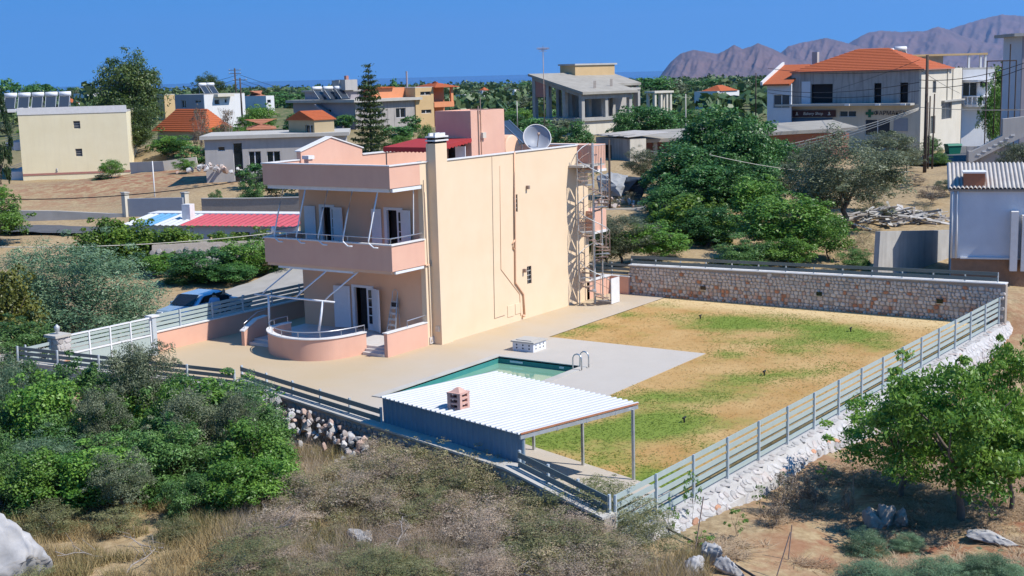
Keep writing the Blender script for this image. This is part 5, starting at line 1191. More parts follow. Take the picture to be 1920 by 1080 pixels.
# orange hip roof among the trees
B = Bld('hip_roofed_house', 'house under a wide orange hip roof among trees', 'house', 385, 262, 148, -8)
lx_, ly_ = B.L(432, 'x'), B.L(296, 'y'); z1 = B.Hh(247); B.block(lx_, ly_, z1, 'cream_plaster', th=.05); B.hip(-.5, lx_+.5, -.5, ly_+.5, z1, B.Hh(205)-z1, 'terracotta', 12, ridge_axis='y' if ly_ > lx_ else 'x')
B = Bld('low_tiled_house', 'low house with dull red tiled roof beside the orange hip roof', 'house', 470, 258, 140, -45)
lx_ = B.L(512, 'x'); z1 = B.Hh(243); B.block(lx_, 6, z1, 'white_plaster', th=.05); B.hip(-.4, lx_+.4, -.4, 6.4, z1, 1.0, 'terracotta_old', 6)
# white cube house with the violet shade of its flank painted into the plaster
B = Bld('white_cube_house', 'white cube house with a shade-tinted flank and roof solar panels', 'house', 385, 222, 190, -8)
lx_, ly_, z1 = B.L(461, 'x'), B.L(330, 'y'), B.Hh(178)
B.block(lx_, ly_, z1, 'white_plaster', holes_x=[B.rect('x', 402, 187, 412, 196), B.rect('x', 421, 186, 426, 193)], holes_y=[B.rect('y', 340, 188, 349, 202), B.rect('y', 366, 188, 377, 193)], my='mauve_or_shade_plaster', th=.1)
bx('canopy', 'cream_plaster', B.root, B.on('x', 401, 180)[0], B.on('x', 432, 180)[0], -1.0, 0, B.Hh(181)-.1, B.Hh(178)+.05)
for k in range(2): heater(B.C+B.X*(2.2+k*1.4)+B.Y*3+V((0, 0, z1)), B.rz, 'solar water heater on the white cube house', group='solar heaters on the white cube house')
B = Bld('far_white_house', 'far white house with small red roof beyond the wires', 'house', 500, 205, 225, -10)
lx_, ly_, z1 = B.L(515, 'x'), B.L(460, 'y'), B.Hh(180); B.block(lx_, ly_, z1, 'white_plaster', holes_x=[B.rect('x', 501, 187, 508, 193)], th=.05, my='whitewash'); B.hip(lx_*.2, lx_, ly_*.35, ly_, z1, .9, 'terracotta_old', 4)
B = Bld('small_beige_house', 'small beige house with green door left of the white cube house', 'house', 310, 215, 205, -6)
lx_, ly_, z1 = B.L(330, 'x'), B.L(296, 'y'), B.Hh(178); B.block(lx_, ly_, z1, 'sand_plaster', th=.1)
# mauve-grey house with wide flat eaves, and the orange upper flat
B = Bld('grey_villa', 'grey two-storey house with wide flat eaves and roof tanks behind the tiered pine', 'house', 668, 245, 165, -10)
lx_, ly_, z1 = B.L(780, 'x'), B.L(552, 'y'), B.Hh(192)
B.block(lx_, ly_, z1, 'stained_plaster', holes_x=[B.rect('x', 742, 203, 761, 220), B.rect('x', 700, 206, 716, 218)], holes_y=[B.rect('y', 600, 205, 622, 228)], over=.7, th=.35, my='mauve_or_shade_plaster', roof='concrete_pale')  # mauve left face carries its shade in the colour
zt2 = B.Hh(172); MB().box(1.5, lx_*.5, ly_*.3, ly_*.95, z1+.35, zt2).build('upper_storey', 'mauve_or_shade_plaster', B.root); bx('upper_roof', 'concrete', B.root, 1.2, lx_*.5+.3, ly_*.3-.3, ly_*.95+.3, zt2, zt2+.25)
MB().bar((-.5, 1.5, .5), (-.5, ly_*.55, z1-.3), .9, .3).build('outside_stair', 'mauve_or_shade_plaster', B.root)
T_ = atd(650, 170, 168); tnk = thing('roof_cistern', 'square grey cistern with red cap on the grey house roof', 'cistern', (T_.x, T_.y, B.C.z+zt2+.2), B.rz)
bx('tank', 'grey_plaster', tnk, -1, 1, -1, 1, 0, B.Hh(152)-zt2); bx('lid', 'brick_red', tnk, .1, .5, .1, .5, B.Hh(152)-zt2, B.Hh(152)-zt2+.5)
T_ = atd(638, 170, 168); tnk = thing('roof_cistern', 'dark panelled cistern beside the red-capped one', 'cistern', (T_.x, T_.y, B.C.z+zt2+.2), B.rz); bx('tank', 'concrete', tnk, -.6, .5, -.6, .9, 0, B.Hh(153)-zt2)
for k in range(3):
    P_ = atd(598+k*21, 186, 166); heater((P_.x, P_.y, B.C.z+z1+.35), B.rz, 'solar water heater on the grey house eaves', w=1.3, group='solar heaters on the grey house')
bx('orange_storey', 'orange_plaster', B.root, lx_*.45, lx_*1.0, 2.0, 6, z1+.35, B.Hh(167)); bx('orange_roof', 'terracotta', B.root, lx_*.42, lx_*.8, 1.6, 6.3, B.Hh(167), B.Hh(165))
B = Bld('sand_orange_house', 'sand and orange three-level house with tiled canopy and balcony', 'house', 781, 240, 172, -14)
lx_, z1 = B.L(815, 'x'), B.Hh(165); lx3 = B.L(852, 'x')
B.block(lx_, 6, z1, 'sand_plaster', holes_x=[B.rect('x', 788, 172, 808, 178), B.rect('x', 790, 206, 809, 212)], th=.1)
zb = B.Hh(200); B.face('x', lx3, z1, 'orange_plaster', [(lx_+.6, lx_+1.5, zb+.1, zb+2.2)], u0=lx_, c=2.0)
bx('balcony', 'orange_plaster', B.root, lx_, lx3, -.1, 2.0, zb-.2, B.Hh(193)); bx('balcony_column', 'orange_plaster', B.root, lx3-.4, lx3, 0, .3, zb, z1)
B.hip(lx_-.2, lx3+.6, -.6, 4.5, z1, .7, 'terracotta', 5)
MB().tube([(1, 3, z1), (1, 3, z1+2.2)], .12, 8).build('flue', 'mauve_or_shade_plaster', B.root)

# unfinished concrete house
B = Bld('concrete_skeleton', 'unfinished grey concrete house of bare columns under a sloping slab roof', 'house', 1092, 262, 155, -14)
lx_, ly_ = B.L(1186, 'x'), B.L(1000, 'y'); ze = B.Hh(171); zf = B.Hh(222); zr = B.on('y', 1008, 138)[1]
bx('floor_slab', 'concrete', B.root, -.3, lx_+.3, -.3, ly_+.3, zf-.35, zf)
bx('base_wall', 'cream_plaster', B.root, 0, lx_, 0, .3, -2, zf-.36); bx('base_wall', 'grey_plaster', B.root, 0, .3, .3, ly_, -2, zf-.36)
zat = lambda y: ze+(zr-ze)*min(1, y/ly_)
for x in (0, lx_*.46, lx_-.5):
    for y in (0, ly_*.33, ly_*.66, ly_-.5): bx('column', 'concrete', B.root, x, x+.5, y, y+.5, zf, zat(y)-.45)
for x in (0, lx_*.46, lx_-.5): MB().prism([(0, ze-.75), (ly_, zr-.75), (ly_, zr-.3), (0, ze-.3)], 'x', x+.03, x+.42).build('beam', 'concrete', B.root)
bx('beam', 'concrete', B.root, -.05, lx_+.05, -.05, .4, ze-.95, ze-.28)
MB().prism([(-.6, ze-.40), (ly_+.3, zr-.28), (ly_+.3, zr), (-.6, ze-.1)], 'x', -.4, lx_+.4).build('roof_slab', 'roof_concrete', B.root)
MB().prism([(ly_*.66, zat(ly_*.66)-2.1), (ly_-.5, zat(ly_*.66)-2.1), (ly_-.5, zr-.8), (ly_*.66, zat(ly_*.66)-.75)], 'x', .08, .3).build('brick_infill', 'brick_red', B.root)
bx('inner_wall', 'concrete', B.root, lx_*.62, lx_*.66, 2.0, ly_, zf, zat(2)-.4); bx('inner_wall', 'grey_plaster', B.root, lx_*.62, lx_-.2, ly_*.55, ly_*.58, zf, ze)
q0, q1 = B.on('x', 1072, 130, 0)[0], B.on('x', 1163, 130, 0)[0]
zc1 = zr-.1+ (B.Hh(122)-B.Hh(138)); XE = lx_+5.2; bx('clerestory', 'sand_plaster', B.root, lx_*.72, XE-.5, ly_*.86, ly_+1.5, zr-.6, zc1); bx('clerestory_roof', 'concrete_pale', B.root, lx_*.70, XE-.2, ly_*.84, ly_+1.7, zc1, zc1+.2)
MB().prism([(ly_*.38, zat(ly_*.38)-.40), (ly_+.3, zr-.29), (ly_+.3, zr-.002), (ly_*.38, zat(ly_*.38)-.1)], 'x', lx_+.4, XE).build('roof_slab', 'roof_concrete', B.root)
for y in (ly_*.42, ly_*.9): bx('column', 'concrete', B.root, XE-.6, XE-.1, y, y+.5, zf-1, zat(y)-.4)
bx('side_wall', 'grey_plaster', B.root, lx_+.4, XE-.6, ly_*.5, ly_*.53, zf, zat(ly_*.5)-.4)
bx('lower_slab', 'concrete_pale', B.root, lx_, lx_+3.2, 1.5, 9, ze-.1, ze+.15)
for x in (lx_+1.2, lx_+2.8): bx('column', 'concrete', B.root, x, x+.4, 1.6, 2.0, zf-1, ze-.1)
for x, y in ((lx_*.35, 1.0), (lx_*.75, 1.6)):
    for k in range(4): MB().tube([(x+k*.12, y, zat(y)-.2), (x+k*.12+.03, y, zat(y)+.9)], .03, 4).build('rebar', 'rusty_steel', B.root)
B = Bld('white_frame_house', 'white open frame of an unfinished annex beside the concrete house', 'house', 1228, 205, 195, -18)
lx_, ly_, z1 = B.L(1260, 'x'), B.L(1212, 'y'), B.Hh(171); bx('roof', 'cream_plaster', B.root, -.2, lx_+.2, -.2, ly_+.2, z1-.3, z1)
for x in (0, lx_*.35, lx_*.68, lx_-.35):
    for y in (0, ly_-.35): bx('column', 'cream_plaster', B.root, x, x+.35, y, y+.35, -3, z1-.3)
# ruin and slab-roofed shelter
B = Bld('ruined_cottage', 'crumbling whitewashed cottage with a black doorway by the dry field', 'house', 1182, 305, 113, -30)
ly_, z1 = B.L(1118, 'y'), B.Hh(262); lx_ = 1.6
B.block(lx_, ly_, z1, 'cream_plaster', holes_y=[B.rect('y', 1131, 271, 1147, 298)], frame=None, panes='dark_void', th=.05, my='stained_plaster')
for k in range(9): MB().slab([(-.3+.02*k, ly_*k/9-.1, z1+.25+.05*(k % 3)), (lx_+2.5, ly_*k/9-.1, z1+.5), (lx_+2.5, ly_*(k+1)/9, z1+.5), (-.3, ly_*(k+1)/9, z1+.25)], .05).build('roof_sheet', 'fibre_cement', B.root)
B = Bld('slab_roof_shelter', 'low shelter under a broad flat concrete slab behind the dark trees', 'shelter', 1215, 305, 116, -52)
lx_, z1 = B.L(1605, 'x'), B.Hh(262); B.face('x', lx_, z1, 'brick_red', (), c=2.0); MB().add([(-2, -.5, z1), (lx_, -.5, z1+.6), (lx_, 7, z1+1.0), (-2, 7, z1+.4), (-2, -.5, z1-.3), (lx_, -.5, z1+.3), (lx_, 7, z1+.7), (-2, 7, z1+.1)], [(0,1,2,3),(7,6,5,4),(0,4,5,1),(1,5,6,2),(2,6,7,3),(3,7,4,0)]).build('roof_slab', 'roof_concrete', B.root)
for x in (.5, lx_*.5): bx('column', 'concrete', B.root, x, x+.35, 0, .35, -2, z1-.1)
# small far houses
for cx, cy, D, xl, xr, top, lab, rf in ((1345,205,230,1302,1386,172,'far white two-part house with a small orange roof on the green plain', True), (872,195,330,855,886,178,'far cream flat house on the green plain', False), (905,178,470,900,918,170,'far house with red roof near the sea', True),
        (160,205,260,140,200,176,'far cream house behind the yellow building roof', False), (110,205,230,95,152,195,'far house with dull red roof behind the yellow building', True), (965,180,480,958,975,168,'far pale house left of the concrete house', False), (1182,172,420,1176,1192,164,'tiny far pale house between trees', False), (235,185,300,172,196,170,'far white house left of the tall pine', False)):
    B = Bld('far_house', lab, 'house', cx, cy, D, -8)
    lx_, ly_, z1 = B.L(xr, 'x'), max(2.5, B.L(xl, 'y')), B.Hh(top); lx_ = max(2.5, lx_)
    B.block(lx_, ly_, z1, 'white_plaster', holes_x=[(lx_*.25, lx_*.45, z1*.35, z1*.7)], holes_y=[(ly_*.4, ly_*.6, z1*.35, z1*.7)], th=.1)
    if rf: B.hip(lx_*.1, lx_*.9, -.2, ly_*.8, z1+.1, 1.0, 'terracotta', 5)

# pharmacy and bakery building
B = Bld('pharmacy_building', 'two-storey corner building with orange hip roof, bakery sign and pharmacy below', 'building', 1724, 296, 135, 0)
ly_, lx_ = B.L(1484, 'y'), B.L(1800, 'x'); ze = B.Hh(130)
hl = [B.rect('y', 1521, 158, 1561, 193), B.rect('y', 1639, 156, 1652, 193), B.rect('y', 1688, 155, 1702, 193), B.rect('y', 1574, 208, 1605, 219), B.rect('y', 1676, 222, 1702, 246), B.rect('y', 1622, 224, 1668, 254)]
B.face('y', ly_, ze, 'stained_plaster', hl[:3], u0=.22, z0=B.on('y', 1600, 196)[1], frame=None, panes='dark_void')
zs = B.on('y', 1600, 196)[1]
B.face('y', ly_, zs, 'cream_plaster', [hl[3], hl[5]], u0=.22, panes='panel_dark', frame='white_paint')
bx('roller_shutter', 'dish_grey', B.root, -.06, 0, *hl[4])
hr = [B.rect('x', 1749, 152, 1755, 174), B.rect('x', 1766, 193, 1784, 222), B.rect('x', 1745, 218, 1753, 250)]
B.face('x', lx_, ze, 'cream_plaster', hr, frame='grey_plaster', panes='panel_dark')
bx('wall', 'cream_plaster', B.root, .22, lx_, ly_-.22, ly_, -2, ze); bx('wall', 'cream_plaster', B.root, lx_-.22, lx_, .22, ly_-.22, -2, ze)
bx('ceiling', 'concrete', B.root, .1, lx_, .1, ly_, ze-.15, ze+.02)
for px in (1776, 1786): u = B.on('x', px, 160)[0]; bx('pilaster', 'cream_plaster', B.root, u-.2, u+.2, -.12, 0, B.Hh(195), ze)
bx('string_course', 'concrete', B.root, B.on('x', 1765, 190)[0], lx_+.2, -.35, 0, B.Hh(196), B.Hh(193))
bx('balcony_slab', 'concrete_pale', B.root, -1.5, 0, .6, B.L(1462, 'y'), zs-.1, zs+.12)
zr_ = B.Hh(98)+.6; B.hip(-.35, lx_*.72, -.35, ly_+.1, ze+.02, zr_-ze, 'terracotta', 14, ridge_axis='y')
bx('eaves_trim', 'brick_red', B.root, -.4, lx_*.72, -.4, ly_+.12, ze-.06, ze+.018)
C0 = B.on('y', 1511, 118)[0]; bx('chimney', 'grey_plaster', B.root, 2.5, 3.1, C0-.3, C0+.3, ze, B.Hh(98)+.4)
bx('column', 'stained_plaster', B.root, -.1, .0, ly_-1.0, ly_+.02, zs, ze); bx('recess_panel', 'whitewash', B.root, -.03, .0, hl[0][1]+.1, ly_-1.1, zs+.1, hl[0][3]+.3)
# signs
sgn = B.rect('y', 1484, 207, 1568, 219); sg = thing('bakery_sign', 'dark brown bakery shop signboard with pale script lettering', 'sign', B.C+V((-.12, 0, 0)))
bx('board', 'sign_brown', sg, -.08, 0, sgn[0], sgn[1], sgn[2], sgn[3])
def text(s, parent, loc, size, m, rz, name='lettering', shear=0.0):
    c = bpy.data.curves.new(name, 'FONT'); c.body = s; c.size = size; c.extrude = .02; c.align_x = 'CENTER'; c.align_y = 'CENTER'; c.shear = shear
    o = bpy.data.objects.new(name, c); COL.objects.link(o); dg = bpy.context.evaluated_depsgraph_get(); me = bpy.data.meshes.new_from_object(o.evaluated_get(dg)); bpy.data.objects.remove(o)
    o = bpy.data.objects.new(name, me); COL.objects.link(o); me.materials.clear(); me.materials.append(MATS[m]); o.parent = parent; o.location = loc; o.rotation_euler = (math.pi/2, 0, rz); return o
yc = (sgn[0]+sgn[1])/2; zc = (sgn[2]+sgn[3])/2; hgt = sgn[3]-sgn[2]
text('Bakery Shop', sg, (-.10, yc, zc), hgt*.62, 'sign_letter_pale', -math.pi/2, shear=.2)
for yy in (sgn[0]+.7, sgn[1]-.7): MB().lathe([(.05, -.16), (.2, -.16), (.16, -.1), (.05, -.05), (.09, .08), (.03, .2)], 8, (-.09, yy, zc)).build('emblem', 'sign_letter_pale', sg)
ps = B.rect('y', 1625, 206, 1700, 219); sg = thing('pharmacy_sign', 'green cross and dark raised letters of the pharmacy sign', 'sign', B.C+V((-.06, 0, 0)))
zc = (ps[2]+ps[3])/2; k = .42; yc = ps[1]-.35
MB().box(-.06, 0, yc-k, yc+k, zc-k*.34, zc+k*.34).box(-.06, 0, yc-k*.34, yc+k*.34, zc+k*.34, zc+k).box(-.06, 0, yc-k*.34, yc+k*.34, zc-k, zc-k*.34).build('cross', 'sign_letter_green', sg)
text('ΦΑΡΜΑΚΕΙΟ', sg, (-.04, (ps[0]+yc-k-.25)/2, zc), .60, 'sign_letter_dark', -math.pi/2)
aw = B.rect('y', 1466, 221, 1562, 234); o = thing('shop_awning', 'grey canvas awning over the bakery front', 'awning', B.C)
MB().add([(-.05, aw[0], aw[3]), (-.05, aw[1], aw[3]), (-1.8, aw[1], aw[2]), (-1.8, aw[0], aw[2]), (-1.8, aw[1], aw[2]-.2), (-1.8, aw[0], aw[2]-.2), (-.05, aw[0], aw[3]-.05), (-.05, aw[1], aw[3]-.05)], [(0,1,2,3),(3,2,4,5),(5,4,7,6)]).build('canvas', 'awning_grey', o)
for y in (aw[0]+.2, aw[1]-.2): MB().bar((-.05, y, aw[3]-.3), (-1.75, y, aw[2]-.1), .05).build('arm', 'steel', o)
for px in (1589, 1646, 1694):
    u, z = B.on('y', px, 195.5, -1.5); lmp = thing('floodlight', 'white floodlight on the balcony edge of the pharmacy building', 'lamp', B.C+V((-1.55, u, zs+.02)), 0, 'floodlights on the pharmacy balcony'); bx('housing', 'white_paint', lmp, -.15, 0, -.25, .25, -.1, .1); bx('bracket', 'steel', lmp, 0, .06, -.05, .05, -.08, .08)
# lower wing on the left of it
B3 = Bld('tiled_wing', 'pale blue-grey house wing with orange lean-to roof beside the pharmacy building', 'house', 1483, 250, 141, 0)
lyw = B3.L(1438, 'y'); z1 = B3.Hh(157); B3.face('y', lyw, z1, 'whitewash', [B3.rect('y', 1450, 178, 1480, 202)], panes='panel_dark'); bx('wall', 'white_plaster', B3.root, .22, 6, lyw-.22, lyw, -2, z1)
for k in range(8):
    t0, t1 = k/8, (k+1)/8; rise_ = B3.Hh(121)-z1
    MB().prism([(-.5+6*t0, z1+rise_*t0), (-.5+6*t1, z1+rise_*t1), (-.5+6*t1, z1+rise_*t1-.12), (-.5+6*t0, z1+rise_*t0-.18)], 'y', -.0, lyw+.3).build('tile_course', 'terracotta', B3.root)
MB().prism([(-.6, z1-.1), (5.5, z1+rise_), (5.5, z1+rise_+.3), (-.6, z1+.25)], 'y', lyw+.3, lyw+.55).build('verge', 'white_trim', B3.root)
# white house with rounded balconies behind
B4 = Bld('white_balcony_house', 'white house with rounded balconies and a roof canopy right of the pharmacy building', 'house', 1801, 280, 148, -50)
lx4, z1 = B4.L(1862, 'x'), B4.Hh(131); B4.block(lx4, 8, z1, 'white_plaster', holes_x=[B4.rect('x', 1806, 155, 1832, 180), B4.rect('x', 1838, 152, 1850, 163)], th=.2)
for zpx in (196, 150):
    zb = B4.Hh(zpx); pts = [(.2, 0), *[(lx4*.5+lx4*.5*math.cos(t), -1.5*math.sin(t)) for t in np.linspace(math.pi, 0, 12)], (lx4, 0)]
    MB().prism(pts, 'z', zb-.25, zb).build('balcony_slab', 'white_plaster', B4.root)
    if zpx == 196:
        MB().prism(pts, 'z', zb+.82, zb+.92).build('balcony_rail', 'white_paint', B4.root)
        for p in pts[1:-1]: MB().tube([(p[0], p[1]+.04, zb), (p[0], p[1]+.04, zb+.85)], .07, 6).build('baluster', 'white_paint', B4.root)
zc_ = B4.Hh(107); bx('penthouse', 'cream_plaster', B4.root, -5.5, -1.0, 3, 7, z1-.3, zc_+.2); bx('penthouse_window', 'panel_dark', B4.root, -3.6, -2.9, 2.96, 3.0, z1+.6, z1+1.3)
bx('canopy', 'sand_plaster', B4.root, -6.2, lx4-.4, 1.2, 6, zc_+.2, zc_+.42)
for x in (1.2, 2.6, lx4-.7): bx('canopy_post', 'white_plaster', B4.root, x, x+.22, 1.3, 1.52, z1+.1, zc_+.2)
for k in range(2): heater(B4.C+B4.X*(-7.2+k*1.5)+B4.Y*4.4+V((0, 0, z1+.9+k*.2)), B4.rz, 'solar water heater on the white balcony house', w=1.3, group='solar heaters on the white balcony house')
# carport with a red car, bin, road
B5 = Bld('carport', 'small carport with red roof edge below the white balcony house', 'carport', 1840, 278, 158, -50)
bx('roof', 'terracotta_old', B5.root, -3.4, .6, -.5, 5, 2.35, 2.55); bx('fascia', 'white_trim', B5.root, -3.45, .65, -.56, -.5, 2.15, 2.5); bx('side_wall', 'plaster_pink', B5.root, .3, .6, -.4, 4.5, -1, 2.35); bx('back_wall', 'dark_void', B5.root, -3.4, .3, 4.4, 4.6, -1, 2.35)
def car(label, P, rz, paint, group=None):
    t = thing('car', label, 'car', P, rz, group)
    prof = [(-2.0, .45), (-2.05, .75), (-1.95, .95), (-1.2, 1.02), (-.55, 1.45), (.75, 1.48), (1.55, 1.05), (2.0, .95), (2.1, .6), (2.05, .38), (1.0, .3), (-1.0, .3)]
    n = len(prof); vs = []
    for y, kx in ((-.84, 1), (-.72, 1), (.72, 1), (.84, 1)):
        for x, z in prof:
            ins = .16*max(0, (z-.95)/.5); yy = y*(1-ins) ; zz = z if abs(y) < .8 else min(z, z-.04); vs.append((x, yy, zz))
    fs = [(j*n+i, j*n+(i+1) % n, (j+1)*n+(i+1) % n, (j+1)*n+i) for j in range(3) for i in range(n)]+[tuple(range(n))[::-1], tuple(3*n+i for i in range(n))]
    MB().add(vs, fs).build('body', paint, t, smooth=False, bevel=.04)
    for sy in (-1, 1):
        MB().prism([(-1.05, 1.03), (-.5, 1.40), (.7, 1.42), (1.4, 1.06)], 'y', sy*.79, sy*.745).build('side_window', 'black_glass', t)
    MB().quad((-1.22, -.62, 1.05), (-1.22, .62, 1.05), (-.60, .56, 1.44), (-.60, -.56, 1.44)).build('windscreen', 'black_glass', t).location = (-.03, 0, .03)
    MB().quad((1.53, -.62, 1.09), (1.53, .62, 1.09), (.80, .56, 1.47), (.80, -.56, 1.47)).build('rear_window', 'black_glass', t).location = (.03, 0, .02)
    for x in (-1.3, 1.3):
        for sy in (-1, 1):
            w = MB().tube([(x, sy*.70, .32), (x, sy*.88, .32)], .32, 18).build('wheel', 'tyre', t); MB().tube([(x, sy*.885, .32), (x, sy*.89, .32)], .19, 12).build('rim', 'steel', w)
    for sy in (-.6, .6): bx('headlight', 'white_paint', t, -2.07, -1.98, sy-.16, sy+.16, .72, .86); bx('tail_light', 'car_red', t, 2.0, 2.09, sy-.16, sy+.16, .75, .92)
    for sy in (-1, 1): bx('mirror', paint, t, -.85, -.7, sy*.84, sy*.98, 1.0, 1.12)
    return t
Pc = atd(1815, 270, 156); car('bright red hatchback parked under the carport', (Pc.x, Pc.y, B5.C.z+.1), math.radians(125), 'car_red')
Pb = atd(1786, 295, 118); tb_ = thing('wheelie_bin', 'green four-wheeled rubbish bin on the roadside', 'bin', (Pb.x, Pb.y, Pb.z), math.radians(-50))
MB().add([(-.5,-.4,.15),(.5,-.4,.15),(.5,.4,.15),(-.5,.4,.15),(-.62,-.5,1.05),(.62,-.5,1.05),(.62,.5,1.05),(-.62,.5,1.05)], [(0,3,2,1),(4,5,6,7),(0,1,5,4),(1,2,6,5),(2,3,7,6),(3,0,4,7)]).build('body', 'bin_green', tb_, bevel=.03)
MB().prism([(-.55, 1.06), (.55, 1.06), (.4, 1.22), (-.4, 1.22)], 'x', -.66, .66).build('lid', 'bin_green', tb_)
for x in (-.4, .4):
    for y in (-.3, .3): MB().tube([(x-.03, y, .08), (x+.03, y, .08)], .08, 10).build('wheel', 'tyre', tb_)
# whitewashed house at the right edge
B = Bld('whitewashed_house', 'whitewashed house with corrugated fibre roof and brown stone base behind the back wall', 'house', 1990, 512, 61, 17)
ly_ = B.L(1783, 'y'); z1 = B.Hh(361)+.05; zb = B.Hh(487)
B.face('y', ly_, z1, 'whitewash', (), z0=zb); bx('stone_base', 'earth_brown', B.root, .06, .3, 0, ly_, -2, zb); bx('wall', 'whitewash', B.root, .22, 5, ly_-.22, ly_, -2, z1)
for k in range(26):
    y0 = ly_-k*(ly_/26); w = ly_/26; zt_ = z1+.12; r_ = .95
    vs = []
    for u, hh_ in ((0, 0), (.25, .06), (.5, .09), (.75, .06), (1, 0)):
        vs += [(-.18, y0-w*u+.25, zt_+hh_), (3.2, y0-w*u+.25, zt_+r_+hh_)]
    MB().add(vs, [(2*i, 2*i+1, 2*i+3, 2*i+2) for i in range(4)]).build('roof_sheet', 'fibre_cement', B.root)
bx('roof_board', 'dry_wood', B.root, -.1, 3.1, .1, ly_+.2, z1+.0, z1+.1)
c0, c1 = B.on('y', 1847, 340)[0], B.on('y', 1807, 340)[0]; bx('chimney', 'terracotta_old', B.root, .05, 1.2, c0, c1, z1+.02, B.Hh(327)+.05); bx('chimney_cap', 'white_trim', B.root, -.0, 1.25, c0-.05, c1+.05, B.Hh(327)+.05, B.Hh(324)+.05)
for px, wd, top in ((1901, .16, 395), (1919, .1, 402)): u = B.on('y', px, 430)[0]; bx('pilaster', 'white_trim', B.root, -.55, 0, u-wd, u+wd, zb-.5, B.on('y', px, top)[1])
for px in (1792, 1783): u = B.on('y', px, 420)[0]; MB().tube([(-.06, u-.05, zb), (-.06, u-.05, z1)], .05, 8).build('drain_pipe', 'white_trim', B.root, smooth=True)
bx('ledge', 'white_trim', B.root, -.1, 0, 1, ly_-.4, zb-.02, zb+.06)
# grey retaining wall between olive plot and the whitewashed house
garden_wall('grey_yard_wall', 'dark grey rendered yard wall left of the whitewashed house', [atd(1642,505,62)+V((0,0,-.2)), atd(1720,503,66)+V((0,0,-.1)), atd(1783,502,69)], 2.0, 'concrete')
# stepped concrete wall and lilac tower at the right edge
B = Bld('stepped_building', 'grey concrete building with stepped parapet above a stone wall', 'building', 1812, 330, 96, -62)
lx_ = B.L(1960, 'x'); B.face('x', lx_, B.Hh(275), 'stained_plaster', (), z0=-3)
MB().prism([(0, B.Hh(283)), (.3, B.Hh(283)), (lx_*.42, B.Hh(255)), (lx_*.42, B.Hh(224)), (lx_, B.Hh(216)), (lx_, B.Hh(238)), (lx_*.62, B.Hh(262)), (lx_*.02, B.Hh(305)), (0, B.Hh(300))], 'y', -.5, -.01).build('stepped_parapet', 'grey_plaster', B.root)
for k in range(7):
    t = k/6; u = lx_*(.10+.42*t); z = B.Hh(297)+(B.Hh(262)-B.Hh(297))*t; bx('slot', 'white_trim', B.root, u, u+.28, -.54, -.5, z+.25, z+.33)
B = Bld('lilac_tower', 'tall lilac-grey unfinished block with scaffold poles at the right edge', 'building', 1909, 330, 108, -62)
z1 = B.Hh(68); B.face('x', 6, z1, 'mauve_or_shade_plaster', [(.4, 2.2, B.Hh(95), B.Hh(72))], frame=None, panes='dark_void', z0=-2); bx('wall', 'whitewash', B.root, 0, .22, .22, 6, -2, z1); bx('roof', 'concrete', B.root, -.8, 6, -.4, 6, z1, z1+.25)
for dx, top in ((-.6, 112), (-1.7, 112), (-2.9, 112), (-1.1, 82)): MB().tube([(dx, -.5, -1), (dx, -.5, B.Hh(top))], .05, 6).build('scaffold_pole', 'pole_wood', B.root)
MB().tube([(-.6, -.5, B.Hh(113)), (-2.9, -.5, B.Hh(113))], .05, 6).build('scaffold_pole', 'pole_wood', B.root); MB().tube([(-.4, -.5, B.Hh(205)), (-3, -.5, B.Hh(205))], .05, 6).build('scaffold_pole', 'pole_wood', B.root)
# red-roofed house by the lane
B = Bld('red_roofed_house', 'low white house with faded red and blue sheet roofs beside the lane', 'house', 560, 480, 82, 17)
ly_ = B.L(236, 'y'); z1 = B.Hh(424); yr_ = B.L(343, 'y')
B.face('y', ly_, z1-.05, 'whitewash', [B.rect('y', 390, 440, 412, 475), B.rect('y', 432, 435, 470, 470), B.rect('y', 520, 435, 545, 465)], panes='dark_void', frame=None)
bx('wall', 'white_plaster', B.root, .22, 5, ly_-.22, ly_, -1, z1-.05)
rise_ = .35
for a, b, m_, n_ in ((0, yr_*.52, 'pink_roof', 9), (yr_*.52, yr_, 'pink_roof', 9), (yr_, yr_+(ly_-yr_)*.45, 'shed_roof', 4), (yr_+(ly_-yr_)*.45, yr_+(ly_-yr_)*.8, 'blue_sheet', 3), (yr_+(ly_-yr_)*.8, ly_, 'shed_roof', 2)):
    for k in range(n_):
        y0 = a+(b-a)*k/n_; y1 = a+(b-a)*(k+1)/n_
        MB().add([(-.5, y0, z1), (-.5, y1-.03, z1), (2.9, y1-.03, z1+rise_), (2.9, y0, z1+rise_), (-.5, (y0+y1)/2, z1+.07), (2.9, (y0+y1)/2, z1+rise_+.07)], [(0,4,5,3),(4,1,2,5)]).build('roof_sheet', m_, B.root)
bx('ridge_band', 'white_trim', B.root, 2.9, 4.2, -.2, ly_, z1+rise_-.6, z1+rise_+.1)
u = B.on('y', 330, 400)[0]; bx('chimney', 'white_trim', B.root, 1.2, 1.8, u-.3, u+.3, z1+.0, z1+1.2)
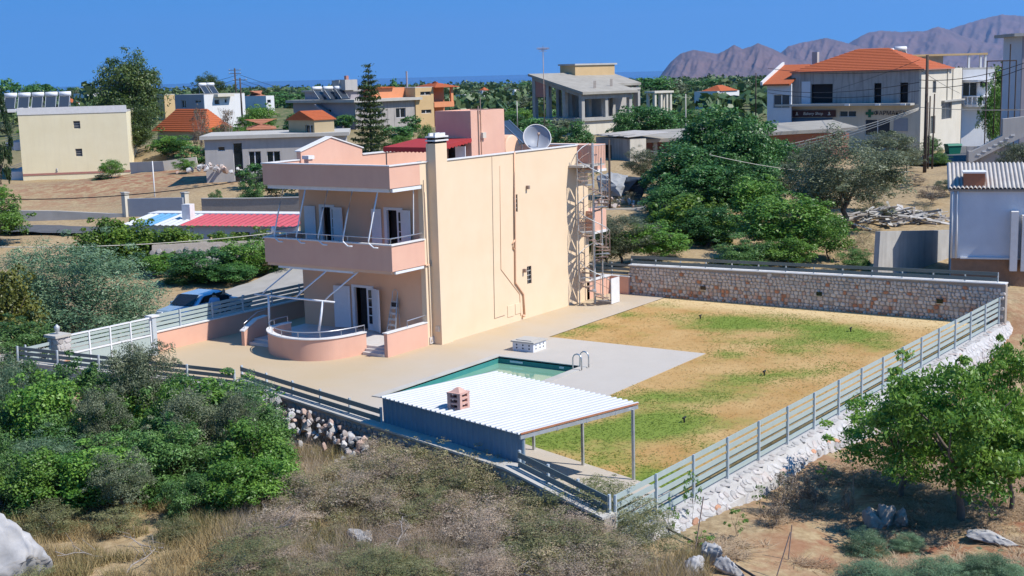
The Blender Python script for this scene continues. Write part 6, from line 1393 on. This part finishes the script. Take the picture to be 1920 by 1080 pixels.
# lane walls
garden_wall('lane_stone_wall', 'brown stone wall with rail above the red-roofed house', [atd(380,392,96), atd(470,392,95), atd(565,390,94)], .75, 'mortar', 'concrete_pale')
garden_wall('lane_gate_wall', 'blue-grey sheet gate between cream posts on the upper lane', [atd(243,400,98), atd(345,398,97)], 1.1, 'dish_grey')
for px in (237, 349): P_ = atd(px, 402, 98); t = thing('gate_post', 'cream gate post of the upper lane wall', 'post', P_, 0, 'cream gate posts'); bx('shaft', 'cream_plaster', t, -.2, .2, -.2, .2, -.5, 1.6); bx('cap', 'concrete_pale', t, -.25, .25, -.25, .25, 1.6, 1.68)
garden_wall('lane_kerb_wall', 'low pale concrete wall along the upper lane', [atd(-20,402,100), atd(110,404,99), atd(235,410,98)], .35, 'concrete_pale')
A1_, A2_ = atd(285, 545, 76), atd(575, 520, 77); A1_.z = tz(A1_.x, A1_.y)-.3; A2_.z = tz(A2_.x, A2_.y)-.3
bk = thing('stone_bank', 'rough grey stone bank along the lane below the red-roofed house', 'stone bank', A1_); ud = (A2_-A1_); ln_ = V((ud.x, ud.y, 0)).length; un = V((ud.x, ud.y, 0)).normalized(); nb_ = V((un.y, -un.x, 0)); nb_ = nb_ if nb_.dot(V((-.8, -.55, 0))) > 0 else -nb_
MB().add([(0, 0, -.5), tuple(un*ln_+V((0, 0, -.5))), tuple(un*ln_-nb_*1.2+V((0, 0, 2.0))), tuple(-nb_*1.2+V((0, 0, 2.0))), tuple(-nb_*4+V((0, 0, -.5))), tuple(un*ln_-nb_*4+V((0, 0, -.5))), tuple(un*ln_-nb_*4+V((0, 0, 1.8))), tuple(-nb_*4+V((0, 0, 1.8)))], [(0,1,2,3),(3,2,6,7),(0,3,7,4),(1,5,6,2)]).build('bank_core', 'mortar', bk)
stone_face(bk, A1_+V((0, 0, -.3))+nb_*.02 if un.cross(-nb_*1.2+V((0, 0, 2.2))).dot(nb_) > 0 else A2_+nb_*.02, un if un.cross(-nb_*1.2+V((0, 0, 2.2))).dot(nb_) > 0 else -un, -nb_*1.2+V((0, 0, 2.5)), ln_, lambda u: 2.4, .32, 'dark', 120, .1, .07, 41, rot=.6)
garden_wall('field_wall', 'low pale concrete wall beyond the spiral stair', [atd(1125,404,83), atd(1190,402,83), atd(1235,396,83)], .4, 'concrete_pale')
def road(name, pts, w, m):
    vs = []; P = [V(p) for p in pts]; Q = []
    for a, b in zip(P, P[1:]):
        for t in np.linspace(0, 1, 10, endpoint=False): Q.append(a.lerp(b, t))
    Q.append(P[-1])
    for i, p in enumerate(Q):
        d = (Q[min(i+1, len(Q)-1)]-Q[max(i-1, 0)]).normalized(); n_ = V((-d.y, d.x, 0))*w/2; zz = max(tz(p.x, p.y), tz(p.x+n_.x, p.y+n_.y), tz(p.x-n_.x, p.y-n_.y))+.06
        vs += [(p.x+n_.x, p.y+n_.y, zz), (p.x-n_.x, p.y-n_.y, zz)]
    n = len(Q); o = MB().add(vs, [(2*i, 2*i+1, 2*i+3, 2*i+2) for i in range(n-1)]).build(name, m); struct(o)
road('lane', [(-18, 14.5), (-8, 14.2), (2, 15.5), (12, 17.5), (26, 22), (45, 26)] and [(-18, 14.5, 0), (-8, 14.2, 0), (2, 15.5, 0), (12, 17.5, 0), (26, 22, 0), (45, 26, 0)], 4.5, 'road_pale')
road('lane', [tuple(atd(-40,415,94)), tuple(atd(120,418,93)), tuple(atd(260,425,93))], 4, 'asphalt')
road('road', [tuple(atd(1760,320,108)), tuple(atd(1800,300,118)), tuple(atd(1830,282,145)), tuple(atd(1850,275,180))], 5, 'asphalt')

# ------------------------------------------------------------------ gardens and scrub between the houses
r = random.Random(31); n = 0
while n < 120:
    px = r.uniform(-20, 1940); D = r.uniform(98, 215); P_ = atd(px, 300, D)
    if 20 < px < 420 and D < 122: continue
    if 1430 < px and D < 134: continue
    if 1100 < px < 1240 and D < 112: continue
    gz_ = tz(P_.x, P_.y); ok = True
    for o in COL.objects:
        if o.parent is None and o.type == 'EMPTY' and o.get('category') in ('house', 'building', 'tower', 'shelter', 'carport') and o.name != 'villa':
            for ch in o.children:
                if ch.name.startswith(('wall', 'roof', 'floor_slab')):
                    q = ch.matrix_parent_inverse @ (Matrix.Rotation(-o.rotation_euler.z, 4, 'Z') @ (V((P_.x, P_.y, 0))-V((o.location.x, o.location.y, 0)))); bb = ch.bound_box
                    if min(b_[0] for b_ in bb)-1.5 < q.x < max(b_[0] for b_ in bb)+1.5 and min(b_[1] for b_ in bb)-1.5 < q.y < max(b_[1] for b_ in bb)+1.5: ok = False
            if not ok: break
    if not ok: continue
    k = r.choice(('far', 'far', 'farolive', 'citrus', 'carob')); hm = r.uniform(1.2, 3.0); wm = hm*r.uniform(1.1, 1.7); base_ = V((P_.x, P_.y, gz_)); topy = proj(base_+V((0, 0, hm)))[1]
    veg(k, px, topy, wm*F/D, D, {'far': 'rounded green garden bush between the houses of the town', 'farolive': 'grey-green olive bush between the houses of the town', 'citrus': 'fresh green garden tree between the houses of the town', 'carob': 'dark green garden tree between the houses of the town'}[k], 'shrub', {'far': 'garden bushes of the town', 'farolive': 'olive bushes of the town', 'citrus': 'fresh green garden trees of the town', 'carob': 'dark garden trees of the town'}[k]); n += 1
# ------------------------------------------------------------------ walnut and orchard on the right
gz = lambda px, py, it=6: (lambda: None)
def ground_at(px, py):
    """point of the terrain seen at a picture point"""
    z = 0.0
    for _ in range(25):
        P = onz(px, py, z); z = z*.5+tz(P.x, P.y)*.5
    return onz(px, py, z)
def on_ground(kind, px, base, top, w, label, cat, group=None, name=None, wscale=1):
    P = ground_at(px, base); return veg(kind, px, top, w, None, label, cat, group, name, base, P.z, None, wscale)
on_ground('walnut', 1800, 978, 662, 330, 'spreading walnut tree with drooping glossy leaves on the red earth', 'walnut tree')
wn2 = on_ground('walnut', 1690, 930, 722, 270, 'lower left bough mass of young walnut beside the retaining wall', 'walnut tree')
on_ground('walnut', 1895, 955, 632, 190, 'walnut tree with upright leafy shoots at the right edge', 'walnut tree')
for px, base, top, w in ((1298,985,880,45),(1255,1000,920,50),(1425,960,905,40),(1470,930,880,35),(1310,1030,985,70),(1380,1010,950,60),(1545,905,860,40)):
    on_ground('weed', px, base, top, w*.8, 'spindly green weed at the foot of the retaining wall', 'weed', 'weeds along the retaining wall', 'weed')
for px, base, top, w in ((1620,1040,985,90),(1700,1030,990,70),(1760,1090,1040,130),(1640,1095,1045,140),(1850,1080,1030,120),(1890,1085,1050,90)):
    on_ground('sage', px, base, top, w, 'low grey-green herb clump on the red earth', 'weed', 'herb clumps on the red earth', 'weed')
for px, base, top, w in ((1470,965,885,70),(1500,955,880,60),(1530,960,890,55),(1455,985,930,50),(1590,975,900,30)):
    on_ground('browntree', px, base, top, w, 'clump of dry brown weed stalks by the retaining wall', 'weed', 'dry weed stalks by the retaining wall', 'weed')
# ------------------------------------------------------------------ scrub in the foreground
leafmat('leaf_scrub_green', (.145, .165, .065), (.29, .27, .13), .35)
leafmat('leaf_scrub_brown', (.42, .31, .225), (.52, .43, .32), .35)
species('greenscrub', 'leaf_scrub_green', 6500, .034, dict(h=.6, r=.008, limbs=9, m='twig_grey', spread=.45), 3, clumps=50, cr=.14, shape='dome', aspect=3.0, tintb=.4, hollow=.25)
species('brownscrub', 'leaf_scrub_brown', 4200, .034, dict(h=.7, r=.007, limbs=11, m='twig_grey', spread=.48), 3, clumps=46, cr=.15, shape='dome', aspect=4.5, tintb=.45, hollow=.2)
r = random.Random(12)
LBS = {'greenscrub': ('low dusty green thorn bush in the foreground scrub', 'dusty green thorn bushes of the foreground scrub'), 'brownscrub': ('low dry brown thorn bush in the foreground scrub', 'dry brown thorn bushes of the foreground scrub'), 'dryshrub': ('half-dry olive-brown bush in the foreground scrub', 'half-dry bushes of the foreground scrub')}
n = 0
while n < 95:
    px = r.uniform(455, 1290); base = r.uniform(850, 1110); P = ground_at(px, base)
    if P.x > near_x(P.y)-1.0 or P.y < -19.2 or (px < 760 and base < 905): continue
    lo = base > 1000 and px < 900
    k = r.choice(('brownscrub', 'brownscrub', 'brownscrub', 'dryshrub', 'greenscrub') if px < 960 else ('greenscrub', 'dryshrub', 'brownscrub', 'greenscrub'))
    h_ = r.uniform(26, 50) if lo else r.uniform(50, 92); w = r.uniform(80, 170)
    on_ground(k, px, base, base-h_, w, LBS[k][0], 'shrub', LBS[k][1]); n += 1
for px, base, top, w in ((1090,1000,895,200),(1170,1010,905,170),(1000,990,900,150),(1130,960,890,150),(1040,1050,960,180),(1220,1040,950,130)):
    on_ground('greenscrub', px, base, top, w, 'tall tangled dark-green thorn thicket below the right end of the shed', 'shrub', 'thorn thicket below the shed')
for px, base, top, w in ((760,905,832,170),(860,920,828,190),(930,930,842,150),(700,915,862,130),(640,915,862,120),(810,900,822,150),(900,935,838,140),(960,940,862,110)):
    on_ground('dryshrub', px, base, top, w, 'olive-brown thorn bush crowded against the blue shed wall', 'shrub', 'thorn bushes against the shed wall')
for px, base, top, w in ((450,1085,1010,150),(220,1000,940,110),(330,1010,960,90),(100,1000,930,120),(500,1060,1000,110),(60,1120,1050,110),(700,1095,1040,150),(780,1100,1050,120)):
    on_ground('greenscrub', px, base, top, w, 'small green bush in the dry foreground grass', 'shrub', 'small green bushes in the dry foreground grass')
r = random.Random(77)
for i, y in enumerate(np.linspace(-9.2, -18.6, 30)):
    for q in range(2):
        k = r.choice(('dryshrub', 'greenscrub', 'brownscrub', 'dryshrub')); yy = y+r.uniform(-.3, .3); x = near_x(yy)-.9-.75*q-r.uniform(0, .35); z0_ = tz(x, yy); h_ = r.uniform(.75, 1.25) if q == 0 else r.uniform(.6, 1.0)
        b_ = V((x, yy, z0_)); px_, py_, D_ = proj(b_); tp = proj(b_+V((0, 0, h_)))[1]
        veg(k, px_, tp, r.uniform(1.3, 2.0)*F/D_, None, 'thorn bush crowded against the front boundary wall', 'shrub', 'thorn bushes against the front boundary wall', None, py_, z0_)
# dry grass
def blades(name, n, area, hmin, hmax, m, label, wid=.012, seed=1, dens=.5, lean=.4):
    g = np.random.default_rng(seed); px = g.uniform(area[0], area[1], n); py = g.uniform(area[2], area[3], n); P = []
    for a, b in zip(px, py):
        d = ray(a, b); t = (area[4]-CAM[2])/d[2]; P.append(CAM[:2]+d[:2]*t)
    P = np.array(P); X, Y = P[:, 0], P[:, 1]
    k = (vnoise(X, Y, .8, seed) *.6+vnoise(X, Y, 2.3, seed+1)*.4) > 1-dens
    k &= ~((X > -12.05+.272*(Y+.8)-.55) & (Y > -19.3)); k &= ~((X > -12.8) & (Y > -19.3)) if area[5] else True
    X, Y = X[k], Y[k]; Z = tz_many(X, Y)+(vnoise(X, Y, .35, 1)-.5)*.28+(vnoise(X, Y, 1.1, 2)-.5)*.10-.03; n = len(X)
    out = []; tn = []
    for q in range(3):
        ox, oy = X+g.normal(0, .05, n), Y+g.normal(0, .05, n); h = g.uniform(hmin, hmax, n)*(.6+.8*vnoise(X, Y, 1.4, seed+3)); a = g.uniform(0, 6.28, n)
        b0 = np.stack([ox-np.cos(a)*wid, oy-np.sin(a)*wid, Z], 1); b1 = np.stack([ox+np.cos(a)*wid, oy+np.sin(a)*wid, Z], 1)
        tp = np.stack([ox+g.normal(0, lean, n)*h, oy+g.normal(0, lean, n)*h, Z+h], 1); out.append(np.stack([b0, b1, tp], 1).reshape(-1, 3)); tn.append(np.clip(g.normal(.25, .25, n)+(vnoise(X, Y, .6, seed+7)-.5)*.9, 0, 1))
    o = inst(name, fast_mesh(name, np.concatenate(out), 3, m, np.concatenate(tn))); tag(o, label, 'grass', kind='stuff'); return o
mat('straw', (.52, .39, .20), .9, tint=(.20, .20, .07), leaf=.35)
mat('straw_grey', (.46, .38, .29), .9, tint=(.30, .20, .11), leaf=.3)
blades('dry_grass', 60000, (-40, 1330, 850, 1110, .15, True), .10, .42, 'straw', 'dry straw-coloured grass and weeds of the foreground scrub', seed=4, dens=.62)
blades('dry_stalks', 16000, (420, 1330, 840, 1110, .15, True), .25, .6, 'straw_grey', 'thin grey-brown dry stalks of the foreground scrub', .006, 9, .6, .5)
mat('straw_pale', (.58, .45, .30), .9, tint=(.36, .20, .11), leaf=.3)
blades('orchard_straw', 60000, (1230, 1980, 820, 1110, -1.1, False), .04, .12, 'straw_pale', 'flattened straw on the red orchard earth', .022, 6, .55, 2.6)
blades('field_grass', 40000, (-20, 560, 318, 400, 1.6, False), .15, .5, 'straw', 'dry grass of the bulldozed plot by the yellow building', .05, 16, .7, .4)
blades('plot_grass', 26000, (1560, 1790, 290, 450, 1.7, False), .1, .35, 'straw', 'dry grass of the plot around the plank pile', .06, 17, .6, .5)
blades('plot_grass', 22000, (1100, 1260, 310, 440, 2.4, False), .1, .35, 'straw', 'dry grass of the stony field beyond the spiral stair', .06, 18, .6, .5)
blades('bank_grass', 22000, (0, 560, 405, 580, .2, False), .1, .4, 'straw', 'dry weeds on the lane banks left of the villa', .045, 19, .55, .5)
# dead branches
r = random.Random(5)
for i in range(26):
    px, py = r.uniform(180, 1260), r.uniform(930, 1085)
    P = ground_at(px, py)
    if P.x > near_x(P.y)-1.2 or P.y < -19: continue
    t = thing('dead_branch', 'bleached dead branch lying in the foreground scrub', 'branch', P, r.uniform(0, 6.28), 'dead branches in the foreground scrub'); mb = MB()
    pts = [V((0, 0, .08))]; Ln = r.uniform(.5, 1.5)
    for k in range(5): pts.append(pts[-1]+V((Ln/5, r.uniform(-.1, .1), r.uniform(-.02, .14))))
    mb.tube(pts, .024, 6, r1=.008); mb.build('stem', 'twig_grey', t)
    for k in range(4):
        a = pts[1+k]; MB().tube([a, a+V((r.uniform(.0, .25), r.uniform(-.3, .3), r.uniform(.05, .3))), a+V((r.uniform(.1, .4), r.uniform(-.45, .45), r.uniform(.1, .5)))], .008, 5, r1=.003).build('twig', 'twig_grey', t)
# rocks
BR = [rock_mesh('rock', 40+4*i, 'rock_white', .5, 4) for i in range(3)]; BG = [rock_mesh('rock', 60+4*i, 'mortar', .5, 4) for i in range(3)]
for px, py, w, h_, lab, k in ((15,1110,170,150,'big bleached white limestone boulder in the foreground corner',0), (1632,985,50,42,'dark lichened rock in the walnut shade',1), (1660,985,48,46,'rounded grey rock in the walnut shade',2), (1690,985,42,36,'pale grey rock at the end of the walnut-shade rocks',0), (1855,1015,80,22,'flat white stone on the red earth under the walnut',1),
        (680,1020,70,26,'pale flat stone in the dry grass',2), (760,1025,45,22,'small pale stone in the dry grass',1), (495,1070,40,24,'pale stone among dry stalks',0), (1330,1055,60,45,'white stone at the foot of the retaining wall corner',2), (1365,1075,50,34,'second white stone by the retaining wall corner',1), (1300,1075,44,34,'third white stone by the retaining wall corner',0), (905,940,24,16,'crumpled white rag in the scrub',1), (120,335,46,34,'pale boulder before the yellow building',2)):
    P = ground_at(px, py); D = proj(P)[2]; w_ = w*D/F; hh_ = h_*D/F
    o = inst('rock' if 'rag' not in lab else 'rag', (BG if 'walnut' in lab and 'flat' not in lab else BR)[k], None, (P.x, P.y, P.z+hh_*.36), (0, 0, px), (w_*1.1, w_*.95, hh_*1.35)); tag(o, lab, 'rock' if 'rag' not in lab else 'rag'); o.data.polygons.foreach_set('use_smooth', [True]*len(o.data.polygons))
# cable and stakes at the corner
cp = [ground_at(px, py)+V((0, 0, .12)) for px, py in ((1225,985),(1270,1010),(1330,1040),(1390,1075),(1430,1100))]
tag(MB().tube(smooth_line(cp, 2), .03, 6).build('pipe', 'cable_black', smooth=True), 'black irrigation pipe running downhill by the retaining wall corner', 'pipe')
for i, (px, py, top, dx) in enumerate(((1302,1042,933,8), (1455,1085,1000,12), (1478,1050,985,3), (1600,930,885,0))):
    P = ground_at(px, py); t = tag(MB().tube([P, P+V((.02*dx, -.02*dx, rise_to(P, top)))], .015, 6).build('garden_stake', 'rusty_steel'), 'thin rusty stake stuck in the orchard ground', 'stake', 'rusty stakes in the orchard')
for px, py in ((1313,597),(1595,621),(1433,703),(1283,791)):
    P = onz(px, py); t = thing('sprinkler', 'small dark lawn sprinkler head standing in green grass', 'sprinkler', (P.x, P.y, -.02), 0, 'lawn sprinklers'); MB().tube([(0,0,0),(0,0,.14)], .03, 8).build('riser', 'cable_black', t); MB().tube([(-.1,0,.16),(.1,0,.16)], .03, 8).build('head', 'cable_black', t)
# ------------------------------------------------------------------ poles and wires
def pole(label, px, py, D, top, r0=.14, m='pole_wood', arms=0, dx=0.0, group=None, name='utility_pole'):
    B_ = atd(px, py, D); h_ = rise_to(B_, top); t = thing(name, label, 'pole', B_, 0, group); MB().tube([(0, 0, -.8), (dx, 0, h_)], r0, 10, r1=r0*.72).build('shaft', m, t, smooth=True)
    for k in range(arms):
        z = h_-.3-k*.55; MB().bar((-.7, .7, z), (.7, -.7, z), .09).build('cross_arm', m, t)
        for q in (-.6, 0, .6): MB().tube([(q, -q, z), (q, -q, z+.2)], .05, 6).build('insulator', 'white_trim', t)
    return B_+V((dx, 0, h_))
pole('tall dark wooden utility pole before the pharmacy building', 1733, 345, 98, 103, .15)
pole('utility pole with cross-arms behind the white cube house', 445, 215, 215, 128, .16, arms=2)
pole('second utility pole with cross-arms before the white cube house', 454, 218, 185, 146, .14, arms=1)
pole('thin dark pole standing beyond the spiral stair', 1144, 412, 84, 262, .09)
pole('slim pole left of the tall rounded pine', 193, 205, 230, 147, .13)
pole('slim pole beside the orange tiled wing', 1417, 215, 150, 137, .08)
pole('pale thin pole before the slab-roofed shelter', 1286, 250, 120, 176, .06, 'cable_pale')
pole('white lamp mast on the upper lane plot', 291, 378, 108, 302, .06, 'white_trim')
pole('pale pole among the trees left of the concrete house', 970, 225, 145, 190, .07, 'cable_pale')
for px, top in ((1735, 192), (1747, 176), (1739, 180)): pole('leaning dark post beside the tall utility pole', px, 330, 104, top, .08, 'pole_wood', dx=.2, group='posts beside the tall utility pole', name='post')
pole('street light post at the scaffold', 1863, 235, 118, 135, .06)
T_ = pole('tall television mast with branching aerial by the concrete house', 1021, 230, 140, 98, .05, 'rusty_steel', name='aerial_mast')
t = thing('aerial', 'spiky television aerial on the tall mast', 'antenna', T_)
for k in range(7): a = k*.45; MB().tube([(-.7*math.cos(a), -.7*math.sin(a), .1+.06*k), (.7*math.cos(a), .7*math.sin(a), .1+.06*k)], .018, 4).build('rod', 'rusty_steel', t)
MB().tube([(0, 0, 0), (0, 0, .7)], .02, 5).build('boom', 'rusty_steel', t)
def wire(a, b, sag, m='cable_black', r_=.018, label='thin black overhead cable between utility poles', group='overhead black cables'):
    A_, B_ = atd(*a), atd(*b); pts = [A_.lerp(B_, t)-V((0, 0, sag*4*t*(1-t))) for t in np.linspace(0, 1, 17)]
    tag(MB().tube(pts, r_, 5).build('cable', m, smooth=True), label, 'cable', group)
for y0, y1, s in ((128, 120, .4), (152, 160, .5), (168, 166, .5)): wire((1724, y0+2, 98), (1440, y1+8, 128), s, r_=.025)
wire((1724, 112, 98), (1560, 170, 132), .1); wire((1724, 150, 98), (1920, 118, 90), .4, r_=.025); wire((1724, 165, 98), (1920, 128, 90), .4, r_=.025); wire((1724, 130, 98), (1800, 175, 130), .1)
for k in range(3): wire((1724, 202+k*1.5, 98), (1210, 300-k*9, 104), .9+.35*k, 'cable_pale', .035, 'pale slack cable bundle sagging from the tall utility pole', 'pale sagging cables')
wire((1724, 201, 98), (1925, 206, 92), .1, 'cable_pale', .025, 'pale slack cable bundle sagging from the tall utility pole', 'pale sagging cables')
wire((1330, 290, 70), (1705, 322, 86), .5, 'cable_pale', .016, 'thin pale cable strung across the orchard trees', 'orchard cable')
wire((-20, 373, 90), (490, 332, 92), .5, r_=.035, label='thick black cable across the bulldozed plot', group='plot cable')
wire((-20, 463, 62), (510, 437, 72), .25, 'cable_pale', .022, 'pale yellowish wire strung over the lane trees', 'lane wire')
for y in (140, 148, 155): wire((449, y, 200), (700, y+52, 240), 1.0, r_=.03)
for y in (140, 148, 158): wire((447, y, 214), (190, y+18, 230), 1.5, r_=.03)
# ------------------------------------------------------------------ lane: car, motorbike, people
Pc = onp(372, 552, (0, 1, 0), 13.2); car('silver-blue car parked on the lane behind the slat fence', (Pc.x, 13.2, tz(Pc.x, 13.2)+.0), math.radians(8), 'car_silver')
def person(label, x, y, rz, shirt, hair='hair_dark', trousers='cloth_dark'):
    z = tz(x, y)+.06; me = bpy.data.meshes.new('body')
    J = [(0,0,.98),(0,.0,1.2),(0,-.01,1.42),(0,-.02,1.54),(0,-.03,1.62),(0,-.03,1.72), (.17,0,1.40),(.23,.03,1.14),(.22,-.10,.92),(.21,-.14,.84), (-.17,0,1.40),(-.24,.03,1.14),(-.20,-.12,.94),(-.19,-.16,.86), (.10,0,.92),(.12,-.02,.50),(.12,.03,.09),(.13,-.14,.05), (-.10,0,.92),(-.12,.0,.50),(-.12,.04,.09),(-.13,-.13,.05)]
    E_ = [(0,1),(1,2),(2,3),(3,4),(4,5),(2,6),(6,7),(7,8),(8,9),(2,10),(10,11),(11,12),(12,13),(0,14),(14,15),(15,16),(16,17),(0,18),(18,19),(19,20),(20,21)]
    R_ = [(.15,.11),(.15,.10),(.15,.10),(.06,.06),(.085,.10),(.075,.09),(.065,.065),(.05,.05),(.038,.038),(.04,.03),(.065,.065),(.05,.05),(.038,.038),(.04,.03),(.085,.09),(.06,.065),(.04,.045),(.04,.03),(.085,.09),(.06,.065),(.04,.045),(.04,.03)]
    me.from_pydata(J, E_, []); o = bpy.data.objects.new('person', me); COL.objects.link(o); o.modifiers.new('skin', 'SKIN'); sv = o.data.skin_vertices[0].data
    for q, rr_ in zip(sv, R_): q.radius = rr_
    sv[0].use_root = True; ss = o.modifiers.new('sub', 'SUBSURF'); ss.levels = 1; ss.render_levels = 1
    bpy.context.view_layer.update(); dg = bpy.context.evaluated_depsgraph_get(); dg.update(); m2 = bpy.data.meshes.new_from_object(o.evaluated_get(dg)); bpy.data.objects.remove(o); m2.name = 'body'; m2.materials.clear()
    for mm in ('skin', shirt, trousers, hair): m2.materials.append(MATS[mm])
    for p in m2.polygons:
        c = p.center; p.material_index = 2 if c.z < .97 and abs(c.x) < .19 else (1 if .97 <= c.z < 1.47 and not (abs(c.x) > .19 and c.z < 1.12) else (3 if c.z > 1.70 or (c.z > 1.58 and c.y > .0) else 0)); p.use_smooth = True
    return tag(inst('person', m2, None, (x, y, z), (0, 0, rz)), label, 'person')
P1 = onp(401, 550, (0, 1, 0), 11.6); P2 = onp(420, 550, (0, 1, 0), 11.7)
person('person in a light blue shirt standing by the silver car', P1.x, 11.6, 2.4, 'cloth_blue'); person('person in black standing beside the one in blue', P2.x, 11.7, -1.2, 'cloth_dark')
P3 = onp(452, 555, (0, 1, 0), 12.0); mt = thing('motorbike', 'dark motorbike with mirrors parked on the lane by the fence', 'motorbike', (P3.x, 12.0, tz(P3.x, 12.0)+.06), .3)
for x in (-.65, .65):
    w = MB().tube([(x, -.05, .3), (x, .05, .3)], .3, 18).build('wheel', 'tyre', mt); MB().tube([(x, -.055, .3), (x, .055, .3)], .18, 12).build('rim', 'steel', w)
MB().add([(-.3,-.14,.62),(.25,-.14,.66),(.25,.14,.66),(-.3,.14,.62),(-.25,-.12,.88),(.2,-.1,.84),(.2,.1,.84),(-.25,.12,.88)], [(0,3,2,1),(4,5,6,7),(0,1,5,4),(1,2,6,5),(2,3,7,6),(3,0,4,7)]).build('fuel_tank', 'cloth_dark', mt, bevel=.04)
bx('seat', 'tyre', mt, .2, .85, -.13, .13, .7, .82, bevel=.04); bx('engine', 'rusty_steel', mt, -.3, .3, -.16, .16, .25, .6)
MB().tube([(-.65, .07, .3), (-.38, .07, .95)], .03, 6).build('fork', 'steel', mt); MB().tube([(-.35, -.36, 1.05), (-.4, 0, 1.0), (-.35, .36, 1.05)], .02, 6).build('handlebar', 'steel', mt)
for y in (-.33, .33): MB().lathe([(.01, -.02), (.07, 0), (.07, .04), (.01, .05)], 8, (-.4, y, 1.22)).build('mirror', 'steel', mt); 
# ------------------------------------------------------------------ debris on the dry plot
dp = thing('plank_pile', 'tumbled pile of bleached planks and broken boards on the dry plot', 'plank pile', atd(1680, 412, 79)); r = random.Random(9)
pln = MB().box(-.5, .5, -.09, .09, -.02, .02).mesh('plank', 'concrete_pale'); pl2 = MB().box(-.5, .5, -.16, .16, -.015, .015).mesh('plank', 'fibre_cement'); pl3 = MB().box(-.5, .5, -.05, .05, -.05, .05).mesh('plank', 'dry_wood')
for i in range(110):
    u = r.gauss(0, 1.6); v = r.gauss(0, 1.5); q = V(RT)*u; f2 = V((FW[0], FW[1], 0))*v
    o = inst('plank', r.choice((pln, pln, pl2, pl3)), dp, (q.x+f2.x, q.y+f2.y, max(.03, .75-.22*abs(u)-.1*abs(v))*r.random()+.06), (r.uniform(-.3, .3), r.uniform(-.35, .35), r.uniform(0, 6.28)), (r.uniform(.7, 2.6), r.uniform(.7, 1.6), 1))
mat('tarp_dark', (.035, .045, .055), .7); mat('net_grey', (.33, .34, .35), .9, (.22, .22, .22), 6, .6)
for px, py, D, w, h_, m_, lab in ((1143,352,90,3.0,1.2,'net_grey','grey netting heaped over rubble beyond the spiral stair'), (1190,352,90,3.6,1.0,'tarp_dark','dark tarpaulin mound in the dry field')):
    P_ = atd(px, py, D); me_ = rock_mesh('mound', px % 9, m_, .6, 3); tag(inst('covered_mound', me_, None, (P_.x, P_.y, P_.z+h_*.2), (0, 0, 1), (w, w, h_*1.6)), lab, 'mound')
r = random.Random(21)
rb2 = thing('field_rubble', 'loose rubble stones strewn over the dry field beyond the stair', 'rubble', atd(1170, 385, 86))
for i in range(70):
    u, v = r.uniform(-3, 4), r.uniform(-1.2, 1.2); s_ = r.uniform(.2, .5); q = V(RT)*u+V((FW[0], FW[1], 0))*v*3; inst('stone', r.choice(ROCK), rb2, (q.x, q.y, .15), (r.random()*6, r.random()*6, 0), (s_*1.3, s_, s_*.7))
rb3 = thing('field_rubble', 'whitish rubble scattered on the red bank below the flat-roofed house', 'rubble', atd(395, 322, 112))
for i in range(60):
    u, v = r.gauss(0, 1.2), r.gauss(0, 1.0); s_ = r.uniform(.25, .6); q = V(RT)*u+V((FW[0], FW[1], 0))*v*2; inst('stone', r.choice(ROCK), rb3, (q.x, q.y, .15+.5*max(0, 1-abs(u)/2)), (r.random()*6, r.random()*6, 0), (s_*1.3, s_, s_*.7))
# ------------------------------------------------------------------ the air between here and the mountains
hz = MB().box(-1500, 19000, -9000, 15000, -75, 900).build('haze', None); hm = bpy.data.materials.new('haze_mat'); hm.use_nodes = True; hn = hm.node_tree.nodes
for nd_ in list(hn):
    if nd_.type != 'OUTPUT_MATERIAL': hn.remove(nd_)
pv = hn.new('ShaderNodeVolumePrincipled'); pv.inputs['Color'].default_value = (.36, .58, 1.0, 1); pv.inputs['Density'].default_value = 3.2e-5; pv.inputs['Anisotropy'].default_value = .2
hm.node_tree.links.new(pv.outputs[0], [q for q in hn if q.type == 'OUTPUT_MATERIAL'][0].inputs['Volume']); hz.data.materials.append(hm)
hz['label'] = 'thin blue summer haze over bay and mountains'; hz['category'] = 'haze'; hz['kind'] = 'stuff'
